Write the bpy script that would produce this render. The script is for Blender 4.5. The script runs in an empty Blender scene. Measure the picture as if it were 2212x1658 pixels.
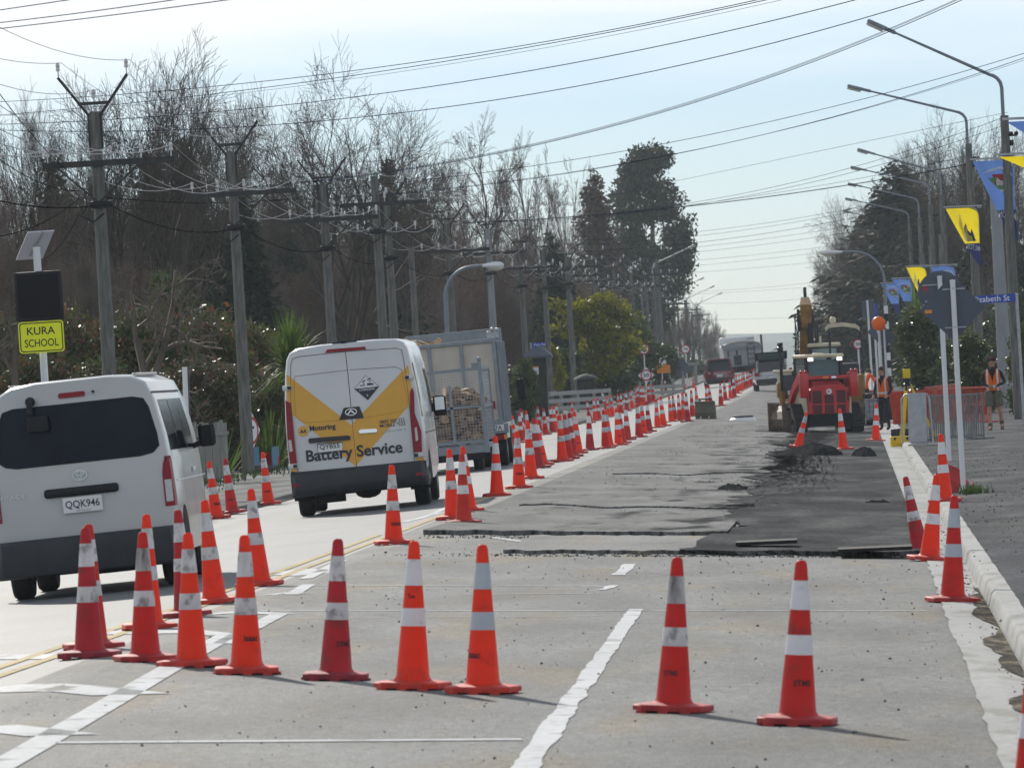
import bpy, bmesh, math, random
import numpy as np
from mathutils import Vector, Matrix
R = math.radians
sc = bpy.context.scene
col = sc.collection
# ------------------------------------------------------------------ camera (pixel frame of reference: 2211.5 x 1658)
F, PPX, PPY, VPX, VPY, ROLL, CAMZ = 15000., 1105.75, 829., 1837., 768., R(2.6), 1.83
cY = Vector((VPX-PPX, PPY-VPY, -F)).normalized()
dZ = Vector((-math.sin(ROLL), math.cos(ROLL), 0)); cZ = (dZ-cY*dZ.dot(cY)).normalized(); cX = cY.cross(cZ)
RW = Matrix((cX, cY, cZ))                 # rows: world axes in camera coordinates -> maps camera vectors to world
camd = bpy.data.cameras.new('camera'); cam = bpy.data.objects.new('camera', camd); col.objects.link(cam)
cam.matrix_world = Matrix.Translation((0, 0, CAMZ)) @ RW.to_4x4()
camd.sensor_fit = 'HORIZONTAL'; camd.sensor_width = 36; camd.lens = 36*F/2211.5
camd.clip_start = 1; camd.clip_end = 20000
camd.dof.use_dof = True; camd.dof.focus_distance = 105; camd.dof.aperture_fstop = 14
sc.camera = cam
# ------------------------------------------------------------------ sky, sun, exposure
SUN_EL, SUN_AZ = R(30), R(-19)            # azimuth from +Y, negative = left of the road direction
w = bpy.data.worlds.new('World'); sc.world = w; w.use_nodes = True
nt = w.node_tree; N = nt.nodes; Lk = nt.links; N.clear()
out = N.new('ShaderNodeOutputWorld'); bg = N.new('ShaderNodeBackground'); sky = N.new('ShaderNodeTexSky')
sky.sky_type = 'NISHITA'; sky.sun_disc = False; sky.sun_elevation = SUN_EL; sky.sun_rotation = SUN_AZ
sky.altitude = 0; sky.air_density = 1.0; sky.dust_density = 0.3; sky.ozone_density = 2.5
bg.inputs['Strength'].default_value = 0.112
def mth(op, a, b=None, c=None, clamp=False):
    n = N.new('ShaderNodeMath'); n.operation = op; n.use_clamp = clamp
    for i, x in enumerate((a, b, c)):
        if x is None: continue
        if isinstance(x, (int, float)): n.inputs[i].default_value = x
        else: Lk.new(x, n.inputs[i])
    return n.outputs[0]
tc = N.new('ShaderNodeTexCoord'); sx = N.new('ShaderNodeSeparateXYZ'); Lk.new(tc.outputs['Generated'], sx.inputs[0])
mp = N.new('ShaderNodeMapping'); mp.inputs['Scale'].default_value = (7, 7, 60); Lk.new(tc.outputs['Generated'], mp.inputs[0])
ns = N.new('ShaderNodeTexNoise'); ns.inputs['Scale'].default_value = 1.6; ns.inputs['Detail'].default_value = 5; Lk.new(mp.outputs[0], ns.inputs['Vector'])
e = mth('ADD', sx.outputs['Z'], mth('MULTIPLY', mth('SUBTRACT', ns.outputs[0], .5), .022))
e = mth('SUBTRACT', e, mth('MULTIPLY', sx.outputs['X'], .03))
ramp = N.new('ShaderNodeMapRange'); ramp.interpolation_type = 'SMOOTHSTEP'
ramp.inputs['From Min'].default_value = .036; ramp.inputs['From Max'].default_value = .056; Lk.new(e, ramp.inputs['Value'])
high = N.new('ShaderNodeMapRange'); high.interpolation_type = 'SMOOTHSTEP'; high.inputs['From Min'].default_value = .1; high.inputs['From Max'].default_value = .5
high.inputs['To Min'].default_value = 1; high.inputs['To Max'].default_value = .35; Lk.new(sx.outputs['Z'], high.inputs['Value'])
mask = mth('MULTIPLY', mth('MULTIPLY', ramp.outputs[0], high.outputs[0]), .85)
tfac = N.new('ShaderNodeMapRange'); tfac.interpolation_type = 'SMOOTHSTEP'; tfac.inputs['From Min'].default_value = .06; tfac.inputs['From Max'].default_value = .45; Lk.new(sx.outputs['Z'], tfac.inputs['Value'])
tc2 = N.new('ShaderNodeMix'); tc2.data_type = 'RGBA'; Lk.new(tfac.outputs[0], tc2.inputs[0]); tc2.inputs[6].default_value = (.47, .60, .88, 1); tc2.inputs[7].default_value = (1, .97, .92, 1)
tint = N.new('ShaderNodeMix'); tint.data_type = 'RGBA'; tint.blend_type = 'MULTIPLY'; tint.inputs[0].default_value = 1
Lk.new(sky.outputs[0], tint.inputs[6]); Lk.new(tc2.outputs[2], tint.inputs[7])
cl = N.new('ShaderNodeMix'); cl.data_type = 'RGBA'; Lk.new(mask, cl.inputs[0]); Lk.new(tint.outputs[2], cl.inputs[6]); cl.inputs[7].default_value = (9, 9, 8.8, 1)
Lk.new(cl.outputs[2], bg.inputs['Color']); Lk.new(bg.outputs[0], out.inputs[0])
sd = bpy.data.lights.new('sun', 'SUN'); sd.energy = 4.0; sd.angle = R(.6); sd.color = (1, .94, .85)
so = bpy.data.objects.new('sun', sd); col.objects.link(so); so.location = (-20, 40, 60)
sv = Vector((math.sin(SUN_AZ)*math.cos(SUN_EL), math.cos(SUN_AZ)*math.cos(SUN_EL), math.sin(SUN_EL)))
so.rotation_euler = sv.to_track_quat('Z', 'Y').to_euler()
sc.view_settings.view_transform = 'Standard'; sc.view_settings.look = 'None'; sc.view_settings.exposure = 0.1; sc.view_settings.gamma = 1
sc.cycles.use_denoising = True
try: sc.cycles.denoiser = 'OPENIMAGEDENOISE'
except Exception: pass
sc.cycles.max_bounces = 6; sc.cycles.transparent_max_bounces = 8
# ------------------------------------------------------------------ geometry helpers
def ray(u, v): return RW @ Vector((u-PPX, -(v-PPY), -F))
def at(u, v, Y):
    d = ray(u, v); t = Y/d.y
    return Vector((d.x*t, Y, CAMZ+d.z*t))
def rise(Y):
    b = np.clip(np.asarray(Y, float)-200, 0, 280)
    return 1e-5*b*b
XK = [-1e4, -16, -10.35, -10.2, -10.05, -5, .7, 1.04, 1.07, 1.22, 8, 1e4]
ZK = [-.2, -.27, -.24, -.22, -.278, 0, -.2736, -.30, -.165, -.165, -.03, -.03]
def G(X, Y): return float(np.interp(X, XK, ZK)+rise(Y))
def gpix(u, v, lift=0.):
    lo, hi = 15., 1500.
    for _ in range(50):
        m = (lo+hi)/2; p = at(u, v, m)
        if p.z > G(p.x, m): lo = m
        else: hi = m
    p = at(u, v, lo); p.z = G(p.x, p.y)+lift
    return p
def px_per_m(Y): return F/Y
class MB:
    def __init__(s): s.v = []; s.f = []; s.m = []; s.cm = 0
    def add(s, vs, fs):
        b = len(s.v); s.v += [tuple(x) for x in vs]; s.f += [tuple(i+b for i in f) for f in fs]; s.m += [s.cm]*len(fs); return s
    def box(s, c, d, rot=None, taper=1.):
        x, y, z = d[0]/2, d[1]/2, d[2]/2
        vs = [Vector((a*x*(taper if k > 0 else 1), b*y*(taper if k > 0 else 1), k*z)) for k in (-1, 1) for a, b in ((-1, -1), (1, -1), (1, 1), (-1, 1))]
        if rot is not None: vs = [rot @ q for q in vs]
        c = Vector(c)
        return s.add([q+c for q in vs], [(3, 2, 1, 0), (4, 5, 6, 7), (0, 1, 5, 4), (1, 2, 6, 5), (2, 3, 7, 6), (3, 0, 4, 7)])
    def rbox(s, c, d, r=.02, rot=None):          # box with chamfered vertical and horizontal edges
        x, y, z = d[0]/2, d[1]/2, d[2]/2; r = min(r, x*.9, y*.9, z*.9)
        def ring(ix, k): 
            a, b = x-ix, y-ix
            return [(-a+r, -b, k), (a-r, -b, k), (a, -b+r, k), (a, b-r, k), (a-r, b, k), (-a+r, b, k), (-a, b-r, k), (-a, -b+r, k)]
        rings = [ring(r*.999, -z), ring(r*.3, -z+r*.3), ring(0, -z+r), ring(0, z-r), ring(r*.3, z-r*.3), ring(r*.999, z)]
        vs = [Vector(p) for q in rings for p in q]
        if rot is not None: vs = [rot @ q for q in vs]
        c = Vector(c); fs = [tuple(range(7, -1, -1)), tuple(range(40, 48))]
        for k in range(5):
            for i in range(8): j = (i+1) % 8; fs.append((k*8+i, k*8+j, k*8+8+j, k*8+8+i))
        return s.add([q+c for q in vs], fs)
    def bar(s, a, b, w, h=None, up=(0, 0, 1)):
        a = Vector(a); b = Vector(b); h = h or w; d = (b-a); L = d.length; d.normalize()
        u = Vector(up); x = d.cross(u)
        if x.length < 1e-4: x = d.cross(Vector((1, 0, 0)))
        x.normalize(); z = x.cross(d); rot = Matrix((x, d, z)).transposed()
        return s.box((a+b)/2, (w, L, h), rot)
    def tube(s, pts, r, n=8, caps=True):
        pts = [Vector(p) for p in pts]; m = len(pts); rs = r if hasattr(r, '__len__') else [r]*m
        vs = []; ref = None
        for i, p in enumerate(pts):
            d = (pts[min(i+1, m-1)]-pts[max(i-1, 0)])
            if d.length < 1e-9: d = Vector((0, 0, 1))
            d.normalize()
            if ref is None: ref = Vector((0, 0, 1)) if abs(d.z) < .9 else Vector((1, 0, 0))
            x = d.cross(ref); x.normalize(); y = x.cross(d); ref = y if abs(d.dot(y)) < .9 else ref
            for k in range(n):
                t = 2*math.pi*k/n; vs.append(p+(x*math.cos(t)+y*math.sin(t))*rs[i])
        fs = [(i*n+k, i*n+(k+1) % n, (i+1)*n+(k+1) % n, (i+1)*n+k) for i in range(m-1) for k in range(n)]
        if caps: fs += [tuple(range(n-1, -1, -1)), tuple(range((m-1)*n, m*n))]
        return s.add(vs, fs)
    def lathe(s, prof, n=24, c=(0, 0, 0), axis='z'):
        vs = []; c = Vector(c)
        for r, z in prof:
            for k in range(n):
                t = 2*math.pi*k/n; a, b = r*math.cos(t), r*math.sin(t)
                vs.append(c+Vector({'z': (a, b, z), 'x': (z, a, b), 'y': (b, z, a)}[axis]))
        m = len(prof)
        return s.add(vs, [(i*n+k, i*n+(k+1) % n, (i+1)*n+(k+1) % n, (i+1)*n+k) for i in range(m-1) for k in range(n)])
    def prism(s, poly, o, ax, ay, th):           # polygon in the plane o + x*ax + y*ay, thickness th along ax x ay
        o = Vector(o); ax = Vector(ax); ay = Vector(ay); nn = ax.cross(ay).normalized(); n = len(poly)
        f = [o+ax*p[0]+ay*p[1] for p in poly]
        return s.add([q+nn*th for q in f]+f, [tuple(range(n)), tuple(range(2*n-1, n-1, -1))]+[(i, i+n, (i+1) % n+n, (i+1) % n) for i in range(n)])
    def loft(s, secs, closed=True, caps=True):
        n = len(secs[0]); vs = [p for q in secs for p in q]; e = n if closed else n-1
        fs = [(i*n+k, i*n+(k+1) % n, (i+1)*n+(k+1) % n, (i+1)*n+k) for i in range(len(secs)-1) for k in range(e)]
        if caps: fs += [tuple(range(n-1, -1, -1)), tuple(range((len(secs)-1)*n, len(secs)*n))]
        return s.add(vs, fs)
    def ball(s, c, r, n=12, m=8, sq=(1, 1, 1)):
        pr = [(max(1e-4, math.sin(math.pi*i/m)), -math.cos(math.pi*i/m)) for i in range(m+1)]
        b = len(s.v); s.lathe(pr, n)
        for i in range(b, len(s.v)): q = s.v[i]; s.v[i] = (c[0]+q[0]*r*sq[0], c[1]+q[1]*r*sq[1], c[2]+q[2]*r*sq[2])
        return s
    def mesh(s, name, mats, smooth=None):
        me = bpy.data.meshes.new(name); me.from_pydata([tuple(x) for x in s.v], [], s.f)
        for m in (mats if isinstance(mats, (list, tuple)) else [mats]): me.materials.append(m)
        if len(set(s.m)) > 1: me.polygons.foreach_set('material_index', s.m)
        bm = bmesh.new(); bm.from_mesh(me); bmesh.ops.recalc_face_normals(bm, faces=bm.faces); bm.to_mesh(me); bm.free()
        if smooth:
            me.shade_smooth(); me.set_sharp_from_angle(angle=R(smooth))
        return me
    def build(s, name, mats, parent=None, smooth=None): return link(name, s.mesh(name, mats, smooth), parent)
def link(name, me, parent=None):
    o = bpy.data.objects.new(name, me); col.objects.link(o); o.parent = parent; return o
def tag(o, label=None, cat=None, group=None, kind=None):
    for k, x in (('label', label), ('category', cat), ('group', group), ('kind', kind)):
        if x: o[k] = x
    return o
def thing(name, label, cat, loc=(0, 0, 0), rot=(0, 0, 0), group=None):
    o = bpy.data.objects.new(name, None); col.objects.link(o); o.location = loc; o.rotation_euler = rot; o.empty_display_size = .2
    return tag(o, label, cat, group)
KIDS = {}
def kids(o): return [c for c in bpy.data.objects if c.parent == o]
def dup(root, loc, rot=None, label=None, group=None, scale=None, tree=None):
    r = root.copy(); col.objects.link(r); r.location = loc
    if rot is not None: r.rotation_euler = rot
    if scale is not None: r.scale = (scale,)*3 if not hasattr(scale, '__len__') else scale
    if label: r['label'] = label
    if group: r['group'] = group
    if root.name not in KIDS: KIDS[root.name] = [(c, kids(c)) for c in kids(root)]
    for c0, g0 in KIDS[root.name]:
        c = c0.copy(); col.objects.link(c); c.parent = r
        for g1 in g0: g = g1.copy(); col.objects.link(g); g.parent = c
    return r
_tx = {}
def text_geo(txt, bold=0.):
    if (txt, bold) in _tx: return _tx[(txt, bold)]
    cu = bpy.data.curves.new('t', 'FONT'); cu.body = txt; cu.size = 1; cu.resolution_u = 3; cu.offset = bold
    o = bpy.data.objects.new('t', cu); col.objects.link(o); bpy.context.view_layer.update()
    me = bpy.data.meshes.new_from_object(o.evaluated_get(bpy.context.evaluated_depsgraph_get()))
    vs = np.array([v.co[:] for v in me.vertices]); fs = [tuple(p.vertices) for p in me.polygons]
    bpy.data.objects.remove(o); bpy.data.curves.remove(cu); bpy.data.meshes.remove(me)
    vs = vs[:, :2]-vs[:, :2].min(0); _tx[(txt, bold)] = (vs, fs); return vs, fs
def text(name, txt, mat, parent, o, ax, ay, h, width=None, bold=0., mirror=False, fn=None, mbk=None):
    vs, fs = text_geo(txt, bold); vs = vs.copy(); H = vs[:, 1].max(); W = vs[:, 0].max()
    k = h/H; kx = (width/W) if width else k
    if mirror: vs[:, 0] = W-vs[:, 0]
    pts = [(p[0]*kx, p[1]*k) for p in vs]
    if not fn: o = Vector(o); ax = Vector(ax); ay = Vector(ay)
    q = [fn(*p) for p in pts] if fn else [o+ax*p[0]+ay*p[1] for p in pts]
    mb = mbk or MB(); mb.add(q, fs)
    return None if mbk else mb.build(name, mat, parent)
# ------------------------------------------------------------------ materials
def mat(name, c, rough=.6, var=.12, scale=8., bump=0., bscale=60., spec=.5, metal=0., trans=0., tcol=None, c2=None, detail=4, coat=0., emit=None, stretch=None, objrand=0., dirt=None):
    m = bpy.data.materials.new(name); m.use_nodes = True; t = m.node_tree; n = t.nodes; l = t.links; b = n['Principled BSDF']
    b.inputs['Roughness'].default_value = rough; b.inputs['Metallic'].default_value = metal; b.inputs['Specular IOR Level'].default_value = spec
    if coat: b.inputs['Coat Weight'].default_value = coat; b.inputs['Coat Roughness'].default_value = .08
    c = tuple(c)+(1,)
    co = n.new('ShaderNodeTexCoord'); src = co.outputs['Object']
    if stretch:
        mp = n.new('ShaderNodeMapping'); mp.inputs['Scale'].default_value = stretch; l.new(src, mp.inputs[0]); src = mp.outputs[0]
    colo = None
    if var > 0 or c2:
        nz = n.new('ShaderNodeTexNoise'); nz.inputs['Scale'].default_value = scale; nz.inputs['Detail'].default_value = detail; l.new(src, nz.inputs['Vector'])
        rp = n.new('ShaderNodeValToRGB'); rp.color_ramp.elements[0].position = .3; rp.color_ramp.elements[1].position = .7
        rp.color_ramp.elements[0].color = tuple(x*(1-var) for x in c[:3])+(1,)
        rp.color_ramp.elements[1].color = (tuple(c2)+(1,)) if c2 else tuple(min(1, x*(1+var)) for x in c[:3])+(1,)
        l.new(nz.outputs[0], rp.inputs[0]); colo = rp.outputs[0]
        if objrand:
            oi = n.new('ShaderNodeObjectInfo'); hs = n.new('ShaderNodeHueSaturation'); mr = n.new('ShaderNodeMapRange')
            mr.inputs['To Min'].default_value = 1-objrand; mr.inputs['To Max'].default_value = 1+objrand
            l.new(oi.outputs['Random'], mr.inputs[0]); l.new(mr.outputs[0], hs.inputs['Value']); l.new(colo, hs.inputs['Color']); colo = hs.outputs[0]
        if dirt:
            oi = n.new('ShaderNodeObjectInfo'); va = n.new('ShaderNodeVectorMath'); va.operation = 'MULTIPLY_ADD'; l.new(oi.outputs['Random'], va.inputs[0]); va.inputs[1].default_value = (37, 53, 71); l.new(co.outputs['Object'], va.inputs[2])
            dn = n.new('ShaderNodeTexNoise'); dn.inputs['Scale'].default_value = dirt[0]; dn.inputs['Detail'].default_value = 7; l.new(va.outputs[0], dn.inputs['Vector'])
            dr = n.new('ShaderNodeMapRange'); dr.inputs['From Min'].default_value = dirt[1]; dr.inputs['From Max'].default_value = dirt[1]+.14; dr.inputs['To Max'].default_value = dirt[2]; l.new(dn.outputs[0], dr.inputs[0])
            dx = n.new('ShaderNodeMix'); dx.data_type = 'RGBA'; l.new(dr.outputs[0], dx.inputs[0]); l.new(colo, dx.inputs[6]); dx.inputs[7].default_value = (.06, .045, .04, 1); colo = dx.outputs[2]
        l.new(colo, b.inputs['Base Color'])
    else: b.inputs['Base Color'].default_value = c
    if bump:
        nb = n.new('ShaderNodeTexNoise'); nb.inputs['Scale'].default_value = bscale; nb.inputs['Detail'].default_value = 3; l.new(src, nb.inputs['Vector'])
        bp = n.new('ShaderNodeBump'); bp.inputs['Strength'].default_value = bump; bp.inputs['Distance'].default_value = .02; l.new(nb.outputs[0], bp.inputs['Height']); l.new(bp.outputs[0], b.inputs['Normal'])
    if emit: b.inputs['Emission Color'].default_value = tuple(emit[0])+(1,); b.inputs['Emission Strength'].default_value = emit[1]
    if trans:
        tr = n.new('ShaderNodeBsdfTranslucent'); mx = n.new('ShaderNodeMixShader'); mx.inputs[0].default_value = trans
        if tcol: tr.inputs[0].default_value = tuple(tcol)+(1,)
        elif colo is not None: l.new(colo, tr.inputs[0])
        else: tr.inputs[0].default_value = c
        l.new(b.outputs[0], mx.inputs[1]); l.new(tr.outputs[0], mx.inputs[2]); l.new(mx.outputs[0], n['Material Output'].inputs[0])
    return m
M = {}
M['black'] = mat('black_plastic', (.012, .013, .016), .75, .2)
M['rubber'] = mat('rubber', (.018, .018, .02), .8, .3, 20)
M['under'] = mat('underbody', (.012, .012, .013), .9, .3, 5)
M['galv'] = mat('galvanised_steel', (.38, .40, .43), .45, .15, 6, metal=.6)
M['grey'] = mat('grey_paint', (.22, .25, .29), .5, .12, 4)
M['white'] = mat('white_paint', (.78, .79, .79), .35, .05, 3)
M['chrome'] = mat('chrome', (.7, .72, .75), .15, 0, metal=1)
M['glass'] = mat('dark_glass', (.010, .014, .022), .05, 0, spec=.5)
M['redlens'] = mat('red_lens', (.26, .008, .022), .3, .15, 30, spec=.3)
M['amber'] = mat('amber_lens', (.75, .25, .02), .2, .1, 30, coat=.5)
M['clear'] = mat('clear_lens', (.5, .5, .5), .15, .1, 30, coat=.5)
M['ink'] = mat('black_ink', (.012, .012, .015), .6, 0)
M['plate'] = mat('plate_white', (.75, .76, .78), .4, .05)
# ------------------------------------------------------------------ ground
rnd = random.Random(5); npr = np.random.RandomState(7)
def asphalt(name, c, rough, spec, patch=None, dark=None, bump=.25, stain=.12, pscale=(1.2, .25, 1), grain=.35, xg=0, pspec=None):
    m = bpy.data.materials.new(name); m.use_nodes = True; t = m.node_tree; n = t.nodes; l = t.links; b = n['Principled BSDF']
    b.inputs['Roughness'].default_value = rough
    df = n.new('ShaderNodeBsdfDiffuse'); ms = n.new('ShaderNodeMixShader'); ms.inputs[0].default_value = spec; l.new(df.outputs[0], ms.inputs[1]); l.new(b.outputs[0], ms.inputs[2]); l.new(ms.outputs[0], n['Material Output'].inputs[0])
    co = n.new('ShaderNodeTexCoord')
    def noise(scale, detail, vec=None, st=None):
        q = n.new('ShaderNodeTexNoise'); q.inputs['Scale'].default_value = scale; q.inputs['Detail'].default_value = detail
        v = co.outputs['Object']
        if st: mp = n.new('ShaderNodeMapping'); mp.inputs['Scale'].default_value = st; l.new(v, mp.inputs[0]); v = mp.outputs[0]
        l.new(v, q.inputs['Vector']); return q.outputs[0]
    def rng(v, a, bb, c0, c1):
        q = n.new('ShaderNodeMapRange'); q.inputs['From Min'].default_value = a; q.inputs['From Max'].default_value = bb
        q.inputs['To Min'].default_value = c0; q.inputs['To Max'].default_value = c1; l.new(v, q.inputs[0]); return q.outputs[0]
    def mul(a, bb):
        q = n.new('ShaderNodeMath'); q.operation = 'MULTIPLY'; l.new(a, q.inputs[0]); l.new(bb, q.inputs[1]); return q.outputs[0]
    f = mul(rng(noise(75, 3), .3, .7, 1-grain, 1+grain), rng(noise(.9, 5, st=(1, .35, 1)), .3, .7, 1-stain, 1+stain))
    f = mul(f, rng(noise(14, 4, st=(1, .3, 1)), .3, .75, 1+stain*.6, 1-stain*.8))
    rgb = n.new('ShaderNodeMix'); rgb.data_type = 'RGBA'; rgb.blend_type = 'MULTIPLY'; rgb.inputs[0].default_value = 1
    cc = n.new('ShaderNodeCombineColor')
    for i in range(3): l.new(f, cc.inputs[i])
    base = None
    if patch:
        mx = n.new('ShaderNodeMix'); mx.data_type = 'RGBA'; mx.inputs[6].default_value = tuple(c)+(1,); mx.inputs[7].default_value = tuple(patch)+(1,)
        pn = noise(1.0, 8, st=pscale)
        if xg:
            sp = n.new('ShaderNodeSeparateXYZ'); l.new(co.outputs['Object'], sp.inputs[0]); q = n.new('ShaderNodeMath'); q.operation = 'MULTIPLY_ADD'; l.new(sp.outputs[0], q.inputs[0]); q.inputs[1].default_value = xg; l.new(pn, q.inputs[2]); pn = q.outputs[0]
        pf = rng(pn, dark[0], dark[1], 0, 1); l.new(pf, mx.inputs[0])
        if pspec is not None: l.new(rng(pf, 0, 1, spec, pspec), ms.inputs[0])
        l.new(mx.outputs[2], rgb.inputs[6])
    else: rgb.inputs[6].default_value = tuple(c)+(1,)
    l.new(cc.outputs[0], rgb.inputs[7]); l.new(rgb.outputs[2], b.inputs['Base Color']); l.new(rgb.outputs[2], df.inputs[0])
    bp = n.new('ShaderNodeBump'); bp.inputs['Strength'].default_value = bump; bp.inputs['Distance'].default_value = .01
    l.new(noise(90, 3), bp.inputs['Height']); l.new(bp.outputs[0], b.inputs['Normal']); l.new(bp.outputs[0], df.inputs['Normal'])
    return m
M['asphalt'] = asphalt('work_asphalt', (.150, .154, .15), .62, .5, (.17, .152, .115), (.53, .66), stain=.28, bump=.6, grain=.8)
M['lane'] = asphalt('lane_asphalt', (.165, .17, .172), .58, .7, stain=.10, bump=.15, grain=.3)
M['milled'] = asphalt('milled_surface', (.158, .162, .156), .68, .35, (.07, .072, .073), (.37, .53), bump=.8, pscale=(1.8, .40, 1), grain=.6, stain=.3, xg=.055, pspec=.03)
M['gravel'] = asphalt('dark_gravel', (.078, .081, .083), .9, .08, (.15, .151, .147), (.46, .72), bump=1.0, grain=.9, stain=.3)
M['path'] = asphalt('path_asphalt', (.105, .107, .109), .85, .12, (.15, .15, .147), (.5, .7), bump=.5, grain=.7, stain=.3)
M['drive'] = asphalt('driveway_asphalt', (.115, .119, .124), .85, .1, (.075, .076, .078), (.52, .7), bump=.4, grain=.5, stain=.25)
M['leftpath'] = asphalt('left_path', (.20, .20, .19), .8, .3, (.12, .12, .11), (.5, .65), bump=.4)
M['shoulder'] = asphalt('gravel_shoulder', (.13, .13, .128), .9, .1, (.06, .06, .06), (.5, .6), bump=.9, grain=.7)
M['earth'] = mat('earth', (.035, .032, .02), .9, .4, .8, c2=(.03, .045, .012), bump=.5, bscale=6)
M['kerb'] = asphalt('kerb_concrete', (.42, .42, .405), .7, .25, (.33, .325, .30), (.52, .62), bump=.3, grain=.12, stain=.1, pscale=(3, 1.2, 3))
M['line'] = asphalt('white_road_paint', (.58, .59, .59), .55, .3, (.32, .32, .31), (.58, .68), bump=.2, grain=.12, pscale=(3, 3, 1))
M['yline'] = asphalt('yellow_road_paint', (.50, .40, .20), .6, .3, (.30, .28, .21), (.52, .64), bump=.2, grain=.15, pscale=(3, 3, 1))
def ys_grid(a, b):
    y = a; o = []
    while y < b: o.append(y); y += max(.8, (y/45)**1.3)
    return o+[b]
def sheet(name, xs, ys, zf, m, kind='structure'):
    X, Y = np.meshgrid(np.array(xs, float), np.array(ys, float)); Z = zf(X, Y)
    v = np.stack([X, Y, Z], -1).reshape(-1, 3); a, b = len(xs), len(ys)
    f = [(j*a+i, j*a+i+1, (j+1)*a+i+1, (j+1)*a+i) for j in range(b-1) for i in range(a-1)]
    me = bpy.data.meshes.new(name); me.from_pydata(v.tolist(), [], f); me.materials.append(m); me.shade_smooth()
    return tag(link(name, me), kind=kind)
Gv = lambda X, Y: np.interp(X, XK, ZK)+rise(Y)
YS = ys_grid(8, 2500)
sheet('ground', [-1200, -400, -60, -16, -10.3, -5, .7, 1.2, 8, 60, 400, 1200], [-60, -20]+YS, lambda X, Y: np.where(np.abs(X) > 30, -.35, np.interp(X, [-16, -5, 1.1, 8], [-.4, -.4, -.45, -.2]))+rise(np.minimum(Y, 2500)), M['earth'])
sheet('lane', [-10.05, -8, -7, -5.35], YS[:-1], lambda X, Y: Gv(X, Y), M['lane'])
sheet('road', [-5.35, -5, -4, -3, -2, -1, .7], YS[:-1], lambda X, Y: Gv(X, Y), M['asphalt'])
sheet('shoulder', [-10.36, -10.05], YS[:-1], lambda X, Y: Gv(X, Y)+.004, M['shoulder'])
sheet('left_footpath', [-16, -14, -12, -10.35], YS[:-1], lambda X, Y: Gv(X, Y), M['leftpath'])
sheet('right_footpath', [1.2, 3, 5, 8, 9.5], YS[:-1], lambda X, Y: Gv(X, Y)+.0, M['path'])
sheet('driveway', [1.22, 3, 5, 8, 9.5], [10, 20, 30, 40, 50, 56, 60, 64, 68, 72], lambda X, Y: Gv(X, Y)+.004, M['drive'])
# kerb and gutter, cast in lengths with worn edges
mb = MB(); y = 12.
gm = MB()
yy = [12+.6*i for i in range(700)]+[440+20*i for i in range(100)]
def kz(Y): return float(rise(Y))
secs = []; gs = []
for k, Y in enumerate(yy):
    j = rnd.uniform(-.005, .005) if Y < 160 else 0; j2 = rnd.uniform(-.006, .006); z = kz(Y)
    secs.append([(1.04+j, Y, -.34+z), (1.05+j, Y, -.30+z), (1.075+j, Y, -.19+z+j2*.5), (1.10+j, Y, -.158+z), (1.235+j2, Y, -.155+z), (1.25+j2, Y, -.19+z), (1.25, Y, -.34+z)])
    gs.append([(.668+rnd.uniform(-.018, .018), Y, -.262+z), (.85, Y, -.272+z), (1.05, Y, -.292+z)])
tag(MB().loft(secs).build('kerb', M['kerb'], None, 40), kind='structure')
tag(MB().loft(gs, closed=False, caps=False).build('gutter', M['kerb']), kind='structure')
# left kerb
tag(MB().loft([[(-10.36, Y, -.30+kz(Y)), (-10.36, Y, -.205+kz(Y)), (-10.22, Y, -.205+kz(Y)), (-10.18, Y, -.29+kz(Y))] for Y in range(20, 600, 10)]).build('left_kerb', M['leftpath']), kind='structure')
# vehicle crossing: pale concrete kerb blocks at the near right edge
# dirt in the gutter
M['silt'] = asphalt('silt', (.10, .095, .082), .95, .05, (.24, .215, .165), (.48, .62), bump=1, grain=.8, stain=.4, pscale=(6, 2, 1))
def strip(name, xs_fn, y0, y1, dy, lift, m, kind='structure'):
    vs = []; Y = y0
    while Y <= y1: a, b = xs_fn(Y); vs.append([(a, Y, G(a, Y)+lift), ((a+b)/2, Y, G((a+b)/2, Y)+lift), (b, Y, G(b, Y)+lift)]); Y += dy
    return tag(MB().loft(vs, closed=False, caps=False).build(name, m), kind=kind)
def silt_edge(Y):
    import mathutils
    k = mathutils.noise.noise(Vector((3.1, Y*.35, 0)))+.35*mathutils.noise.noise(Vector((9.1, Y*1.1, 0)))
    return (1.035-max(.01, .10+.20*k), 1.038)
strip('gutter_silt', silt_edge, 31, 62, .3, .020, M['silt'])
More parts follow.
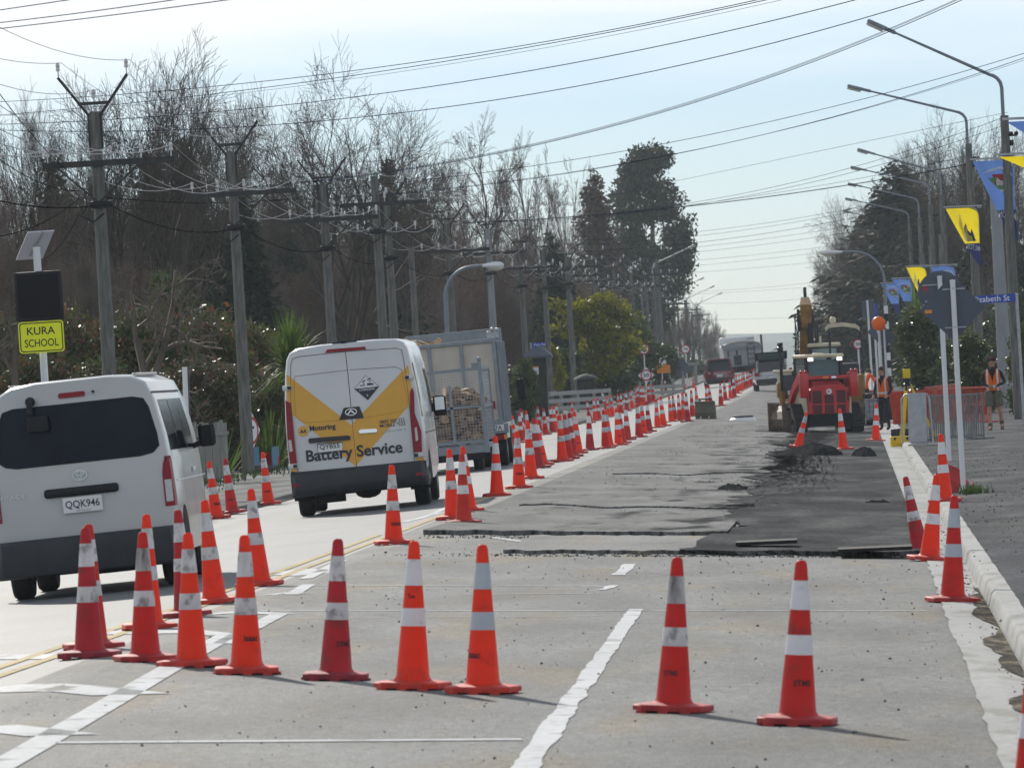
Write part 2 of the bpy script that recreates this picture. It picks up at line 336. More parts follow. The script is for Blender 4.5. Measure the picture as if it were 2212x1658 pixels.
# milled work surface: thin layers with a broken front edge
from mathutils import noise as nzz
def layer(name, x0, x1, yf, y1, h, m, amp=.35, seed=1, nx=130, rag=0., lo=.006):
    r = random.Random(seed); xs = [x0+(x1-x0)*i/nx for i in range(nx+1)]
    ph = [r.uniform(0, 6.28) for _ in range(4)]
    fr = [yf+amp*(.5*math.sin(x*1.3+ph[0])+.3*math.sin(x*4.1+ph[1]))+.5*nzz.noise(Vector((x*2.2, seed, 0)))+.35*nzz.noise(Vector((x*6, seed+5, 0)))+.2*nzz.noise(Vector((x*14, seed+9, 0))) for x in xs]
    lens = [0, .02, .5, 1.5, 4, 9]
    while yf+lens[-1] < y1: lens.append(lens[-1]+max(.5, lens[-1]*.04) if rag else lens[-1]*1.25)
    lens[-1] = y1-yf
    rows = [[(x, f, G(x, f)-.02) for x, f in zip(xs, fr)]]
    for q in lens[0:]:
        e = h*math.exp(-q/6)+lo
        row = []
        for i, (x, f) in enumerate(zip(xs, fr)):
            x2 = x-rag*(1-i/nx)**3*(nzz.noise(Vector(((f+q)*.16, seed, 0)))+.6*nzz.noise(Vector(((f+q)*.6, seed+3, 0)))+.35*r.uniform(-1, 1)) if rag else x
            row.append((x2, f+q, G(x2, f+q)+e*(1 if not rag or i > 1 else .1)))
        rows.append(row)
    return tag(MB().loft(rows, closed=False, caps=False).build(name, m), kind='structure')
layer('milled_surface', -5.0, -1.5, 79.5, 420, .05, M['milled'], seed=3)
layer('milled_edge', -3.7, -1.0, 72.3, 79.2, .035, M['asphalt'], amp=.25, seed=4)
layer('gravel_bed', -1.55, .68, 72.0, 190, .030, M['gravel'], amp=.5, seed=6, rag=.75, lo=.022)
layer('milled_ridge', -4.6, -1.6, 94.0, 118, .028, M['milled'], amp=1.6, seed=8)
layer('gravel_spread', -2.6, .68, 190, 300, .02, M['milled'], amp=3, seed=9, rag=.6)
layer('cut_ridge', -4.2, -1.5, 121, 150, .022, M['milled'], amp=2.5, seed=12)
# ragged gravel edge on the left of the bed + loose stones (uncountable)
def stones(name, fn, n, m, seed=1):
    r = np.random.RandomState(seed); v = []; f = []
    o = np.array([(1, 0, 0), (0, 1, 0), (-1, 0, 0), (0, -1, 0), (0, 0, 1), (0, 0, -.6)], float); of = [(0, 1, 4), (1, 2, 4), (2, 3, 4), (3, 0, 4), (1, 0, 5), (2, 1, 5), (3, 2, 5), (0, 3, 5)]
    for i in range(n):
        x, y, s = fn(r); q = o*s*r.uniform(.5, 1.2, (6, 3)); a = r.rand()*6.28; c_, s_ = math.cos(a), math.sin(a)
        q = q @ np.array([[c_, -s_, 0], [s_, c_, 0], [0, 0, .8]]); q += (x, y, G(x, y)+s*.3)
        v += q.tolist(); f += [tuple(k+6*i for k in t) for t in of]
    me = bpy.data.meshes.new(name); me.from_pydata(v, [], f); me.materials.append(m)
    return tag(link(name, me), kind='stuff')
M['stone'] = mat('gravel_stone', (.05, .051, .053), .9, .5, 3, c2=(.11, .11, .108), spec=.5)
stones('loose_gravel', lambda r: (-1.6-abs(r.normal(0, .35))+.3, 72+r.rand()**1.5*90, r.uniform(.007, .020)), 6500, M['stone'], 2)
stones('loose_gravel', lambda r: (r.uniform(-1.3, .65), 72+r.rand()**1.3*60, .007+.014*r.rand()**2), 5000, M['stone'], 3)
stones('loose_gravel', lambda r: (r.uniform(-5, .6), 34+r.rand()*44, .004+.012*r.rand()**4), 1300, M['stone'], 4)
stones('loose_gravel', lambda r: (r.uniform(.72, 3.2), 50+r.rand()*90, .005+.016*r.rand()**3), 1600, M['stone'], 5)
stones('loose_gravel', lambda r: (1.02-abs(r.normal(0, .12)), 32+r.rand()*60, .006+.018*r.rand()**2), 900, M['stone'], 6)
stones('loose_gravel', lambda r: (-4.8+3.8*r.rand()**.7, 79+r.rand()*130, .006+.018*r.rand()**3), 3200, M['stone'], 7)
stones('loose_gravel', lambda r: (-5+5.6*r.rand()**.6, 72+abs(r.normal(0, .5))-.8, .005+.014*r.rand()**2), 1000, M['stone'], 8)
stones('loose_gravel', lambda r: (-5+4*r.rand()**.8, 79+abs(r.normal(0, .8))-.9, .005+.014*r.rand()**2), 900, M['stone'], 9)
M['heapgravel'] = asphalt('damp_gravel', (.030, .031, .033), .95, .02, (.055, .056, .056), (.45, .7), bump=1.0, grain=.9, stain=.3)
def heap(label, u, v, w, d, h, seed=1, m='heapgravel'):
    p = gpix(u, v); r = random.Random(seed); from mathutils import noise as nz
    n = 26; rows = []
    for j in range(n+1):
        row = []
        for i in range(n+1):
            a, b = i/n*2-1, j/n*2-1; q = Vector((a*w/2*3+seed, b*d/2*3, 0))
            k = max(0, 1-(a*a+b*b)*(1+.5*nz.noise(q*.8))); z = h*k**.8*(1+.2*nz.noise(q*1.2))+(.02*nz.noise(q*9)+.03*nz.noise(q*4))*min(1, k*4)
            row.append((p.x+a*w/2, p.y+d/2+b*d/2, G(p.x, p.y)+z-.012))
        rows.append(row)
    o = MB().loft(rows, closed=False, caps=False).build('gravel_heap', M[m]); tag(o, label, 'gravel heap', 'heaps of dark gravel on the work site'); return o
heap('largest dark gravel heap, in front of two traffic cones behind the excavated bed', 1760, 986, 1.15, 3.5, .25, 3)
heap('small dark gravel heap beside the gutter, right of the bigger heap', 1867, 988, .52, 2.4, .20, 8)
heap('low clod of dark spoil on the work surface left of the gravel bed', 1577, 1060, .5, 2.0, .09, 11)
heap('flattened spoil clod just in front of another clod left of the gravel bed', 1590, 1100, .6, 2.2, .05, 14)
heap('thin ridge of gravel lying across the bed near the gutter', 1890, 1090, .45, 1.5, .05, 19)
heap('low sandy heap beside the rear of the red loader', 1868, 915, .5, 4, .16, 23, 'silt')
# saw cuts and steel trench plates
mb = MB()
for a, b in (((1590, 1189), (1722, 1192)), ((1810, 1203), (1972, 1209))):
    p, q = gpix(*a), gpix(*b); pl = MB().box(((p.x+q.x)/2, (p.y+q.y)/2+.4, G(p.x, p.y)+.075), (q.x-p.x, .8, .035)).build('trench_board', M['under'])
    tag(pl, 'dark board edge laid across the cut at the '+('middle of the road' if a[0] < 1700 else 'gutter side'), 'board')
# painted markings: all sheets 4 mm above the road
def quadline(mbx, a, b, w, n=None, wob=0., seed=1, lift=.005, ends=(0, 0)):
    r = random.Random(seed); a = Vector(a); b = Vector(b); d = b-a; L = d.length; n = n or max(2, int(L/1.5)); t = Vector((d.y, -d.x, 0)).normalized(); rows = []; o = 0; o2 = 0
    for i in range(n+1):
        p = a+d*i/n
        if wob: o = .6*o+r.uniform(-wob, wob); o2 = .6*o2+r.uniform(-wob, wob)
        q1, q2 = p-t*(w/2+o), p+t*(w/2+o2)
        rows.append([(q1.x, q1.y, G(q1.x, q1.y)+lift), (q2.x, q2.y, G(q2.x, q2.y)+lift)])
    mbx.loft(rows, closed=False, caps=False)
mk = MB()
quadline(mk, (-1.70, 30, 0), (-1.83, 56.5, 0), .125, 90, .012, 3)
quadline(mk, gpix(1300, 1274), gpix(1330, 1264), .1, 6, .02, 4); quadline(mk, gpix(1335, 1242), gpix(1358, 1218), .12, 8, .02, 6)
for a, b, ww in (((120, 1604), (1128, 1597), .16), ((470, 1324), (2000, 1319), .07), ((590, 1270), (1330, 1266), .07), ((1000, 1284), (1290, 1281), .06), ((1060, 1160), (1130, 1170), .12), ((1130, 1170), (1215, 1161), .1), ((640, 1335), (1300, 1330), .03)):
    quadline(mk, gpix(*a), gpix(*b), ww, 24, .006, 9)
for a, b, ww in (((-60, 1690), (490, 1372), .17), ((-40, 1489), (285, 1500), .55), ((-40, 1568), (135, 1588), .45), ((-40, 1419), (160, 1418), .34), ((205, 1367), (492, 1372), .30), ((480, 1390), (605, 1325), .14), ((430, 1328), (610, 1326), .30), ((590, 1284), (650, 1280), .3), ((630, 1284), (668, 1262), .12), ((610, 1234), (690, 1238), .5), ((660, 1250), (740, 1210), .13), ((870, 1128), (960, 1106), .13), ((925, 1114), (975, 1092), .1)):
    quadline(mk, gpix(*a), gpix(*b), ww, 8, .004, 5)
tag(mk.build('lane_markings', M['line']), kind='structure')
mk = MB()
for off in (-.12, .12):
    quadline(mk, (-5.62+off-.30, 42, 0), (-5.62+off, 62, 0), .10, 12, .004, 2, .006)
    quadline(mk, (-5.62+off, 62, 0), (-5.55+off, 112 if off > 0 else 82, 0), .10, 14, .004, 3, .006)
tag(mk.build('centre_lines', M['yline']), kind='structure')
# raised blue road marker by the centre line
# ------------------------------------------------------------------ traffic cones
CO = {'o': mat('cone_orange', (.80, .058, .010), .45, .10, 6, trans=.42, tcol=(.95, .07, .012), dirt=(7, .58, .55)),
      'r': mat('cone_red', (.60, .022, .016), .5, .14, 6, trans=.36, tcol=(.8, .03, .018), dirt=(7, .55, .6)),
      'c': mat('cone_crimson', (.50, .018, .030), .55, .16, 6, trans=.28, tcol=(.7, .025, .04), dirt=(7, .55, .6)),
      'd': mat('cone_dusty_red', (.62, .05, .028), .6, .22, 5, trans=.34, tcol=(.8, .06, .03), dirt=(8, .52, .6))}
CB = {'o': mat('cone_base_orange', (.52, .035, .018), .6, .25, 9), 'r': mat('cone_base_red', (.38, .022, .022), .6, .3, 9), 'c': mat('cone_base_crimson', (.26, .02, .03), .65, .3, 9), 'd': mat('cone_base_dusty', (.34, .045, .035), .7, .35, 9)}
BN = {'n': mat('clean_band', (.72, .70, .72), .4, .06, 5, dirt=(11, .6, .4)), 'd': mat('scuffed_band', (.62, .60, .60), .5, .25, 9, c2=(.78, .76, .78), stretch=(1, 1, .4), dirt=(14, .52, .6)), 'g': mat('grey_band', (.42, .45, .50), .3, .1, 5, dirt=(11, .6, .4)), 'w': mat('worn_band', (.16, .13, .13), .6, .6, 14, c2=(.68, .66, .66), stretch=(1, 1, .25))}
def cone_r(z): return .104-(.104-.032)*(z-.05)/(.885-.05)
def band_geo(a, b):
    return MB().lathe([(cone_r(a)+.0018, a), (cone_r((a+b)/2)+.0018, (a+b)/2), (cone_r(b)+.0018, b)], 28)
CONE = {}
def cone_proto(colr, bn, logo, tip=None):
    key = (colr, bn, logo)
    if key in CONE: return CONE[key]
    t = thing('traffic_cone', 'x', 'traffic cone', (0, -500, 0))
    b = MB(); c = .075; h = .205
    oc = [(-h+c, -h), (h-c, -h), (h, -h+c), (h, h-c), (h-c, h), (-h+c, h), (-h, h-c), (-h, -h+c)]
    ring = lambda s, z: [(x*s, y*s, z) for x, y in oc]
    b.loft([ring(1, .014), ring(1.0, .04), ring(.97, .048), ring(.60, .058)])
    for x, y in ((-.13, -.19), (.0, -.195), (.13, -.19), (-.13, .19), (.13, .19), (-.19, 0), (.19, 0)): b.box((x, y, .008), (.06, .03, .016))
    b.build('base', CB[colr], t, 35)
    pr = [(.128, .05), (.113, .062), (cone_r(.08), .08)]+[(cone_r(z), z) for z in (.2, .35, .5, .65, .8, .87)]+[(.027, .888), (.018, .894), (.0175, .86)]
    MB().lathe(pr, 28).build('cone_body', CO[colr], t, 50)
    band_geo(.628, .786).build('reflective_band', BN[bn], t, 60)
    band_geo(.384, .492).build('reflective_band', BN['d' if bn == 'w' else bn], t, 60)
    if logo:
        s, ang, z0, hh = logo
        text('lettering', s, M['ink'], t, 0, 0, 0, hh, bold=.03, fn=lambda x, y: (lambda r, a: (r*math.sin(a), -r*math.cos(a), z0+y))(cone_r(z0+y)+.0022, ang+(x-.05)/.095))
    CONE[key] = t; t['fresh'] = 1
    return t
ncone = 0
LIMS = []
def cone(tip, base, colr='o', bn='n', logo=None, label=None, group=None, yaw=None, p=None, sfix=None):
    global ncone
    ncone += 1; rr = random.Random(ncone*7)
    pr = cone_proto(colr, bn, logo)
    p = p or gpix(base[0], base[1]-3*F/60/ max(60, 60)/250*0); s = F/p.y
    hp = math.hypot(base[0]-tip[0], base[1]-tip[1]); k = sfix or min(1.1, max(.92, hp/s/.91))
    lean = math.atan2(tip[0]-base[0], base[1]-tip[1])+ROLL
    lean = max(-.14, min(.14, lean))
    loc = (p.x, p.y+.2, G(p.x, p.y)-.004); yaw = rr.uniform(-.35, .35) if yaw is None else yaw
    rot = (Matrix.Rotation(lean, 3, 'Y') @ Matrix.Rotation(yaw, 3, 'Z')).to_euler()
    if pr.get('fresh'):
        del pr['fresh']; pr.location = loc; pr.rotation_euler = rot; pr.scale = (k,)*3; o = pr
        pr['label'] = label
        if group: pr['group'] = group
    else:
        o = dup(pr, loc, rot, label, group, k)
    if group: o['group'] = group
    elif 'group' in o: del o['group']
    return o
ISA, STM, STR = ('isaac', .35, .215, .04), ('STMS', .35, .215, .035), ('isaac', -.45, .215, .04)
g = 'cones closing the near end of the works'
near = [((1730, 1204), (1721, 1568), 'r', 'n', STM, 'nearest orange cone on the right, standing alone left of the gutter, black lettering low down'),
 ((1461, 1197), (1452, 1540), 'r', 'w', ('STMS', .1, .215, .03), 'orange cone with its upper white band torn, standing right of the white parking line'),
 ((1038, 1170), (1039, 1499), 'o', 'g', STR, 'orange cone with two clean bluish grey bands, just left of the white parking line'),
 ((890, 1162), (887, 1490), 'o', 'n', ('Tom', .25, .55, .028), 'brightest plain orange cone with a small dark scrawl between its bands'),
 ((725, 1157), (720, 1470), 'c', 'd', ('STMS', .55, .215, .035), 'dark crimson cone with scuffed white bands in the middle of the front row'),
 ((522, 1149), (527, 1457), 'o', 'd', ISA, 'orange cone with glowing tip and black lettering, on the hatched paint'),
 ((399, 1144), (409, 1441), 'o', 'd', None, 'orange cone without lettering standing on the diagonal white hatch line'),
 ((301, 1143), (308, 1430), 'r', 'w', None, 'grimy red cone with badly worn streaked bands in front of the white minibus'),
 ((177, 1133), (187, 1422), 'c', 'd', None, 'leftmost front cone, dark red, with another cone directly behind it'),
 ((184, 1126), (196, 1403), 'r', 'd', None, 'red cone almost hidden behind the leftmost front cone'),
 ((310, 1105), (318, 1360), 'o', 'd', None, 'orange cone half hidden behind the grimy red cone, beside the minibus tyre'),
 ((378, 1096), (398, 1333), 'c', 'd', None, 'dark red cone with a broad scuffed upper band beside the rear corner of the minibus'),
 ((436, 1075), (460, 1305), 'o', 'd', None, 'orange cone in front of the side door of the minibus, second behind the row'),
 ((537, 1051), (557, 1267), 'o', 'd', None, 'orange cone standing alone on the yellow centre line right of the minibus'),
 ((843, 1000), (848, 1176), 'o', 'd', ('isaac', .1, .215, .05), 'orange cone with lettering in front of the right rear corner of the battery van'),
 ((968, 966), (976, 1122), 'o', 'd', None, 'left cone of the cluster of three between van and trailer'),
 ((995, 975), (1000, 1132), 'd', 'n', None, 'front cone of the cluster of three between van and trailer'),
 ((997, 961), (1012, 1106), 'o', 'n', None, 'rear right cone of the cluster of three between van and trailer'),
 ((1068, 938), (1072, 1072), 'o', 'n', None, 'single clean orange cone in front of the truck tail lamp'),
 ((1115, 928), (1120, 1055), 'o', 'd', ('isaac', .0, .215, .05), 'orange cone with black lettering just right of the trailer'),
 ((1138, 907), (1146, 1035), 'o', 'd', None, 'orange cone with scuffed bands next right of the lettered cone by the trailer'),
 ((1151, 900), (1162, 1012), 'c', 'd', None, 'crimson cone peering out behind two orange cones right of the trailer')]
for a in near: cone(a[0], a[1], a[2], a[3], a[4], a[5], g)
mid = [((1156, 903), (1172, 1006)), ((1207, 893), (1214, 997)), ((1218, 892), (1228, 992)), ((1228, 889), (1237, 987)), ((1239, 886), (1248, 980)), ((1270, 886), (1274, 973)), ((1302, 883), (1308, 969)), ((1308, 884), (1316, 965)), ((1330, 879), (1336, 962)), ((1336, 880), (1344, 958)), ((1350, 874), (1355, 951)), ((1375, 869), (1380, 945)), ((1384, 865), (1390, 937)), ((1396, 865), (1402, 933)), ((1416, 860), (1420, 924)), ((1426, 854), (1433, 921)), ((1444, 854), (1450, 911)), ((1452, 853), (1458, 909)), ((1464, 851), (1468, 909)), ((1473, 845), (1477, 907)), ((1481, 847), (1484, 911)), ((1492, 841), (1496, 900)), ((1502, 836), (1507, 892)), ((1524, 833), (1528, 884)), ((1530, 830), (1536, 880)), ((1555, 825), (1557, 877)), ((1563, 820), (1567, 865)), ((1575, 818), (1578, 861)), ((1583, 812), (1586, 858)), ((1590, 808), (1593, 850)), ((1596, 807), (1598, 845)), ((1602, 804), (1604, 842)), ((1606, 803), (1608, 839)), ((1612, 802), (1614, 837)), ((1615, 800), (1617, 835)), ((1619, 799), (1621, 833)), ((1624, 796), (1626, 831)), ((1628, 795), (1630, 829)), ((1632, 794), (1634, 828)), ((1637, 794), (1639, 826))]
cy = 'oordocroordroco'
for i, (a, b) in enumerate(mid):
    cone(a, b, cy[i % 15], 'ndgnd'[i % 5], ISA if i % 4 == 0 else None, 'orange cone with two white bands in the long middle row dividing traffic lane from works', 'cones of the long middle row')
left = [((565, 973), (578, 1090), 'o', 'd', ISA, 'orange cone with lettering beside the left wheels of the battery van'),
 ((483, 987), (500, 1109), 'r', 'd', ISA, 'right cone of the pair on the gravel shoulder beyond the minibus'),
 ((448, 993), (466, 1121), 'o', 'd', ('isaac', .2, .215, .05), 'left cone of the pair on the gravel shoulder beyond the minibus')]
for a in left: cone(*a[:5], a[5], 'cones along the left kerb')
lf = [((1106, 896), (1109, 962)), ((1121, 889), (1126, 956)), ((1124, 881), (1127, 948)), ((1135, 885), (1141, 955)), ((1160, 876), (1165, 929)), ((1173, 880), (1178, 939)), ((1187, 876), (1193, 934)), ((1194, 876), (1201, 933)), ((1200, 871), (1204, 921)), ((1234, 867), (1238, 914)), ((1266, 863), (1275, 914)), ((1281, 859), (1286, 909)), ((1290, 858), (1293, 908)), ((1310, 856), (1315, 901)), ((1319, 851), (1322, 898)), ((1333, 850), (1337, 892)), ((1340, 847), (1342, 893)), ((1350, 844), (1355, 888)), ((1361, 841), (1366, 883)), ((1373, 838), (1375, 874)), ((1376, 831), (1379, 874)), ((1383, 833), (1385, 876)), ((1388, 833), (1391, 876)), ((1398, 828), (1402, 870)), ((1402, 829), (1405, 868)), ((1409, 829), (1412, 867)), ((1428, 817), (1430, 850)), ((1435, 818), (1439, 849)), ((1476, 811), (1479, 840)), ((1496, 811), (1499, 838))]
for i, (a, b) in enumerate(lf):
    cone(a, b, cy[(i*2+1) % 15], 'dnndg'[i % 5], ISA if i % 5 == 0 else None, 'orange cone with two white bands in the broken row along the far left kerb', 'cones along the left kerb')
tl = cone((1298, 843), (1309, 884), 'o', 'n', None, 'orange cone tilted to the left in the row along the far kerb', 'cones along the left kerb'); tl.rotation_euler = (0, -.2, 0)
gr = 'cones on the right side of the works'
cone((2062, 1066), (2058, 1302), 'r', 'g', None, 'red cone with grey bands standing in the pale gutter, nearest of the kerbside group', gr)
cone((2024, 1021), (2007, 1212), 'o', 'n', None, 'orange cone with clean bands in the gutter beside a tilted cone', gr)
o = cone((1975, 1030), (1990, 1192), 'c', 'd', None, 'crimson cone leaning left against the kerb with a scuffed upper band', gr, p=gpix(1990, 1195)); o.rotation_euler = (0, -.16, 0)
o = cone((2030, 925), (2040, 1075), 'o', 'n', None, 'orange cone on the footpath in front of the two white sign posts', gr, p=gpix(2042, 1084))
cone((1893, 870), (1891, 953), 'o', 'n', None, 'orange cone on the kerb in front of the wheelie bin', gr)
o = cone((1745, 888), (1722, 968), 'o', 'g', None, 'orange cone tilted to the right left of the gravel heap behind the red loader', gr); o.rotation_euler = (0, .30, 0)
cone((1813, 880), (1822, 972), 'o', 'n', None, 'orange cone standing upright behind the gravel heap, centred on the red loader', gr)
cone((2108, 838), (2116, 888), 'o', 'n', None, 'orange cone inside the orange fence near the walking worker', gr)
cone((1866, 838), (1868, 880), 'o', 'n', None, 'orange cone beside the right rear of the red loader', gr)
o = cone((2270, 1320), (2262, 1745), 'r', 'n', None, 'cone cut off by the right edge, nearest of all beside the kerb', gr, p=Vector((.715, 30.6, 0)), sfix=1)
# cone lying on its side, open base towards the viewer
p = gpix(2050, 1064)
o = dup(cone_proto('r', 'w', None), (p.x-.02, p.y, G(p.x, p.y)+.19), (R(-97), R(20), R(-28)), 'red cone lying on its side with its round opening showing, by the white sign post', gr)
p = gpix(590, 1012)
o = dup(cone_proto('o', 'd', None), (p.x, p.y, G(p.x, p.y)+.19), (R(-100), R(10), R(40)), 'orange cone lying on its side beside the left edge of the battery van', 'cones along the left kerb')
for a in CONE.values():
    if a.get('fresh'):
        for c in kids(a): bpy.data.objects.remove(c)
        bpy.data.objects.remove(a)
# ------------------------------------------------------------------ poles, lamps, wires
M['pole'] = mat('weathered_pole', (.115, .115, .103), .85, .3, 3, c2=(.20, .20, .188), stretch=(6, 6, .7), bump=.4, bscale=30)
M['conc'] = mat('concrete_pole', (.27, .29, .30), .8, .15, 2, stretch=(2, 2, .5))
M['darkwood'] = mat('dark_timber', (.045, .045, .045), .85, .3, 6)
M['insul'] = mat('porcelain', (.62, .60, .62), .12, .1, 10, spec=.8)
M['wire'] = mat('wire', (.02, .022, .05), 1, 0, spec=0)
M['alu'] = mat('aluminium_wire', (.30, .30, .31), .5, 0, metal=.5)
M['cable'] = mat('black_cable', (.010, .010, .014), 1, 0, spec=0)
def insulator(t, x, z, k=1.):
    MB().lathe([(.012, z-.12), (.012, z), (.045*k, z+.01), (.05*k, z+.05), (.03*k, z+.07), (.048*k, z+.09), (.04*k, z+.14), (.015, z+.17)], 8, (x, 0, 0)).build('insulator', M['insul'], t, 60)
ARMX = (-.94, -.34, .26, .84, 1.41)
def power_pole(X, Y, H, label, vee=True, arm=True, m='pole', r0=.15, r1=.105, armz=None, det=True, group='power poles along the left side'):
    t = thing('power_pole', label, 'power pole', (X, Y, G(X, Y)-.1), (0, R(-.6), 0), group)
    if m == 'conc': MB().loft([[(r*a, r*b, z) for a, b in ((-1, -.6), (-.6, -1), (.6, -1), (1, -.6), (1, .6), (.6, 1), (-.6, 1), (-1, .6))] for r, z in ((r0, 0), (r1, H))]).build('pole_shaft', M[m], t)
    else: MB().tube([(0, 0, 0), (0.01, 0, H*.5), (0, 0, H)], [r0, (r0+r1)/2, r1], 12).build('pole_shaft', M[m], t, 50)
    if vee:
        for s in (-1, 1):
            MB().bar((s*.10, 0, H-.08), (s*.66, 0, H+.68), .07, .05).build('vee_arm', M['darkwood'], t)
            insulator(t, s*.65, H+.80, .85)
            MB().box((s*(r1+.02), 0, H-.38), (.025, .1, .65)).build('strap', M['darkwood'], t)
        MB().bar((-.30, -.06, H+.16), (.30, -.06, H+.16), .06).build('cross_tie', M['darkwood'], t)
        insulator(t, 0, H+.26)
    if arm:
        z = H-.98 if armz is None else armz
        MB().bar((-1.02, -.14, z), (1.48, -.14, z), .09, .115).build('crossarm', M['darkwood'], t)
        for x in ARMX: insulator(t, x, z+.16, .8)
        if det:
            for s in (-.75, .8): MB().bar((s, -.14, z-.05), (0, -.1, z-.75), .035).build('brace', M['darkwood'], t)
            MB().rbox((.05, -.15, z-.78), (.45, .16, .14), .04).tube([(-.2, -.2, z-.8), (-.35, -.2, z-.98), (-.1, -.2, z-1.1), (.1, -.2, z-.95)], .018, 6).build('cable_joint', M['black'], t, 40)
    return t
PL = [(101, 7.4), (131, 7.45), (160, 7.55), (188, 7.5), (214, 7.6), (246, 7.5), (274, 7.8), (300, 7.5), (323, 7.6), (352, 7.6), (385, 7.6), (420, 7.5), (455, 7.6), (500, 7.6), (550, 7.6), (610, 7.6), (680, 7.6), (760, 7.6)]
descr = {131: 'nearest weathered pole with V arms and long crossarm, behind the white minibus', 160: 'second weathered pole with V arms, standing by the pale paling fence', 188: 'third weathered pole with V arms, behind the left half of the battery van', 214: 'weathered pole with V arms rising behind the right edge of the battery van', 246: 'weathered pole with V arms just left of the curved street lamp', 274: 'pale concrete pole standing behind the firewood truck'}
for Y, H in PL:
    X = -14 if Y < 450 else -14-(Y-450)*.008
    power_pole(X, Y, H, descr.get(Y, 'weathered pole with V arms and crossarm in the far part of the left row'), m='conc' if Y == 274 else 'pole', r0=.19 if Y == 274 else .15, det=Y < 400)
def catenary(a, b, sag, n=14):
    a = Vector(a); b = Vector(b); return [a.lerp(b, i/n)-Vector((0, 0, sag*4*(i/n)*(1-i/n))) for i in range(n+1)]
def wire(a, b, sag, r=.009, m='wire', label='thin dark wire strung from pole to pole', group=None, n=14, mid=None):
    o = MB().tube(catenary(a, b, sag, n), r, 4, False).build('power_line', M[m]); return tag(o, label, 'overhead wire', group)
lr = random.Random(3)
for (Y0, H0), (Y1, H1) in zip(PL[:-1], PL[1:]):
    X0 = -14 if Y0 < 450 else -14-(Y0-450)*.008; X1 = -14 if Y1 < 450 else -14-(Y1-450)*.008
    z0, z1 = G(X0, Y0)-.1, G(X1, Y1)-.1
    nm = 'bright sagging conductor between two neighbouring poles of the left row'
    gp = 'conductors along the left row of poles'
    for x in ARMX: wire((X0+x-.02, Y0-.14, z0+H0-.98+.3), (X1+x-.02, Y1-.14, z1+H1-.98+.3), .46+lr.uniform(-.06, .1), .0075, 'alu', nm, gp, 8 if Y0 > 300 else 14)
    for x, dz in ((-.66, .95), (.64, .95), (0, .42)): wire((X0+x, Y0, z0+H0+dz), (X1+x, Y1, z1+H1+dz), .40+lr.uniform(-.05, .1),   .006, 'alu', nm, gp, 8 if Y0 > 300 else 14)
    wire((X0+.1, Y0, z0+H0-1.75), (X1+.1, Y1, z1+H1-1.75), .3, .011, 'cable', 'thick black telephone cable along the left row of poles', 'cables along the left row of poles')
# poles of a second line and small extra poles on the left
power_pole(-13.2, 197, 7.9, 'plain weathered pole with a crossarm, close right of the third V arm pole', vee=False, armz=7.1)
power_pole(-14.2, 228, 6.4, 'slim pole with a small equipment cluster right of the battery van roof', vee=False, arm=False, r0=.12, r1=.09)
power_pole(-13.5, 338, 7.4, 'plain grey pole in front of the yellow flowering bush', vee=False, armz=6.9)
power_pole(-13.0, 480, 8.6, 'tall dark pole right of the yellow bush with small signs low down', vee=False, armz=7.6)
for k in range(7):
    Y = 560+k*75; power_pole(-16.5-k*.9, Y, 8.2, 'distant power pole with crossarm beyond the far truck', vee=False, armz=7.6, det=False, group='distant poles')
# street lamps -----------------------------------------------------
M['lampglass'] = mat('lamp_glass', (.75, .74, .66), .2, .05, trans=.5)
M['steel'] = mat('painted_steel', (.19, .22, .26), .45, .1, 5)
def arm_lamp(X, Y, label, Hp=8.5, m='pole', reach=3.35, up=.85, group='street lamps on long arms along the right side', head='box', shaft=True, flip=1):
    t = thing('street_lamp', label, 'street lamp', (X, Y, G(X, Y)-.05), (0, R(-.3), 0), group)
    MB().tube([(0, 0, 0), (0, 0, Hp)], [.15, .115], 12).build('pole_shaft', M[m], t, 50)
    pts = [(-.03, 0, Hp-.5), (-.03, 0, Hp+.75)]+[(-.03-flip*.38*(1-math.cos(a)), 0, Hp+.75+.38*math.sin(a)) for a in (.4, .8, 1.15, 1.35)]
    e = pts[-1]; end = (-flip*reach, 0, Hp+1.05+up)
    MB().tube(pts+[((e[0]+end[0])/2, 0, (e[2]+end[2])/2), end], [.05, .05, .05, .05, .05, .045, .04, .03], 8).build('lamp_arm', M['steel'], t, 50)
    d = Vector((end[0]-e[0], 0, end[2]-e[2])).normalized(); q = Vector(end); yv = Vector((0, 1, 0)); up_ = d.cross(yv); up_ = up_ if up_.z > 0 else -up_
    rot = Matrix((d, yv, up_)).transposed()
    h = MB().rbox(q+d*.12, (.30, .2, .10), .03, rot).rbox(q+d*.52, (.58, .30, .11), .03, rot).build('lamp_head', M['grey'], t, 40)
    MB().rbox(q+d*.56-up_*.085, (.48, .25, .07), .03, rot).build('lens', M['lampglass'], h, 40)
    MB().rbox((.16, 0, Hp-.75), (.12, .12, .16), .03).tube([(.1, 0, Hp-.55), (.3, 0, Hp-.55)], .03, 6).ball((.3, 0, Hp-.5), .06, 8, 6).ball((.16, -.1, Hp-.5), .06, 8, 6).build('bracket', M['black'], t, 40)
    return t
LP = [(4.5, 189, 'nearest long armed street lamp, on the dark pole at the right edge'), (4.45, 241, 'second long armed street lamp, on the pole carrying the yellow flag'), (4.45, 312, 'third long armed street lamp, in front of the bare right hand trees')]
for (X, Y, l), (hp, rc, u_) in zip(LP, ((8.3, 2.85, 1.35), (9.1, 3.3, .95), (8.85, 2.9, .95))): arm_lamp(X, Y, l, hp, reach=rc, up=u_)
for Y in (348, 386, 430, 478, 530, 590): arm_lamp(4.4-(Y-340)*.004, Y, 'farther long armed street lamp among the right hand trees', Hp=9.1, reach=3.1)
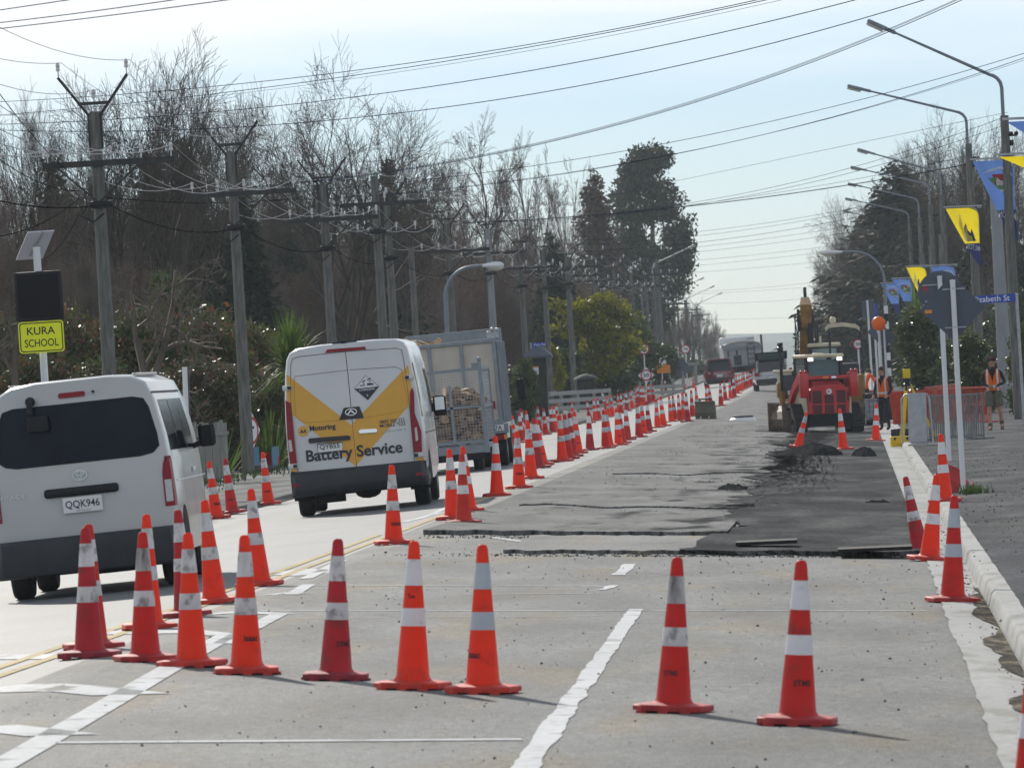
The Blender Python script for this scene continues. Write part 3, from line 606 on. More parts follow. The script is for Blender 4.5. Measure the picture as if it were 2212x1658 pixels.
for Y, X in ((505, -14.0), (640, -17.0), (700, -17.5), (780, -18), (860, -18.6)): arm_lamp(X, Y, 'distant street lamp arm reaching right over the road' if Y > 600 else 'far left street lamp arm standing out against the sky beyond the tall evergreen', Hp=7.6, flip=-1, up=.95, reach=2.4, group='street lamps on the far left side')
def curved_lamp(X, Y, H, reach, label, flip, stripes=0):
    t = thing('street_lamp', label, 'street lamp', (X, Y, G(X, Y)-.05), (0, R(-.2), 0))
    r = reach*.6; pts = [(0, 0, 0), (0, 0, H*.4), (0, 0, H-r)]+[(flip*r*(1-math.cos(a)), 0, H-r+r*math.sin(a)) for a in [R(x) for x in (15, 30, 45, 60, 75, 88)]]+[(flip*reach*.85, 0, H+.02)]
    MB().tube(pts, [.075, .07, .055]+[.045]*6+[.038], 12).build('pole_shaft', M['steel'], t, 50)
    x = flip*reach
    h = MB().loft([[(x*k+flip*.0, y_, H+z_) for y_, z_ in ((-.5*w_, 0), (-.35*w_, .10*w_/.3), (.35*w_, .10*w_/.3), (.5*w_, 0), (.3*w_, -.07*w_/.3), (-.3*w_, -.07*w_/.3))] for k, w_ in ((.8, .12), (.88, .2), (1.05, .3), (1.18, .28), (1.25, .1))]).build('lamp_head', M['white'], t, 50)
    MB().ball((x*1.1, 0, H-.05), .13, 10, 6, (1.5, .9, .7)).build('lens', M['lampglass'], h, 60)
    if stripes:
        for k in range(stripes): MB().tube([(0, 0, .25+k*.3), (0, 0, .55+k*.3)], [.098-k*.0015]*2, 14).build('painted_band', M['white' if k % 2 else 'black'], t, 50)
    return t
curved_lamp(-10.7, 185, 4.95, 1.28, 'curved grey street lamp with a white head, rising behind the firewood truck', 1)
curved_lamp(1.45, 268, 6.0, 1.95, 'curved street lamp on a black and white striped pole at the crossing', -1, 12)
# round concrete pole and thin poles on the right
power_pole(4.95, 224, 7.9, 'thick plain concrete pole behind the walking worker', vee=False, arm=False, m='conc', r0=.24, r1=.16, group='poles along the right side')
power_pole(4.9, 262, 6.9, 'reddish brown pole between the concrete pole and the yellow flag', vee=False, arm=False, group='poles along the right side')
for Y in (330, 372, 410): power_pole(4.6, Y, 7.4, 'grey pole farther back among the right hand trees', vee=False, arm=False, group='poles along the right side')
# wires slung across the road
def px_wire(pts, Ya, Yb, r=.010, m='wire', label='dark wire slung across the road high overhead', group='wires across the road'):
    (u0, v0), (um, vm), (u1, v1) = pts; P = []
    for i in range(25):
        t = i/24; q = ((1-t)*(1-2*t), 4*t*(1-t), t*(2*t-1)); u = q[0]*u0+q[1]*um+q[2]*u1; v = q[0]*v0+q[1]*vm+q[2]*v1
        P.append(at(u, v, 1/((1-t)/Ya+t/Yb)))
    return tag(MB().tube(P, r*.72, 4, False).build('power_line', M[m]), label, 'overhead wire', group)
for a in ([(-60, 31), (45, 15.5), (150, 0)], [(-60, 56), (160, 30), (390, -2)], [(-60, 69), (220, 36), (500, -1)]): px_wire(a, 70, 60, .006, label='wire crossing the top left corner of the sky', group='wires in the top left corner')
ax = [([(-40, 222), (560, 177), (1650, -3)], .008, 'wire'), ([(-40, 252), (560, 191), (1670, -3)], .008, 'wire'), ([(-40, 254), (560, 197), (1690, 0)], .004, 'wire'), ([(-40, 270), (560, 233), (1860, -3)], .009, 'wire'), ([(-40, 280), (560, 272), (2010, -4)], .009, 'wire')]
for (a, m_, b), r, m in ax:
    t = (m_[0]-a[0])/(b[0]-a[0]); f = ((m_[1]-(1-t)*(1-2*t)*a[1]-t*(2*t-1)*b[1])/(4*t*(1-t))); u = (m_[0]-(1-t)*(1-2*t)*a[0]-t*(2*t-1)*b[0])/(4*t*(1-t))
    px_wire([a, (u, f), b], 150, 95, r, m)
for (a, m_, b), Ya, Yb, r, m in (([(500, 408), (1120, 322), (2085, -3)], 190, 110, .009, 'wire'), ([(500, 406), (1120, 320), (2075, -3)], 190, 110, .006, 'wire'), ([(500, 406), (1120, 318), (2068, -2)], 190, 110, .006, 'wire'), ([(500, 422), (1120, 363), (2230, 110)], 215, 150, .010, 'wire'), ([(500, 436), (1120, 390), (2230, 119)], 215, 150, .010, 'wire'), ([(500, 434), (1120, 388), (2230, 124)], 215, 150, .006, 'wire'), ([(1230, 440), (1680, 345), (2176, 243)], 300, 190, .008, 'wire'), ([(1000, 482), (1680, 422), (2100, 353)], 300, 242, .022, 'cable'), ([(980, 478), (1680, 402), (2176, 250)], 300, 190, .009, 'wire'), ([(980, 480), (1680, 410), (2176, 268)], 300, 190, .009, 'wire'), ([(980, 482), (1680, 416), (2120, 330)], 330, 242, .009, 'wire'),
        ([(1200, 520), (1680, 478), (2060, 400)], 350, 312, .010, 'wire'), ([(1200, 530), (1680, 486), (2060, 405)], 350, 312, .010, 'wire'), ([(1200, 545), (1680, 500), (2060, 420)], 350, 312, .012, 'cable'), ([(1250, 556), (1680, 512), (2020, 455)], 390, 348, .010, 'wire'), ([(1250, 565), (1680, 524), (2020, 470)], 390, 348, .010, 'wire'), ([(1250, 578), (1680, 545), (2010, 500)], 420, 386, .010, 'wire'), ([(1300, 592), (1680, 556), (1990, 520)], 440, 430, .010, 'wire'), ([(1300, 600), (1680, 574), (1990, 540)], 460, 430, .010, 'wire'), ([(1350, 632), (1680, 618), (1960, 580)], 560, 478, .010, 'wire'), ([(1350, 640), (1680, 625), (1960, 600)], 600, 530, .010, 'wire'), ([(1450, 655), (1640, 652), (1900, 625)], 700, 590, .012, 'wire'), ([(1450, 690), (1640, 688), (1900, 672)], 760, 590, .012, 'wire')):
    t = (m_[0]-a[0])/(b[0]-a[0]); f = ((m_[1]-(1-t)*(1-2*t)*a[1]-t*(2*t-1)*b[1])/(4*t*(1-t))); u = (m_[0]-(1-t)*(1-2*t)*a[0]-t*(2*t-1)*b[0])/(4*t*(1-t))
    px_wire([a, (u, f), b], Ya, Yb, r, m)
# stays and service cables on the left
for (a, b), Ya, Yb in ((((-20, 512), (172, 428)), 118, 131), (((95, 560), (180, 443)), 125, 131), (((205, 424), (660, 425)), 131, 188), (((-20, 176), (180, 395)), 101, 131), (((-20, 330), (170, 412)), 101, 131)):
    wire(at(*a, Ya), at(*b, Yb), .15, .008, 'cable', 'black stay or service cable joining the nearest left pole', 'service cables at the nearest left pole')
# ------------------------------------------------------------------ signs
M['signback'] = mat('grey_sign_back', (.075, .095, .13), .55, .08, 3)
M['postw'] = mat('white_post', (.70, .72, .74), .4, .06, 3, stretch=(3, 3, .4))
M['blue'] = mat('street_sign_blue', (.012, .06, .42), .4, .05)
M['signred'] = mat('sign_red', (.42, .015, .03), .45, .05)
M['yel'] = mat('fluoro_yellow', (.86, .93, .012), .45, .03)
M['orange'] = mat('hivis_orange', (.85, .13, .012), .6, .1, 12, trans=.2)
def post(t, H, r=.038, m='postw'): return MB().tube([(0, 0, -.2), (0, 0, H)], r, 12).lathe([(r+.003, H-.03), (r+.003, H+.006), (.001, H+.012)], 12).build('post', M[m], t, 50)
p = gpix(2081, 1063); t = thing('diamond_sign', 'grey back of a diamond road sign on the nearer white post', 'road sign', p, (0, R(-.4), 0)); H = 2.98; post(t, H)
c = Vector((-.02, .05, H-.39)); MB().prism([(0, -.46), (.46, 0), (0, .46), (-.46, 0)], c, (1, 0, 0), (0, 0, 1), .004).build('sign_plate', M['signback'], t)
for dz, hw in ((.27, .16), (-.27, .15)): MB().box((.01, .035, c.z+dz), (hw*2, .02, .018)).tube([(-.045, 0, c.z+dz+.01), (0, -.045, c.z+dz+.01), (.045, 0, c.z+dz+.01)], .006, 5).build('clamp', M['galv'], t)
MB().box((-.36, .043, c.z-.03), (.10, .006, .05)).build('sticker', M['amber'], t)
p = gpix(2050, 995); t = thing('round_sign', 'grey back of a round road sign on the farther white post', 'road sign', p, (0, R(-.4), 0)); H = 3.35; post(t, H, .044)
MB().lathe([(.001, .05), (.41, .05), (.41, .056), (.001, .056)], 40, (.0, 0, H-.31), 'y').build('sign_plate', M['signback'], t)
for dz in (.16, -.2): MB().box((-.02, .035, H-.31+dz), (.6 if dz > 0 else .62, .02, .02)).build('clamp', M['galv'], t)
MB().box((-.27, .044, H-.21), (.07, .006, .1)).build('sticker', M['signred'], t); text('lettering', 'REMOVE', M['white'], t, (-.28, .043, H-.46), (1, 0, 0), (0, 0, 1), .03, .12)
for k in range(2): text('lettering', 'REMOVE', M['white'], t, (-.28, .043, H-.51-.0*k), (1, 0, 0), (0, 0, 1), .025, .12) if k else None
p = gpix(2212, 915); t = thing('street_name_sign', 'blue street name blade reading Elizabeth St on a slim post at the right edge', 'street sign', p, (0, R(-.8), R(6))); H = 3.32; post(t, H, .04, 'galv')
MB().rbox((-.68, 0, H-.10), (1.28, .02, .205), .008).build('name_blade', M['blue'], t)
text('lettering', 'Elizabeth St', M['white'], t, (-1.16, -.013, H-.165), (1, 0, 0), (0, 0, 1), .145, .98, .006)
# electronic school sign on the left
p = Vector((-12, 103.4, 0)); p.z = G(p.x, p.y); t = thing('school_speed_sign', 'solar powered school sign with black display panel above a yellow board reading KURA SCHOOL', 'school sign', p, (0, R(-1), 0)); post(t, 4.25, .056)
q = Vector((.0, -.07, 3.52)); MB().rbox(q, (.72, .10, .74), .03).build('display_panel', M['black'], t, 40)
MB().rbox(q-Vector((0, .052, 0)), (.62, .012, .64), .02).build('screen', mat('dark_screen', (.006, .006, .008), .9, .2, 40), t, 40)
def rr(w, h, r, n=5): return [(sx*(w/2-r)+r*math.cos(a+k), sy*(h/2-r)+r*math.sin(a+k)) for (sx, sy), a in zip(((1, 1), (-1, 1), (-1, -1), (1, -1)), (0, math.pi/2, math.pi, 1.5*math.pi)) for k in [math.pi/2*i/n for i in range(n+1)]]
yb = MB().prism(rr(.68, .47, .05), (.0, -.09, 2.91), (1, 0, 0), (0, 0, 1), .006).build('name_board', M['yel'], t)
bd = MB(); o_, i_ = rr(.645, .435, .045), rr(.615, .405, .035); n_ = len(o_)
bd.add([(a, -.0985, 2.91+b) for a, b in o_]+[(a, -.0985, 2.91+b) for a, b in i_], [(i, (i+1) % n_, n_+(i+1) % n_, n_+i) for i in range(n_)]); bd.build('border', M['ink'], yb)
text('lettering', 'KURA', M['ink'], yb, (-.21, -.0985, 2.945), (1, 0, 0), (0, 0, 1), .115, .42, .012); text('lettering', 'SCHOOL', M['ink'], yb, (-.255, -.0985, 2.765), (1, 0, 0), (0, 0, 1), .115, .51, .008)
pr_ = MB().prism([(-.20, 0), (.20, 0), (.44, .52), (.04, .52)], (-.14, .20, 4.10), (1, 0, 0), (0, -.66, .75), .03).build('solar_panel', mat('panel_back', (.52, .52, .57), .4, .05), t)
MB().bar((.0, .03, 4.2), (.02, .0, 4.34), .10, .06).bar((-.12, .14, 4.14), (.14, -.16, 4.48), .04).build('panel_bracket', M['galv'], t)
# speed signs farther along the left
def disc_sign(X, Y, zc, r, num, label, board=False, name='speed_sign', ph=None):
    t = thing(name, label, 'speed sign', (X, Y, G(X, Y)), (0, R(-.4), 0)); post(t, ph or zc+r*.9, .035)
    if board: MB().prism([(0, -r*1.4), (r*1.4, 0), (0, r*1.4), (-r*1.4, 0)], (0, -.045, zc), (1, 0, 0), (0, 0, 1), .006).build('backing_board', M['white'], t)
    MB().lathe([(.001, -.058), (r, -.058), (r, -.052)], 32, (0, 0, zc), 'y').build('red_ring', M['signred'], t)
    MB().lathe([(.001, -.062), (r*.76, -.062), (r*.76, -.056)], 32, (0, 0, zc), 'y').build('sign_face', M['plate'], t)
    text('lettering', num, M['ink'], t, (-r*.5, -.066, zc-r*.33), (1, 0, 0), (0, 0, 1), r*.66, r*1.0, .02)
    return t
def disc_px(u, v, Y, rp, num, label, board=False): p = at(u, v, Y); disc_sign(p.x, Y, p.z-G(p.x, Y), rp*Y/F, num, label, board)
disc_px(1391, 754, 395, 12, '50', 'upper round red ringed sign reading 50 on a tall white post')
disc_px(1396, 810, 366, 12.5, '50', 'lower sign reading 50 with a white diamond board, behind the cones', True)
disc_px(1481, 754, 470, 9.8, '70', 'round red ringed sign reading 70 near the red car')
disc_px(1854, 743, 262, 11, '50', 'round red ringed sign beside the curved roof of the roller')
# signs seen side on or from behind
def blade(u, v, Y, w, txt, label, H):
    p = at(u, v, Y); z = G(p.x, Y); t = thing('street_name_sign', label, 'street sign', (p.x, Y, z), (0, 0, R(8))); h = p.z-z+.1; post(t, h, .04, 'galv')
    MB().rbox((w/2+.05, 0, h-.1), (w, .02, .2), .008).build('name_blade', M['blue'], t); text('lettering', txt, M['white'], t, (.15, -.013, h-.15), (1, 0, 0), (0, 0, 1), .11, w*.8)
blade(1303, 766, 352, .82, 'Pinewood Ave', 'small blue street name blade in front of the dark bush by the white rails', 2)
blade(1146, 745, 300, .60, 'Park Rd', 'small blue street name blade beside the dark gate pillar', 2)
# ------------------------------------------------------------------ vehicles
M['vanwhite'] = mat('van_white', (.47, .485, .482), .28, .04, 2, coat=.5)
M['vanwhite2'] = mat('van_clean_white', (.60, .61, .62), .26, .04, 2, coat=.5)
M['vanyellow'] = mat('van_yellow', (.72, .36, .008), .3, .04, 3, coat=.4)
M['bumper'] = mat('bumper_grey', (.028, .030, .036), .55, .2, 6)
M['seam'] = mat('panel_seam', (.03, .03, .032), .7, 0)
M['navy'] = mat('navy_ink', (.022, .028, .05), .5, 0)
M['headliner'] = mat('window_dark', (.010, .014, .026), .12, .3, 1.2, spec=.12)
def wheel(parent, x, y, r, w_, rimk=.6, dual=False):
    t = MB().lathe([(r*.62, -w_/2), (r*.92, -w_/2), (r, -w_/2+.03), (r, w_/2-.03), (r*.92, w_/2), (r*.62, w_/2)], 28, (x, y, r), 'x').build('wheel', M['rubber'], parent, 40)
    MB().lathe([(.01, -w_*.36), (r*.3, -w_*.4), (r*rimk, -w_*.30), (r*.63, -w_*.48), (r*.63, w_*.48), (r*rimk, w_*.30), (r*.3, w_*.4), (.01, w_*.36)], 20, (x, y, r), 'x').build('rim', M['galv'], t, 40)
    return t
def van_body(W, H, L, z0, nose, prof, ins=.05):
    half = [(a*W/2, b*(H-z0)+z0) for a, b in prof]; sec = half+[(-x, z) for x, z in reversed(half) if x > 1e-6]
    st = [(0, ins, 1), (.012, ins*.45, 1), (.045, ins*.12, 1), (.10, 0, 1)]
    ss = []
    for y, i, k in st: ss.append([(x*(1-i/(W/2)), y+.05*(z-z0)/(H-z0), z if z < H*.6 else z-i*.8*(z-H*.6)/(H*.4)) for x, z in sec])
    for f, hk, wk in [(.35, 1, 1), (.7, 1, 1)]+nose:
        zt = z0+(H-z0)*hk
        ss.append([(x*wk, L*f, min(z, zt-.05*max(0, (z-zt))) if z > zt else z) for x, z in sec])
    return MB().loft(ss)
def half_at(prof, W, H, z0, z):
    p = [(b*(H-z0)+z0, a*W/2) for a, b in prof]
    for (za, a), (zb, b) in zip(p[:-1], p[1:]):
        if za <= z <= zb and zb > za: return a+(b-a)*(z-za)/(zb-za)
    return p[-1][1]
class Rear:                                         # flat rear face of a van: x, z -> point, pieces laid on it
    def __init__(s, parent, lean, z0, H, tilt, u0, v0, px, th):
        s.p = parent; s.k = lean/(H-z0); s.z0 = z0; s.u0, s.v0, s.px, s.c, s.s = u0, v0, px, math.cos(th), math.sin(th)
    def xz(s, u, v):
        dx, dy = (u-s.u0)*s.px, (s.v0-v)*s.px; return (dx*s.c+dy*s.s, -dx*s.s+dy*s.c)
    def pt(s, x, z, off=0.): return (x, s.k*(z-s.z0)-off, z)
    def poly(s, name, pts, m, off=.004, th=.004, raw=False, parent=None):
        q = pts if raw else [s.xz(*a) for a in pts]; n = len(q); mb = MB()
        mb.add([s.pt(x, z, off) for x, z in q]+[s.pt(x, z, off-th) for x, z in q], [tuple(range(n))]+[(i, (i+1) % n, n+(i+1) % n, n+i) for i in range(n)])
        return mb.build(name, M[m], parent or s.p)
    def line(s, name, pts, w_=.008, m='seam', off=.006, raw=False):
        q = pts if raw else [s.xz(*a) for a in pts]; return MB().tube([s.pt(x, z, off-w_/2) for x, z in q], w_/2, 5).build(name, M[m], s.p)
    def text(s, txt, a, b, h, m='navy', off=.009, bold=0., parent=None):
        (x0, z0), (x1, z1) = s.xz(*a), s.xz(*b); z0 = (z0+z1)/2
        return text('lettering', txt, M[m], parent or s.p, s.pt(x0, z0, off), (1, 0, 0), (0, s.k, 1), h, x1-x0, bold)
def ell(cx, cz, a, b, n=24): return [(cx+a*math.cos(2*math.pi*i/n), cz+b*math.sin(2*math.pi*i/n)) for i in range(n)]
def rrp(x0, z0, x1, z1, r): return [(x+(x0+x1)/2, z+(z0+z1)/2) for x, z in rr(x1-x0, z1-z0, r, 4)]
# ---- white minibus
W, H, L, z0 = 1.79, 2.08, 4.75, .30
prof = [(.0, 0), (.94, 0), (1, .10), (1, .30), (.985, .50), (.95, .66), (.88, .85), (.80, .945), (.66, .985), (.4, 1.0), (0, 1.0)]
Y = 66.4; X = (173-1837)*Y/F
t = thing('minibus', 'white minibus with dark rear window and black bumper, cut off by the left edge', 'minibus', (X, Y, G(X, Y)), (0, R(-3.5), R(1.4)))
van_body(W, H, L, z0, [(.80, .98, 1), (.87, .86, .99), (.94, .64, .97), (.985, .46, .93), (1, .36, .85)], prof).build('body', M['vanwhite'], t, 35)
r = Rear(t, .05, z0, H, 0, 173, 1281, 1/226, R(6.1))
r.poly('rear_window', [(-.70, 1.30), (-.60, 1.28), (.60, 1.28), (.72, 1.30), (.785, 1.36), (.775, 1.48), (.72, 1.74), (.68, 1.82), (.58, 1.845), (-.58, 1.845), (-.68, 1.82), (-.72, 1.74), (-.775, 1.48), (-.785, 1.36)], 'headliner', .008, .01, True)
r.line('window_seal', [(-.70, 1.30), (-.60, 1.28), (.60, 1.28), (.72, 1.30), (.785, 1.36), (.775, 1.48), (.72, 1.74), (.68, 1.82), (.58, 1.845), (-.58, 1.845), (-.68, 1.82), (-.72, 1.74), (-.775, 1.48), (-.785, 1.36), (-.70, 1.30)], .014, 'black', .010, True)
bp_ = MB(); rows = []
for z, e in ((.22, .0), (.24, .05), (.42, .085), (.56, .075), (.585, .03)): rows.append([(-.895, .35, z), (-.89, .06-e*.5, z), (-.82, -.01-e, z), (0, -.03-e, z), (.82, -.01-e, z), (.89, .06-e*.5, z), (.895, .35, z)])
bp_.loft(rows, closed=False, caps=False).build('bumper', M['bumper'], t, 50)
gr_ = MB().rbox((0, .0, 1.005), (.72, .07, .085), .025).build('tailgate_handle', M['black'], t, 50)
pl = MB().rbox((0, -.012, .875), (.385, .02, .155), .012).build('number_plate', M['plate'], t)
text('lettering', 'QQK946', M['navy'], pl, (-.165, -.024, .835), (1, 0, 0), (0, 0, 1), .085, .33, .012); text('lettering', 'NEW ZEALAND', M['navy'], pl, (-.07, -.024, .815), (1, 0, 0), (0, 0, 1), .010, .14)
em = MB()
def ring_(mb, cx, cz, a, b, w_, y=-.016): 
    n = 26; mb.add([(cx+k*math.cos(2*math.pi*i/n), y, cz+j*math.sin(2*math.pi*i/n)) for k, j in ((a, b), (a-w_, b-w_)) for i in range(n)], [(i, (i+1) % n, n+(i+1) % n, n+i) for i in range(n)])
ring_(em, 0, 1.155, .075, .052, .010); ring_(em, 0, 1.172, .047, .022, .008); ring_(em, 0, 1.157, .022, .042, .008)
em.build('emblem', M['chrome'], t)
text('lettering', 'HIACE', M['chrome'], t, (-.78, r.k*(1-z0)-.007, .985), (1, 0, 0), (0, 0, 1), .045, .24, .01)
r.poly('high_brake_lamp', rrp(-.13, 1.905, .13, 1.955, .02), 'redlens', .012, .014, True)
MB().tube([(.21, -.03, 1.94), (.21, .05, 1.94)], .012, 8).build('washer_nozzle', M['black'], t)
MB().tube([(-.40, .03, 1.9), (-.40, -.13, 1.89), (-.40, -.15, 1.78)], .028, 8).ball((-.4, -.02, 1.90), .05, 8, 6).rbox((-.34, -.14, 1.685), (.20, .04, .16), .03).build('rear_mirror', M['black'], t, 40)
def hz(z): return half_at(prof, W, H, z0, z)
for s in (-1, 1):
    tl = MB(); rows = []
    for z, xa in ((.77, .80), (.9, .80), (1.08, .80), (1.18, .815), (1.25, .845)):
        h_ = hz(z); rows.append([(s*(xa-.01), r.k*(z-z0)-.006, z), (s*(h_-.05), r.k*(z-z0)-.008, z), (s*(h_-.012), .03, z), (s*(h_+.006), .09, z), (s*(h_+.006), .13-.09*(z > 1.2), z)])
    tl.loft(rows, closed=False, caps=False).build('tail_lamp', M['redlens'], t, 40)
    for zz, hh in ((.97, .055), (.865, .05)): r.poly('reversing_lamp', [(s*.805, zz-hh), (s*.872, zz-hh), (s*.872, zz+hh), (s*.805, zz+hh)], 'clear', .014, .01, True)
    # side windows and doors on the flank
    def side(name, y0, y1, za, zb, m, off=.004, n=5, sl=0):
        rows = [[(s*(hz(z)+off), y+sl*(z-za), z) for z in [za+(zb-za)*i/n for i in range(n+1)]] for y in (y0, y1)]
        return MB().loft(rows, closed=False, caps=False).build(name, M[m], t, 60)
    side('side_window', .34, 1.45, 1.30, 1.80, 'glass'); side('side_window', 1.52, 2.55, 1.30, 1.80, 'glass'); side('side_window', 2.66, 3.5, 1.30, 1.80, 'glass', sl=-.25)
    side('gutter_strip', .1, 3.6, 1.865, 1.885, 'seam', .006, 2)
    side('sill_moulding', .5, 4.3, 1.0, 1.012, 'white', .010, 2)
    for y_ in (1.48, 2.6, 3.62): side('door_seam', y_, y_+.012, .45, 1.86, 'seam', .003)
    MB().rbox((s*(hz(1.1)+.015), 2.75, 1.08), (.03, .18, .05), .012).build('door_handle', M['white'], t)
    MB().rbox((s*1.02, 3.42, 1.40), (.17, .10, .23), .035).bar((s*.86, 3.45, 1.3), (s*.96, 3.42, 1.33), .06, .05).build('wing_mirror', M['black'], t, 40)
    for y_ in (1.0, 3.57): wheel(t, s*.74, y_, .335, .20)
    MB().prism([(.40*math.cos(a), .40*math.sin(a)) for a in [math.pi*i/12 for i in range(13)]], (s*.897, 1.0, .36), (0, 1, 0), (0, 0, 1), .004).build('wheel_arch', M['under'], t)
MB().box((0, 2.3, .33), (1.5, 4.2, .16)).box((.3, .5, .26), (.5, .3, .15)).tube([(-.4, .05, .22), (-.4, .6, .24)], .03, 8).tube([(-.75, 1, .335), (.75, 1, .335)], .05, 8).build('underbody', M['under'], t)
for k in range(7): MB().rbox((-.6+k*.2, 1.6, H-.012), (.05, 2.6, .02), .008).build('roof_rib', M['vanwhite'], t)
# ---- battery service van
W, H, L, z0 = 2.02, 2.49, 5.5, .36
prof = [(.0, 0), (.95, 0), (1, .10), (1, .32), (.99, .5), (.965, .66), (.925, .82), (.885, .92), (.83, .965), (.72, .99), (.4, 1.0), (0, 1.0)]
Y = 101.4; X = (767.7-1837)*Y/F
t = thing('delivery_van', 'white and yellow van with Battery Service lettering across its rear doors', 'van', (X, Y, G(X, Y)), (0, R(-3.2), R(1.2)))
vb = van_body(W, H, L, z0, [(.78, .99, 1), (.85, .84, .99), (.93, .56, .96), (.98, .44, .92), (1, .32, .85)], prof, .055); vb.build('body', M['vanwhite2'], t, 35)
r = Rear(t, .05, z0, H, 0, 800-14, 1592, .3376/148, R(5.8))
r.poly('yellow_panel', [(298, 712), (330, 738), (712, 1035), (740, 1300), (333, 968), (300, 885)], 'vanyellow', .004, .004)
r.poly('yellow_panel', [(1078, 652), (1098, 780), (1092, 905), (740, 1300), (712, 1035)], 'vanyellow', .004, .004)
r.poly('yellow_panel', [(325, 1322), (366, 1318), (366, 1338), (325, 1342)], 'vanyellow', .005); r.poly('yellow_panel', [(1130, 1246), (1180, 1242), (1180, 1262), (1130, 1266)], 'vanyellow', .005)
r.line('door_seam', [(372, 1336), (360, 1285), (325, 900), (323, 650), (335, 612), (380, 598), (675, 566), (1000, 544), (1035, 555), (1050, 620), (1085, 900), (1115, 1215), (1118, 1268)])
r.line('door_seam', [(675, 566), (700, 800), (722, 1050), (748, 1300), (752, 1420)], .009)
r.line('window_outline', [(640, 1008), (430, 1022), (385, 1010), (355, 970), (345, 760), (350, 725), (690, 684)], .006, off=.005); r.line('window_outline', [(700, 683), (1000, 664), (1035, 680), (1072, 880), (1068, 920), (1030, 950), (800, 990)], .006, off=.005)
bp_ = MB(); rows = []
for z, e in ((.30, .0), (.33, .06), (.45, .09), (.62, .075), (.66, .01)): rows.append([(-1.012, .45, z), (-1.0, .05-e*.4, z), (-.93, -.01-e, z), (0, -.02-e, z), (.93, -.01-e, z), (1.0, .05-e*.4, z), (1.012, .45, z)])
bp_.loft(rows, closed=False, caps=False).build('bumper', M['bumper'], t, 50)
r.poly('lower_panel', [(325, 1335), (370, 1338), (1120, 1268), (1195, 1264), (1195, 1350), (330, 1440)], 'bumper', .012, .02)
for a, b in (((340, 1415), (380, 1435)), ((1130, 1342), (1170, 1362))): r.poly('reflector', [a, (b[0], a[1]-4), (b[0], b[1]-4), (a[0], b[1])], 'redlens', .105, .02)
r.poly('badge_panel', [(635, 1005), (665, 926), (765, 917), (795, 992)], 'bumper', .014, .012)
cx_, cz_ = r.xz(711, 953); em = MB(); yy_ = r.pt(cx_, cz_, .017)[1]
ring_(em, cx_, cz_, .088, .053, .011, yy_)
for s in (-1, 1): em.add([(cx_, yy_, cz_+.038), (cx_+s*.055, yy_, cz_-.022), (cx_+s*.055, yy_, cz_-.036), (cx_+s*.012, yy_, cz_-.004), (cx_, yy_, cz_+.012)], [(0, 1, 2, 3, 4)])
em.build('emblem', M['chrome'], t)
r.poly('door_handle', [(760, 1075), (775, 1065), (870, 1060), (882, 1068), (876, 1082), (775, 1090), (764, 1086)], 'chrome', .035, .03)
r.poly('plate_lamp_bar', [(437, 1135), (445, 1122), (695, 1103), (707, 1112), (705, 1132), (445, 1154)], 'bumper', .035, .034)
pl = r.poly('number_plate', [(497, 1160), (655, 1147), (659, 1200), (500, 1216)], 'plate', .012, .01); fr = r.line('plate_frame', [(497, 1160), (655, 1147), (659, 1200), (500, 1216), (497, 1160)], .014, 'bumper', .018)
r.text('QYB55', (512, 1198), (640, 1187), .078, 'ink', .016, .012, pl)
r.text('Battery Service', (428, 1292), (1048, 1240), .225, 'navy', .010, .026)
r.text('Motoring', (448, 1086), (615, 1073), .105, 'navy', .010, .03)
cx_, cz_ = r.xz(404, 1077); bd = r.poly('badge', ell(cx_, cz_, .078, .078), 'vanyellow', .007, .004, True)
text('lettering', 'AA', M['navy'], bd, r.pt(cx_-.052, cz_-.028, .012), (1, 0, 0), (.15, 0, 1), .056, .10, .03)
r.text('0800 500 222', (896, 1027), (1057, 1014), .05, 'navy', .010, .008); r.text('MOBILE *222', (897, 1052), (1062, 1038), .05, 'navy', .010, .008); r.text('DELIVER 9', (925, 1082), (1068, 1072), .03, 'galv', .009)
cx_, cz_ = r.xz(812, 797); q = .178
d0 = r.poly('hazard_label', [(cx_, cz_-q), (cx_+q, cz_), (cx_, cz_+q), (cx_-q, cz_)], 'plate', .008, .004, True); r.line('hazard_border', [(cx_, cz_-q), (cx_+q, cz_), (cx_, cz_+q), (cx_-q, cz_), (cx_, cz_-q)], .008, 'navy', .011, True)
r.poly('hazard_field', [(cx_, cz_-q), (cx_+q, cz_), (cx_-q, cz_)], 'navy', .0095, .002, True, d0)
text('lettering', 'CORROSIVE', M['plate'], d0, r.pt(cx_-.115, cz_-.042, .012), (1, 0, 0), (0, r.k, 1), .030, .23, .012); text('lettering', '8', M['plate'], d0, r.pt(cx_-.012, cz_-.13, .012), (1, 0, 0), (0, r.k, 1), .034)
for pts in ([(-.10, .03), (-.02, .03), (-.02, .045), (-.10, .045)], [(.01, .03), (.11, .03), (.10, .05), (.06, .065), (.01, .06)], [(-.06, .08), (-.01, .10), (-.015, .115), (-.065, .095)], [(.02, .10), (.075, .125), (.07, .14), (.015, .115)], [(-.045, .052), (-.03, .052), (-.03, .075), (-.045, .075)], [(.045, .075), (.06, .075), (.06, .1), (.045, .1)]):
    r.poly('hazard_symbol', [(cx_+a, cz_+b) for a, b in pts], 'navy', .0098, .002, True, d0)
r.poly('high_brake_lamp', [(543, 574), (560, 552), (800, 534), (809, 551)], 'redlens', .02, .02)
MB().rbox((-.03, .1, H+.01), (.08, .08, .05), .01).tube([(-.2, .1, H+.005), (.16, .1, H+.005)], .012, 6).build('roof_camera', M['black'], t)
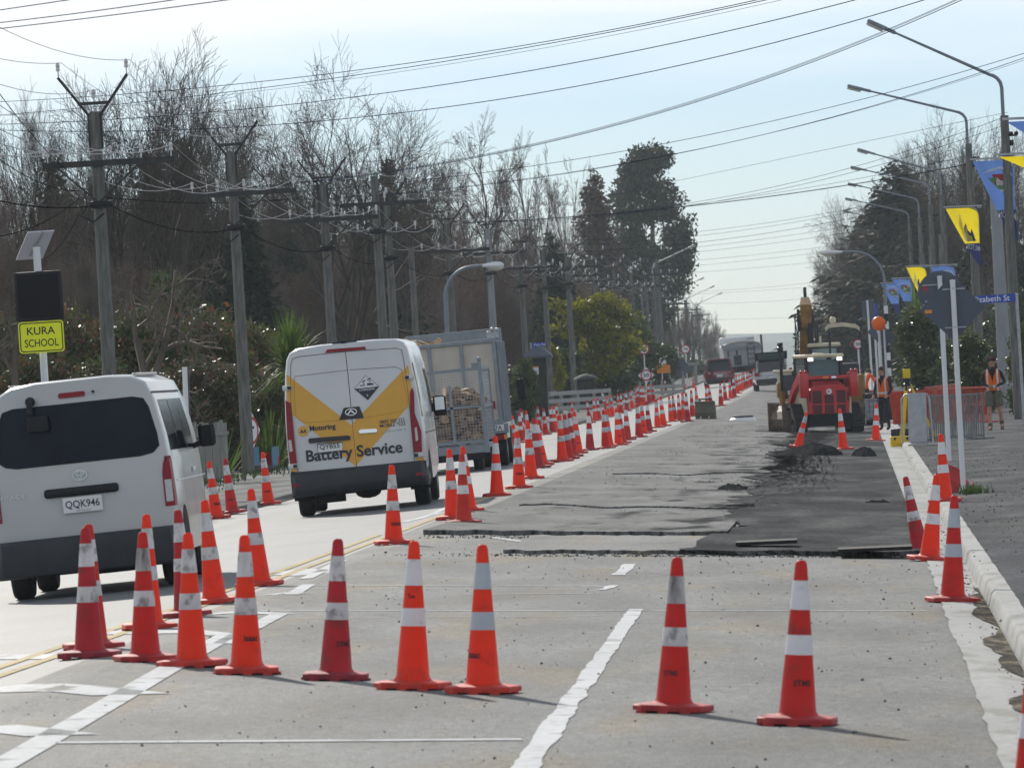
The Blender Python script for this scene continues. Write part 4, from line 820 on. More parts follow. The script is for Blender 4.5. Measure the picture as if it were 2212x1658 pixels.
for pts, rv in (([(290, 880), (324, 897), (338, 1040), (364, 1285), (320, 1288), (304, 1130)], [(308, 1135), (328, 1132), (338, 1205), (318, 1210)]), ([(1106, 796), (1116, 830), (1120, 960), (1163, 1075), (1168, 1208), (1116, 1212), (1092, 960), (1090, 825)], [(1120, 1055), (1134, 1050), (1144, 1132), (1128, 1142)])):
    tl = r.poly('tail_lamp', pts, 'redlens', .03, .05); r.poly('reversing_lamp', rv, 'clear', .036, .01, False, tl)
for a in ((299, 801, .13), (1087, 730, .13), (338, 1302, .13), (1147, 1228, .13)):
    x, z = r.xz(a[0], a[1]); q = Vector(r.pt(x, z, .02)); h_ = MB().rbox(q, (a[2], .05, .075), .012).build('hinge', M['vanwhite2'], t, 40); s = 1 if x < 0 else -1
    MB().rbox(q+Vector((s*.035, -.024, 0)), (.055, .012, .05), .004).build('hinge_pin', M['seam'], h_)
for s in (-1, 1):
    side('side_panel_line', .5, 4.2, 1.05, 1.065, 'seam', .003, 2)
    side('yellow_side_panel', .06, .5, 1.2, 2.15, 'vanyellow', .004) if False else None
    side('front_window', 3.5, 4.35, 1.45, 2.0, 'glass', .004, 5, -.35)
    for y_ in (2.1, 3.35): side('door_seam', y_, y_+.012, .5, 2.2, 'seam', .003)
    mr = MB().rbox((s*1.13, 3.95, 1.42), (.19, .10, .31), .04).bar((s*.98, 4.0, 1.40), (s*1.06, 3.97, 1.40), .10, .12).build('wing_mirror', M['black'], t, 40)
    MB().rbox((s*1.13, 3.897, 1.455), (.145, .008, .2), .03).build('mirror_glass', M['chrome'], mr)
    for y_ in (1.1, 4.3): wheel(t, s*.86, y_, .345, .22)
    MB().prism([(.44*math.cos(a), .44*math.sin(a)) for a in [math.pi*i/12 for i in range(13)]], (s*1.013, 1.1, .37), (0, 1, 0), (0, 0, 1), .004).build('wheel_arch', M['under'], t)
def hz(z): return half_at(prof, W, H, z0, z)
s = 1
MB().loft([[(hz(z)+.004, .10+y_, z) for z in (1.3, 1.6, 1.9, 2.1)] for y_ in (0, .35)], closed=False, caps=False).build('yellow_side_panel', M['vanyellow'], t, 60)
MB().box((0, 2.7, .38), (1.8, 5.0, .2)).box((-.45, .45, .30), (.4, .3, .25)).ball((.1, .35, .28), .16, 10, 6, (1.2, 1, .6)).tube([(-.8, 1.1, .345), (.8, 1.1, .345)], .07, 8).build('underbody', M['under'], t)
for s in (-1, 1): MB().rbox((s*.86, .62, .42), (.30, .03, .36), .01).build('mud_flap', M['rubber'], t)
# ---- tipper truck with tall tray box, and the caged trailer behind it
M['beige'] = mat('beige_panel', (.52, .48, .42), .7, .1, 2, bump=.1)
M['steelgrey'] = mat('steel_frame_grey', (.24, .27, .30), .55, .15, 4)
Y = 144; X = -8.25
t = thing('tipper_truck', 'truck with tall beige tray box and grey ribs, ahead of the firewood trailer', 'truck', (X, Y, G(X, Y)), (0, R(-3.0), R(.5)))
MB().rbox((0, .03, 1.75), (2.04, .05, 1.72), .01).build('rear_panel', M['beige'], t)
MB().rbox((-1.0, 2.0, 1.75), (.05, 4.0, 1.7), .01).rbox((1.0, 2.0, 1.75), (.05, 4.0, 1.7), .01).box((0, 2, .93), (2.0, 4, .08)).rbox((0, 4.0, 1.9), (2.04, .05, 2.0), .01).build('tray_box', M['steelgrey'], t)
for x in (-1.0, -.35, .32, 1.0): MB().rbox((x, -.01, 1.76), (.07, .06, 1.78), .01).build('box_post', M['steelgrey'], t)
for z_ in (2.62, .9): MB().rbox((0, -.01, z_), (2.1, .07, .08), .01).build('box_rail', M['steelgrey'], t)
for k in range(7): MB().rbox((1.05, .3+k*.58, 1.75), (.05, .06, 1.7), .01).build('side_rib', M['steelgrey'], t)
MB().rbox((1.0, .02, 2.73), (.25, .1, .17), .02).ball((1.0, -.03, 2.84), .05, 6, 5).ball((1.1, 0, 2.82), .05, 6, 5).build('latch', M['galv'], t)
MB().rbox((0, 5.3, 1.55), (1.95, 1.9, 1.6), .15).build('cab', M['white'], t, 40)
MB().rbox((1.30, 4.7, 1.55), (.18, .1, .46), .03).tube([(.98, 4.8, 1.9), (1.3, 4.72, 1.85), (1.3, 4.7, 1.3), (1.05, 4.75, 1.22)], .018, 6).build('wing_mirror', M['black'], t, 40)
MB().rbox((.93, .0, .78), (.42, .06, .2), .01).box((0, .2, .72), (1.2, .12, .14)).build('tail_bar', M['steelgrey'], t)
MB().rbox((.90, -.035, .80), (.30, .02, .13), .01).build('number_plate', M['plate'], t); text('lettering', '7A', M['ink'], t, (.86, -.05, .755), (1, 0, 0), (0, 0, 1), .09)
MB().rbox((.96, -.04, .60), (.16, .05, .11), .01).build('tail_lamp', M['redlens'], t); MB().rbox((1.06, -.04, .60), (.06, .05, .11), .01).build('indicator', M['amber'], t)
MB().rbox((.86, -.03, 1.28), (.10, .02, .16), .01).build('reflector', M['redlens'], t)
MB().rbox((.95, 3, .8), (.05, 3.0, .5), .01).build('side_locker', M['white'], t)
for s in (-1, 1):
    wheel(t, s*.92, .85, .40, .26); wheel(t, s*.62, .85, .40, .24); wheel(t, s*.86, 5.2, .40, .24); MB().rbox((s*.8, .35, .5), (.5, .03, .35), .01).build('mud_flap', M['rubber'], t)
MB().box((0, 2.6, .66), (.8, 6, .2)).tube([(-.8, .85, .4), (.8, .85, .4)], .08, 8).build('chassis', M['under'], t)
Y = 139.6; X = -8.35; trz = G(X, Y)
t = thing('cage_trailer', 'grey mesh caged trailer loaded with split firewood', 'trailer', (X, Y, trz), (0, R(-3.0), 0)); TR = t
f = MB()
for x in (-1.0, 1.0):
    for y_ in (0, 3.0): f.bar((x, y_, .5), (x, y_, 2.06), .07)
    f.bar((x, 0, 2.06), (x, 3, 2.06), .06); f.bar((x, 0, 1.3), (x, 3, 1.3), .05)
f.bar((-1.03, 3, 2.06), (1.03, 3, 2.06), .06); f.build('cage_frame', M['steelgrey'], t)
g_ = MB()
for x in (-1, -.30, .36): g_.bar((x, -.05, .57), (x, -.05, 1.75 if x > -.9 else 2.05), .05)
g_.bar((1.0, -.05, .5), (1.0, -.05, 2.2), .13, .08); g_.bar((-1, -.05, 2.05), (1.0, -.05, 2.05), .06); g_.bar((-1, -.05, 1.30), (1, -.05, 1.30), .05); g_.bar((-1, -.05, .60), (1, -.05, .60), .07); g_.box((.93, -.05, 2.10), (.18, .05, .14)); g_.ball((1, -.05, 2.24), .05, 6, 5)
gt = g_.build('tailgate', M['steelgrey'], t)
ms = MB()
for i in range(1, 33): ms.bar((-1+i/16.5, -.05, .6), (-1+i/16.5, -.05, 2.05), .007)
for i in range(1, 24): ms.bar((-1, -.055, .6+i*.0625), (1, -.055, .6+i*.0625), .007)
ms.build('wire_mesh', M['galv'], gt)
ms = MB()
for i in range(1, 40): ms.bar((1.0, i*.075, .6), (1.0, i*.075, 2.03), .007)
for i in range(1, 20): ms.bar((1.0, 0, .6+i*.075), (1.0, 3, .6+i*.075), .007)
ms.build('side_mesh', M['galv'], t)
MB().rbox((0, 1.5, .50), (2.1, 3.1, .10), .01).rbox((0, -.06, .43), (2.1, .08, .16), .01).build('trailer_bed', M['steelgrey'], t)
MB().rbox((0, -.08, .30), (1.9, .05, .14), .01).box((0, 1.5, .38), (1.0, 3, .12)).bar((0, 3, .45), (0, 4.3, .5), .08).build('chassis', M['under'], t)
for s in (-1, 1): wheel(t, s*.72, 1.5, .31, .2)
MB().bar((1.0, -.1, .95), (1.22, -.1, 1.0), .05).build('latch', M['steelgrey'], t)
M['log'] = mat('split_wood', (.36, .22, .12), .8, .3, 5, c2=(.50, .36, .22), bump=.3, bscale=20, stretch=(4, .8, 4), objrand=.3)
M['bark'] = mat('log_bark', (.09, .07, .055), .9, .4, 8, bump=.5, bscale=20, objrand=.3)
lg = random.Random(11); LOGS = []
for k in range(7):
    n = (5, 6, 4, 5, 8, 4, 5)[k]; a0 = lg.random()*6; base = [(lg.uniform(.055, .10)*math.cos(a0+6.283*i/n), lg.uniform(.055, .10)*math.sin(a0+6.283*i/n)) for i in range(n)]
    mb = MB(); Ln = lg.uniform(.30, .42)
    for j, yj in enumerate((-Ln/2, 0, Ln/2)): pass
    mb.loft([[(x*lg.uniform(.9, 1.1), yj, z*lg.uniform(.9, 1.1)) for x, z in base] for yj in (-Ln/2, 0, Ln/2)])
    mb.m = [1 if (k % 2 and i % n == 0 and i < n*2) else 0 for i in range(len(mb.f))]
    me = mb.mesh('log', [M['log'], M['bark']]); me.set_sharp_from_angle(angle=R(20)); LOGS.append(me)
def put_logs(n, fn, cx, cy, cz, label, group):
    rt = Matrix.Rotation(R(-3.0), 3, 'Y')
    for i in range(n):
        x, y, z = fn(i); v = rt @ Vector((x, y, z)); o = link('firewood_log', LOGS[i % 7]); o.location = (cx+v.x, cy+v.y, cz+v.z)
        o.rotation_euler = (lg.uniform(-.5, .5), lg.uniform(0, 6.28), lg.choice((lg.uniform(-.4, .4), lg.uniform(1.1, 2.0), lg.uniform(0, 3)))); o.scale = (lg.uniform(.8, 1.25),)*3
        tag(o, label, 'firewood', group)
def heapf(i):
    lay = i//13; z = .64+lay*.105; x = -.9+1.8*((i % 13)+.5)/13+lg.uniform(-.06, .06); return (x, .17+lg.uniform(-.03, .12)+ (.12 if lay > 8 else 0), z+lg.uniform(-.03, .03)+ (.10*math.sin(x*4) if lay > 7 else 0))
put_logs(118, heapf, X, Y, trz, 'split firewood log in the pile behind the trailer mesh', 'split logs in the caged trailer')
put_logs(30, lambda i: (lg.uniform(-.85, .85), lg.uniform(.4, 2.4), 1.42+lg.uniform(-.1, .18)), X, Y, trz, 'split firewood log on top of the trailer load', 'split logs on top of the trailer load')
put_logs(14, lambda i: (lg.uniform(-.95, -.1), 4.9+lg.uniform(0, 1.5), 2.62+lg.uniform(-.04, .10)), X, Y, trz, 'log showing above the rim of the tall truck box', 'logs above the truck box')
# ---- small cars far away: lofted bodies
M['carred'] = mat('dark_red_paint', (.17, .012, .025), .2, .05, 3, coat=.8)
def car(name, label, cat, X, Y, W, H, L, paint, z0=.28, belt=.55, lean=.42, roof='same', group=None):
    t = thing(name, label, cat, (X, Y, G(X, Y)), (0, R(-2.0), R(2)), group); hb = H*belt
    lo = [(.92, z0), (1, z0+.2), (1, hb*.75), (.96, hb)]; sec = lambda k, yy: [(x*W/2*k, yy+.04*(z > hb*.7), z) for x, z in lo]+[(-x*W/2*k, yy+.04*(z > hb*.7), z) for x, z in reversed(lo)]
    MB().loft([sec(.86, 0), sec(.96, .06), sec(1, .25), sec(1, L-.6), sec(.95, L-.15), sec(.8, L)]).build('body', M[paint], t, 40)
    up = [(.88, hb-.02), (.80, H-.12), (.72, H-.03), (.5, H)]; us = lambda dy: [(x*W/2, dy+lean*(z-hb)/(H-hb), z) for x, z in up]+[(-x*W/2, dy+lean*(z-hb)/(H-hb), z) for x, z in reversed(up)]
    MB().loft([us(.10), us(.4), [(x, L*.62-(z-hb)*.4, z) for x, y_, z in us(0)], [(x, L*.72-(z-hb)*1.2, z) for x, y_, z in us(0)]]).build('cabin', M[paint], t, 40)
    k = lean/(H-hb); pt = lambda x, z, o: (x, .10+k*(z-hb)-o, z)
    MB().add([pt(x*W/2, z, .012) for x, z in ((-.78, hb+.04), (.78, hb+.04), (.70, H-.16), (.62, H-.10), (-.62, H-.10), (-.70, H-.16))], [(0, 1, 2, 3, 4, 5)]).build('rear_window', M['glass'], t)
    MB().rbox((0, .1+k*(H-.08-hb)-.1, H-.05), (W*.64, .2, .03), .01).build('spoiler', M[paint], t)
    for s in (-1, 1):
        MB().rbox((s*W*.40, .06, hb-.06), (W*.17, .16, .19), .04).build('tail_lamp', M['redlens'], t, 40); MB().rbox((s*W*.33, -.0, hb-.07), (W*.06, .12, .08), .02).build('reversing_lamp', M['clear'], t, 40)
        MB().rbox((s*(W/2+.09), L*.6, hb+.08), (.2, .1, .15), .04).build('wing_mirror', M['black'], t, 40)
        for y_ in (.85, L-.9): wheel(t, s*(W/2-.12), y_, .34, .22)
        MB().add([(s*(W/2*x+.006), y_+.4*(z-hb), z) for x, y_, z in ((.875, .5, hb+.05), (.875, L*.62, hb+.05), (.81, L*.52, H-.16), (.81, .55, H-.16))], [(0, 1, 2, 3)]).build('side_window', M['glass'], t)
    MB().rbox((0, -.02, z0+.14), (W*.9, .12, .24), .04).build('bumper', M['bumper'], t, 40); MB().rbox((0, -.0, hb-.25), (.36, .06, .12), .01).build('number_plate', M['plate'], t); MB().rbox((0, .0, hb-.14), (.7, .06, .03), .01).build('chrome_strip', M['chrome'], t)
    MB().box((0, L/2, z0), (W*.8, L*.9, .14)).build('underbody', M['under'], t)
    return t
car('parked_car', 'dark red car driving away behind the grey tanker truck', 'car', (1552-1837+2)*415/F, 415, 1.84, 1.70, 4.6, 'carred', lean=.45)
# ---- far grey bulk truck
Y = 455; X = (1607-1837)*Y/F; zt = at(1605, 737, Y).z-G(X, Y)
M['tank'] = mat('dusty_grey_tank', (.36, .36, .38), .6, .12, 1.5)
t = thing('bulk_truck', 'grey bulk tipper truck with arched top, farthest down the road', 'truck', (X, Y, G(X, Y)), (0, R(-2.2), R(3)))
top = [(1.27*math.cos(a), zt-.32+.32*math.sin(a)) for a in [math.pi*i/10 for i in range(11)]]
MB().loft([[(x, y_, z) for x, z in [(-1.2, .95), (1.2, .95)]+top] for y_ in (0, 7.5)]).build('tank_body', M['tank'], t)
MB().tube([(x, -.02, z) for x, z in top], .05, 6).build('rim', M['beige'], t); MB().rbox((0, -.02, zt-.42), (2.5, .08, .22), .01).build('header', M['grey'], t)
ld = MB()
for x in (.32, .78): ld.bar((x, -.08, .95), (x, -.08, zt-.3), .05)
for k in range(6): ld.bar((.32, -.08, 1.05+k*.33), (.78, -.08, 1.05+k*.33), .05)
ld.build('ladder', M['bumper'], t)
MB().rbox((-.35, -.03, 1.35), (.5, .06, .62), .02).rbox((-.38, -.03, 1.85), (.12, .06, .3), .01).rbox((-.95, -.03, zt-.75), (.1, .06, .4), .01).build('discharge_door', M['bumper'], t); MB().lathe([(.001, -.07), (.11, -.07), (.11, -.05)], 16, (1.05, 0, 1.62), 'y').build('yellow_disc', M['yel'], t)
MB().tube([(1.3, .3, zt-1.2), (1.3, .3, zt+.35)], .07, 8).ball((-1.25, .2, zt-.25), .12, 8, 6).build('vertical_pipe', M['bumper'], t)
for s in (-1, 1):
    for y_ in (.9, 2.2, 6.5): wheel(t, s*.95, y_, .48, .5)
MB().box((0, 3.5, .75), (2.2, 7.5, .35)).build('chassis', M['under'], t); MB().rbox((0, 9, 1.7), (2.3, 2.2, 2.4), .1).build('cab', M['white'], t)
# ---- white utility vehicle with its canopy hatch open
p = gpix(1671, 846); t = car('utility_vehicle', 'white ute with its rear canopy hatch raised, beside the last cones', 'ute', p.x, p.y, 1.86, 1.78, 5.0, 'vanwhite2', z0=.42, belt=.56, lean=.12)
z1 = 1.78; MB().rbox((0, -.42, z1+.04), (1.62, .95, .05), .02, Matrix.Rotation(R(-24), 3, 'X')).build('raised_hatch', M['black'], t)
MB().rbox((0, -.45, z1-.0), (1.35, .7, .02), .01, Matrix.Rotation(R(-24), 3, 'X')).build('hatch_glass', mat('green_glass', (.10, .16, .17), .1, .1), t)
for s in (-1, 1): MB().bar((s*.74, .12, 1.25), (s*.72, -.65, z1-.2), .03).build('gas_strut', M['black'], t)
# ------------------------------------------------------------------ works machinery
M['lred'] = mat('loader_red', (.50, .016, .020), .38, .12, 3, coat=.3)
M['cream'] = mat('cream_and_sunlit_yellow', (.58, .52, .38), .5, .12, 4)  # cream paint; on the excavator cover it stands for sunlit yellow
M['cat'] = mat('machine_yellow', (.22, .115, .022), .55, .35, 3)
M['mblack'] = mat('machine_black', (.018, .02, .026), .45, .25, 4)
M['cabglass'] = mat('cab_glass', (.10, .17, .18), .08, .05, spec=.4)
M['grille'] = mat('grille_dark_red', (.09, .012, .016), .6, .3, 30)
M['lit'] = mat('lit_lamp', (.9, .9, .85), .3, 0, emit=((1, .97, .88), 1.6))
M['mud'] = mat('muddy_steel', (.10, .085, .07), .7, .35, 6, c2=(.22, .16, .12), bump=.4, bscale=25)
M['khaki'] = mat('khaki_paint', (.10, .095, .06), .6, .2, 4)
# compact track loader, rear towards the viewer, turned slightly left
Y = 186; X = (1786-1837)*Y/F
t = thing('track_loader', 'red compact track loader seen from behind with two lit work lamps on its cab', 'loader', (X, Y, G(X, Y)-.01), (0, R(.5), R(14)))
bd = MB().loft([[(x*k, y_, z) for x, z in ((-.55, .50), (.55, .50), (.60, 1.12), (.42, 1.28), (-.42, 1.28), (-.60, 1.12))] for y_, k in ((0, .96), (.05, 1), (.55, 1))]).build('engine_door', M['lred'], t)
for x in (-.33, 0, .33):
    for z, h_ in ((.98 if x else .92, .34 if x else .24), (.66, .22)): MB().rbox((x, -.004, z), (.25, .02, h_), .01).build('grille', M['grille'], bd)
for s in (-1, 1): MB().rbox((s*.52, -.004, .98), (.05, .02, .26), .01).build('vent', M['mblack'], bd)
MB().lathe([(.001, -.02), (.075, -.02), (.075, 0)], 20, (0, 0, 1.12), 'y').build('badge', M['chrome'], bd); text('lettering', 'K', M['signred'], bd, (-.035, -.024, 1.085), (1, 0, 0), (0, 0, 1), .07, .07, .03)
MB().loft([[(x, y_, z) for x, z in ((-.5, 1.2), (.5, 1.2), (.4, z_), (-.4, z_))] for y_, z_ in ((.05, 1.30), (.6, 1.45))]).build('bonnet', M['lred'], t)
MB().box((0, .9, .36), (1.15, 1.9, .35)).box((0, .1, .36), (1.25, .25, .32)).build('chassis', M['under'], t)
for s in (-1, 1):
    o_ = [(.05, .05), (.0, .16), (.12, .42), (.55, .80), (.85, .80), (1.9, .42), (2.05, .22), (1.95, .04), (1.7, 0), (.3, 0)]; i_ = [(.28+(y_-.28)*.86 if 0 else y_*.86+.14, z*.78+.09) for y_, z in o_]
    mb = MB(); n = len(o_); x0, x1 = s*.62, s*.94
    mb.add([(x, y_, z) for x in (x0, x1) for y_, z in o_]+[(x, y_, z) for x in (x0, x1) for y_, z in i_], [(i, (i+1) % n, n+(i+1) % n, n+i) for i in range(n)]+[(2*n+i, 3*n+i, 3*n+(i+1) % n, 2*n+(i+1) % n) for i in range(n)]+[(i, 2*n+i, 2*n+(i+1) % n, (i+1) % n) for i in range(n)]+[(n+i, n+(i+1) % n, 3*n+(i+1) % n, 3*n+i) for i in range(n)])
    for i in range(n):
        a, b = Vector((0, *o_[i])), Vector((0, *o_[(i+1) % n])); k_ = max(1, int((b-a).length/.09))
        for j in range(k_): q = a.lerp(b, j/k_); mb.rbox((s*.78, q.y, q.z), (.31, .035, .035), .008)
    tr = mb.build('rubber_track', M['rubber'], t)
    for y_, z, r_ in ((.35, .2, .14), (.75, .17, .11), (1.1, .17, .11), (1.45, .17, .11), (1.75, .24, .17), (.72, .56, .17)): MB().lathe([(.02, -.06), (r_, -.06), (r_, .06), (.02, .06)], 14, (s*.80, y_, z), 'x').build('track_roller', M['mud'], tr)
    MB().rbox((s*.60, .75, .85), (.07, 1.3, .75), .02).build('side_plate', M['cream'], t)
    MB().loft([[(s*(.62+w_), y_, z+dz) for w_, dz in ((0, -d_), (.14, -d_), (.14, d_), (0, d_))] for y_, z, d_ in ((.08, 1.35, .15), (.35, 1.50, .14), (1.0, 1.2, .12), (1.9, .62, .11), (2.05, .45, .09))]).build('lift_arm', M['lred'], t)
    MB().rbox((s*.68, .02, 1.30), (.24, .26, .66), .04).ball((s*.63, -.02, 1.66), .05, 8, 6).ball((s*.75, -.02, 1.66), .05, 8, 6).build('arm_pivot', M['lred'], t, 40)
    MB().tube([(s*.52, .4, 1.0), (s*.56, 1.6, .6)], .035, 8).build('ram', M['chrome'], t)
MB().rbox((0, .02, 1.50), (1.2, .10, .10), .02).build('cross_tube', M['lred'], t); MB().rbox((-.08, -.035, 1.50), (.14, .01, .06), .004).build('sticker', M['amber'], t); MB().ball((.14, -.035, 1.49), .07, 10, 6, (1.1, .2, .6)).build('badge', M['chrome'], t)
cb = MB()
for x in (-.48, .48):
    for y_ in (.5, 1.75): cb.bar((x, y_, 1.25), (x*.97, y_+.03, 2.05), .09)
cb.rbox((0, 1.1, 1.35), (1.0, 1.3, .3), .03).build('cab_frame', M['mblack'], t)
MB().rbox((0, 1.1, 2.08), (1.08, 1.5, .10), .04).rbox((0, 1.1, 2.14), (.25, .3, .05), .02).build('cab_roof', M['cream'], t, 40)
MB().rbox((0, .52, 1.72), (.84, .02, .52), .02).build('rear_window', M['cabglass'], t); MB().rbox((-.48, 1.1, 1.72), (.02, 1.1, .55), .02).build('side_window', M['cabglass'], t)
for k in range(7): MB().rbox((-.49, 1.05, 1.50+k*.08), (.03, 1.15, .015), .004).build('side_guard_bar', M['mblack'], t)
for s in (-1, 1): l_ = MB().rbox((s*.40, .36, 1.99), (.17, .08, .10), .03).build('work_lamp', M['mblack'], t, 40); MB().rbox((s*.40, .315, 1.99), (.15, .02, .085), .03).build('lamp_lens', M['lit'], l_, 40)
MB().rbox((.05, .55, 1.41), (.36, .05, .16), .01).build('number_plate', M['grey'], t)
# grading blade with laser mast carried in front of the loader (shows to its left)
p = gpix(1672, 926); Yb = 187.5; X = (1672-1837)*Yb/F
t = thing('grading_blade', 'muddy steel grading blade with a tall black receiver mast, left of the red loader', 'blade attachment', (X, Yb, G(X, Yb)), (0, 0, R(-74)))
MB().loft([[(x, .25*((z-.35)/.35)**2, z) for z in (0, .15, .35, .55, .75)]+[(x, .25*((z-.35)/.35)**2+.04, z) for z in (.75, .55, .35, .15, 0)] for x in (-.7, .7)]).build('mould_board', M['mud'], t)
for s in (-1, 1): MB().prism([(0, 0), (.45, 0), (.45, .5), (.2, .78), (0, .78)], (s*.72, -.05, 0), (0, 1, 0), (0, 0, 1), .04).build('end_plate', M['mud'], t)
MB().box((0, .5, .35), (.3, .8, .2)).tube([(-.3, .3, .6), (-.1, .9, .5)], .05, 8).tube([(.3, .3, .6), (.1, .9, .5)], .05, 8).build('linkage', M['mblack'], t)
MB().tube([(.3, .1, .7), (.3, .1, 1.1)], .08, 10).build('mast_base', M['cat'], t); MB().tube([(.3, .1, 1.1), (.3, .1, 2.15)], .045, 10).lathe([(.06, 2.15), (.085, 2.2), (.085, 2.28), (.05, 2.3), (.08, 2.34), (.08, 2.4), (.001, 2.42)], 12, (.3, .1, 0)).build('mast', M['mblack'], t)
# excavator seen from behind with its boom raised
Y = 226; s_ = F/Y; X = (1706-1837)/s_
t = thing('excavator', 'yellow excavator seen from behind, boom raised high, rear panel with plate PKR264', 'excavator', (X, Y, G(X, Y)), (0, 0, R(2)))
MB().rbox((0, .25, 1.05), (.86, .5, .95), .10).build('engine_cover', M['cream'], t, 40); MB().rbox((.06, -.02, 1.05), (.66, .05, .78), .05).build('rear_panel', M['mblack'], t, 40)  # yellow engine cover and its top: sunlight put into the colour as cream
MB().rbox((-.2, .25, 1.56), (.75, .5, .10), .04).build('cover_top', M['cream'], t, 40); MB().rbox((.1, -.05, 1.48), (.12, .06, .14), .02).build('latch', M['mblack'], t)
pl = MB().rbox((.06, -.055, .86), (.36, .02, .125), .008).build('number_plate', M['plate'], t); text('lettering', 'PKR264', M['ink'], pl, (-.10, -.068, .825), (1, 0, 0), (0, 0, 1), .075, .32, .012)
MB().rbox((.5, 1.0, .95), (1.9, 2.0, .55), .08).build('upper_frame', M['cat'], t, 40)
MB().lathe([(.5, .45), (.55, .7), (.3, .72)], 20, (.4, 1.0, 0)).build('slew_ring', M['mblack'], t)
for x in (-.55, 1.35): MB().loft([[(x+a, y_, z) for a in (-.2, .2)] for y_, z in ((0, .25), (.15, .5), (.5, .55), (1.8, .55), (2.2, .5), (2.4, .25), (2.2, .04), (.2, .04), (0, .25))], caps=False).rbox((x, 1.2, .3), (.34, 2.0, .42), .1).build('crawler_track', M['rubber'], t)
bx = .58
boom = MB().loft([[(bx+a*w_, y_+dy, z) for a, dy in ((-1, -d_), (1, -d_), (1, d_), (-1, d_))] for y_, z, w_, d_ in ((1.5, 1.1, .21, .22), (1.35, 2.0, .22, .24), (1.25, 2.8, .19, .22), (1.4, 3.5, .16, .17))]).build('boom', M['cat'], t)
MB().loft([[(bx+.04+a*w_, y_+dy, z) for a, dy in ((-1, -d_), (1, -d_), (1, d_), (-1, d_))] for y_, z, w_, d_ in ((1.05, 2.95, .16, .15), (1.05, 3.7, .19, .2), (1.5, 3.95, .13, .1))]).build('dipper_head', M['cat'], t)
MB().rbox((bx+.04, 1.2, 4.08), (.10, .12, .28), .02).ball((bx+.04, 1.2, 4.22), .06, 8, 6).build('bucket_link', M['mblack'], t)
MB().tube([(bx+.13, 1.0, 1.2), (bx+.16, .95, 3.1)], .10, 10).build('boom_ram', M['mblack'], t); MB().tube([(bx+.16, .95, 3.1), (bx+.13, 1.0, 3.6)], .05, 8).build('ram_rod', M['chrome'], t)
for s in (-1, 1): MB().rbox((bx+s*.22, 1.0, 3.2), (.08, .2, .75), .03).build('linkage', M['mblack'], t)
hr = random.Random(4)
for k in range(7):
    x = bx+(-.30 if k < 3 else .30)+hr.uniform(-.06, .08); MB().tube([(x*.6+bx*.4, 1.2, 1.3), (x+hr.uniform(-.06, .06), .95, 2.0), (x+hr.uniform(-.08, .08), .85, 2.8), (x, .95, 3.3), (bx, 1.1, 3.55+hr.uniform(-.2, .2))], .022, 6).build('hydraulic_hose', M['mblack'], t, 60)
for z in (2.2, 2.75): MB().rbox((bx-.36, 1.0, z), (.1, .08, .08), .02).build('boom_lamp', M['mblack'], t)
MB().rbox((.26, .25, 1.5), (.14, .14, 1.5), .03).build('exhaust_stack', M['mblack'], t)
cx = 1.15; cb = MB()
for x in (cx-.45, cx+.45):
    for y_ in (.6, 1.7): cb.bar((x, y_, .9), (x*1.0, y_, 2.3), .10)
cb.rbox((cx, 1.15, 1.2), (1.0, 1.2, .5), .05).build('cab_frame', M['mblack'], t); MB().rbox((cx, 1.15, 2.36), (1.08, 1.3, .13), .05).build('cab_roof', M['cream'], t, 40)
for y_ in (.60, 1.72): MB().rbox((cx, y_, 1.85), (.82, .02, .78), .03).build('cab_window', mat('clear_glass', (.6, .7, .75), .05, 0, trans=.9, tcol=(.75, .85, .88)), t)
MB().rbox((cx+.02, 1.2, 1.75), (.42, .14, .5), .07).build('seat', M['mblack'], t, 40); MB().rbox((cx+.45, .6, 2.30), (.1, .1, .2), .03).tube([(bx+.42, 1.0, 2.4), (bx+.42, 1.0, 2.65)], .08, 8).build('beacon', M['cream'], t)
# tandem roller with a curved canopy, mostly hidden behind the loader
Y = 208; s_ = F/Y; X = (1822-1837)/s_
t = thing('road_roller', 'cream curved canopy roof of a roller rising behind the red loader', 'roller', (X, Y, G(X, Y)), (0, 0, 0))
MB().loft([[(x, y_, z) for z in (zz, zz+.12)]+[(x, y_+1.2, z) for z in (zz+.12, zz)] for x, zz, y_ in ((-.52, 2.82, .3), (-.4, 2.92, .3), (0, 2.95, .3), (.4, 2.88, .3), (.52, 2.78, .3))]).build('canopy', M['cream'], t, 40)
MB().tube([(.50, .35, 2.82), (.56, .35, 2.6), (.56, .35, 1.1)], .035, 8).tube([(-.4, 1.3, 2.8), (-.4, 1.3, 1.1)], .035, 8).build('canopy_post', M['mblack'], t, 50)
MB().lathe([(.05, 2.96), (.05, 3.06), (.09, 3.08), (.10, 3.18), (.06, 3.24), (.001, 3.25)], 14, (-.28, .6, 0)).build('beacon', M['cream'], t, 50)
MB().rbox((.1, .9, 1.0), (1.0, 2.0, .7), .08).rbox((.48, .2, 1.25), (.22, .3, .5), .05).build('body', M['cat'], t, 40); MB().rbox((.0, 1.2, 1.6), (.9, .7, .5), .08).build('dashboard', M['mblack'], t, 40)
MB().lathe([(.01, -.55), (.42, -.55), (.42, .55), (.01, .55)], 24, (0, .2, .42), 'x').build('drum', M['mud'], t, 40); MB().lathe([(.01, -.55), (.42, -.55), (.42, .55), (.01, .55)], 24, (0, 2.0, .42), 'x').build('drum', M['mud'], t, 40)
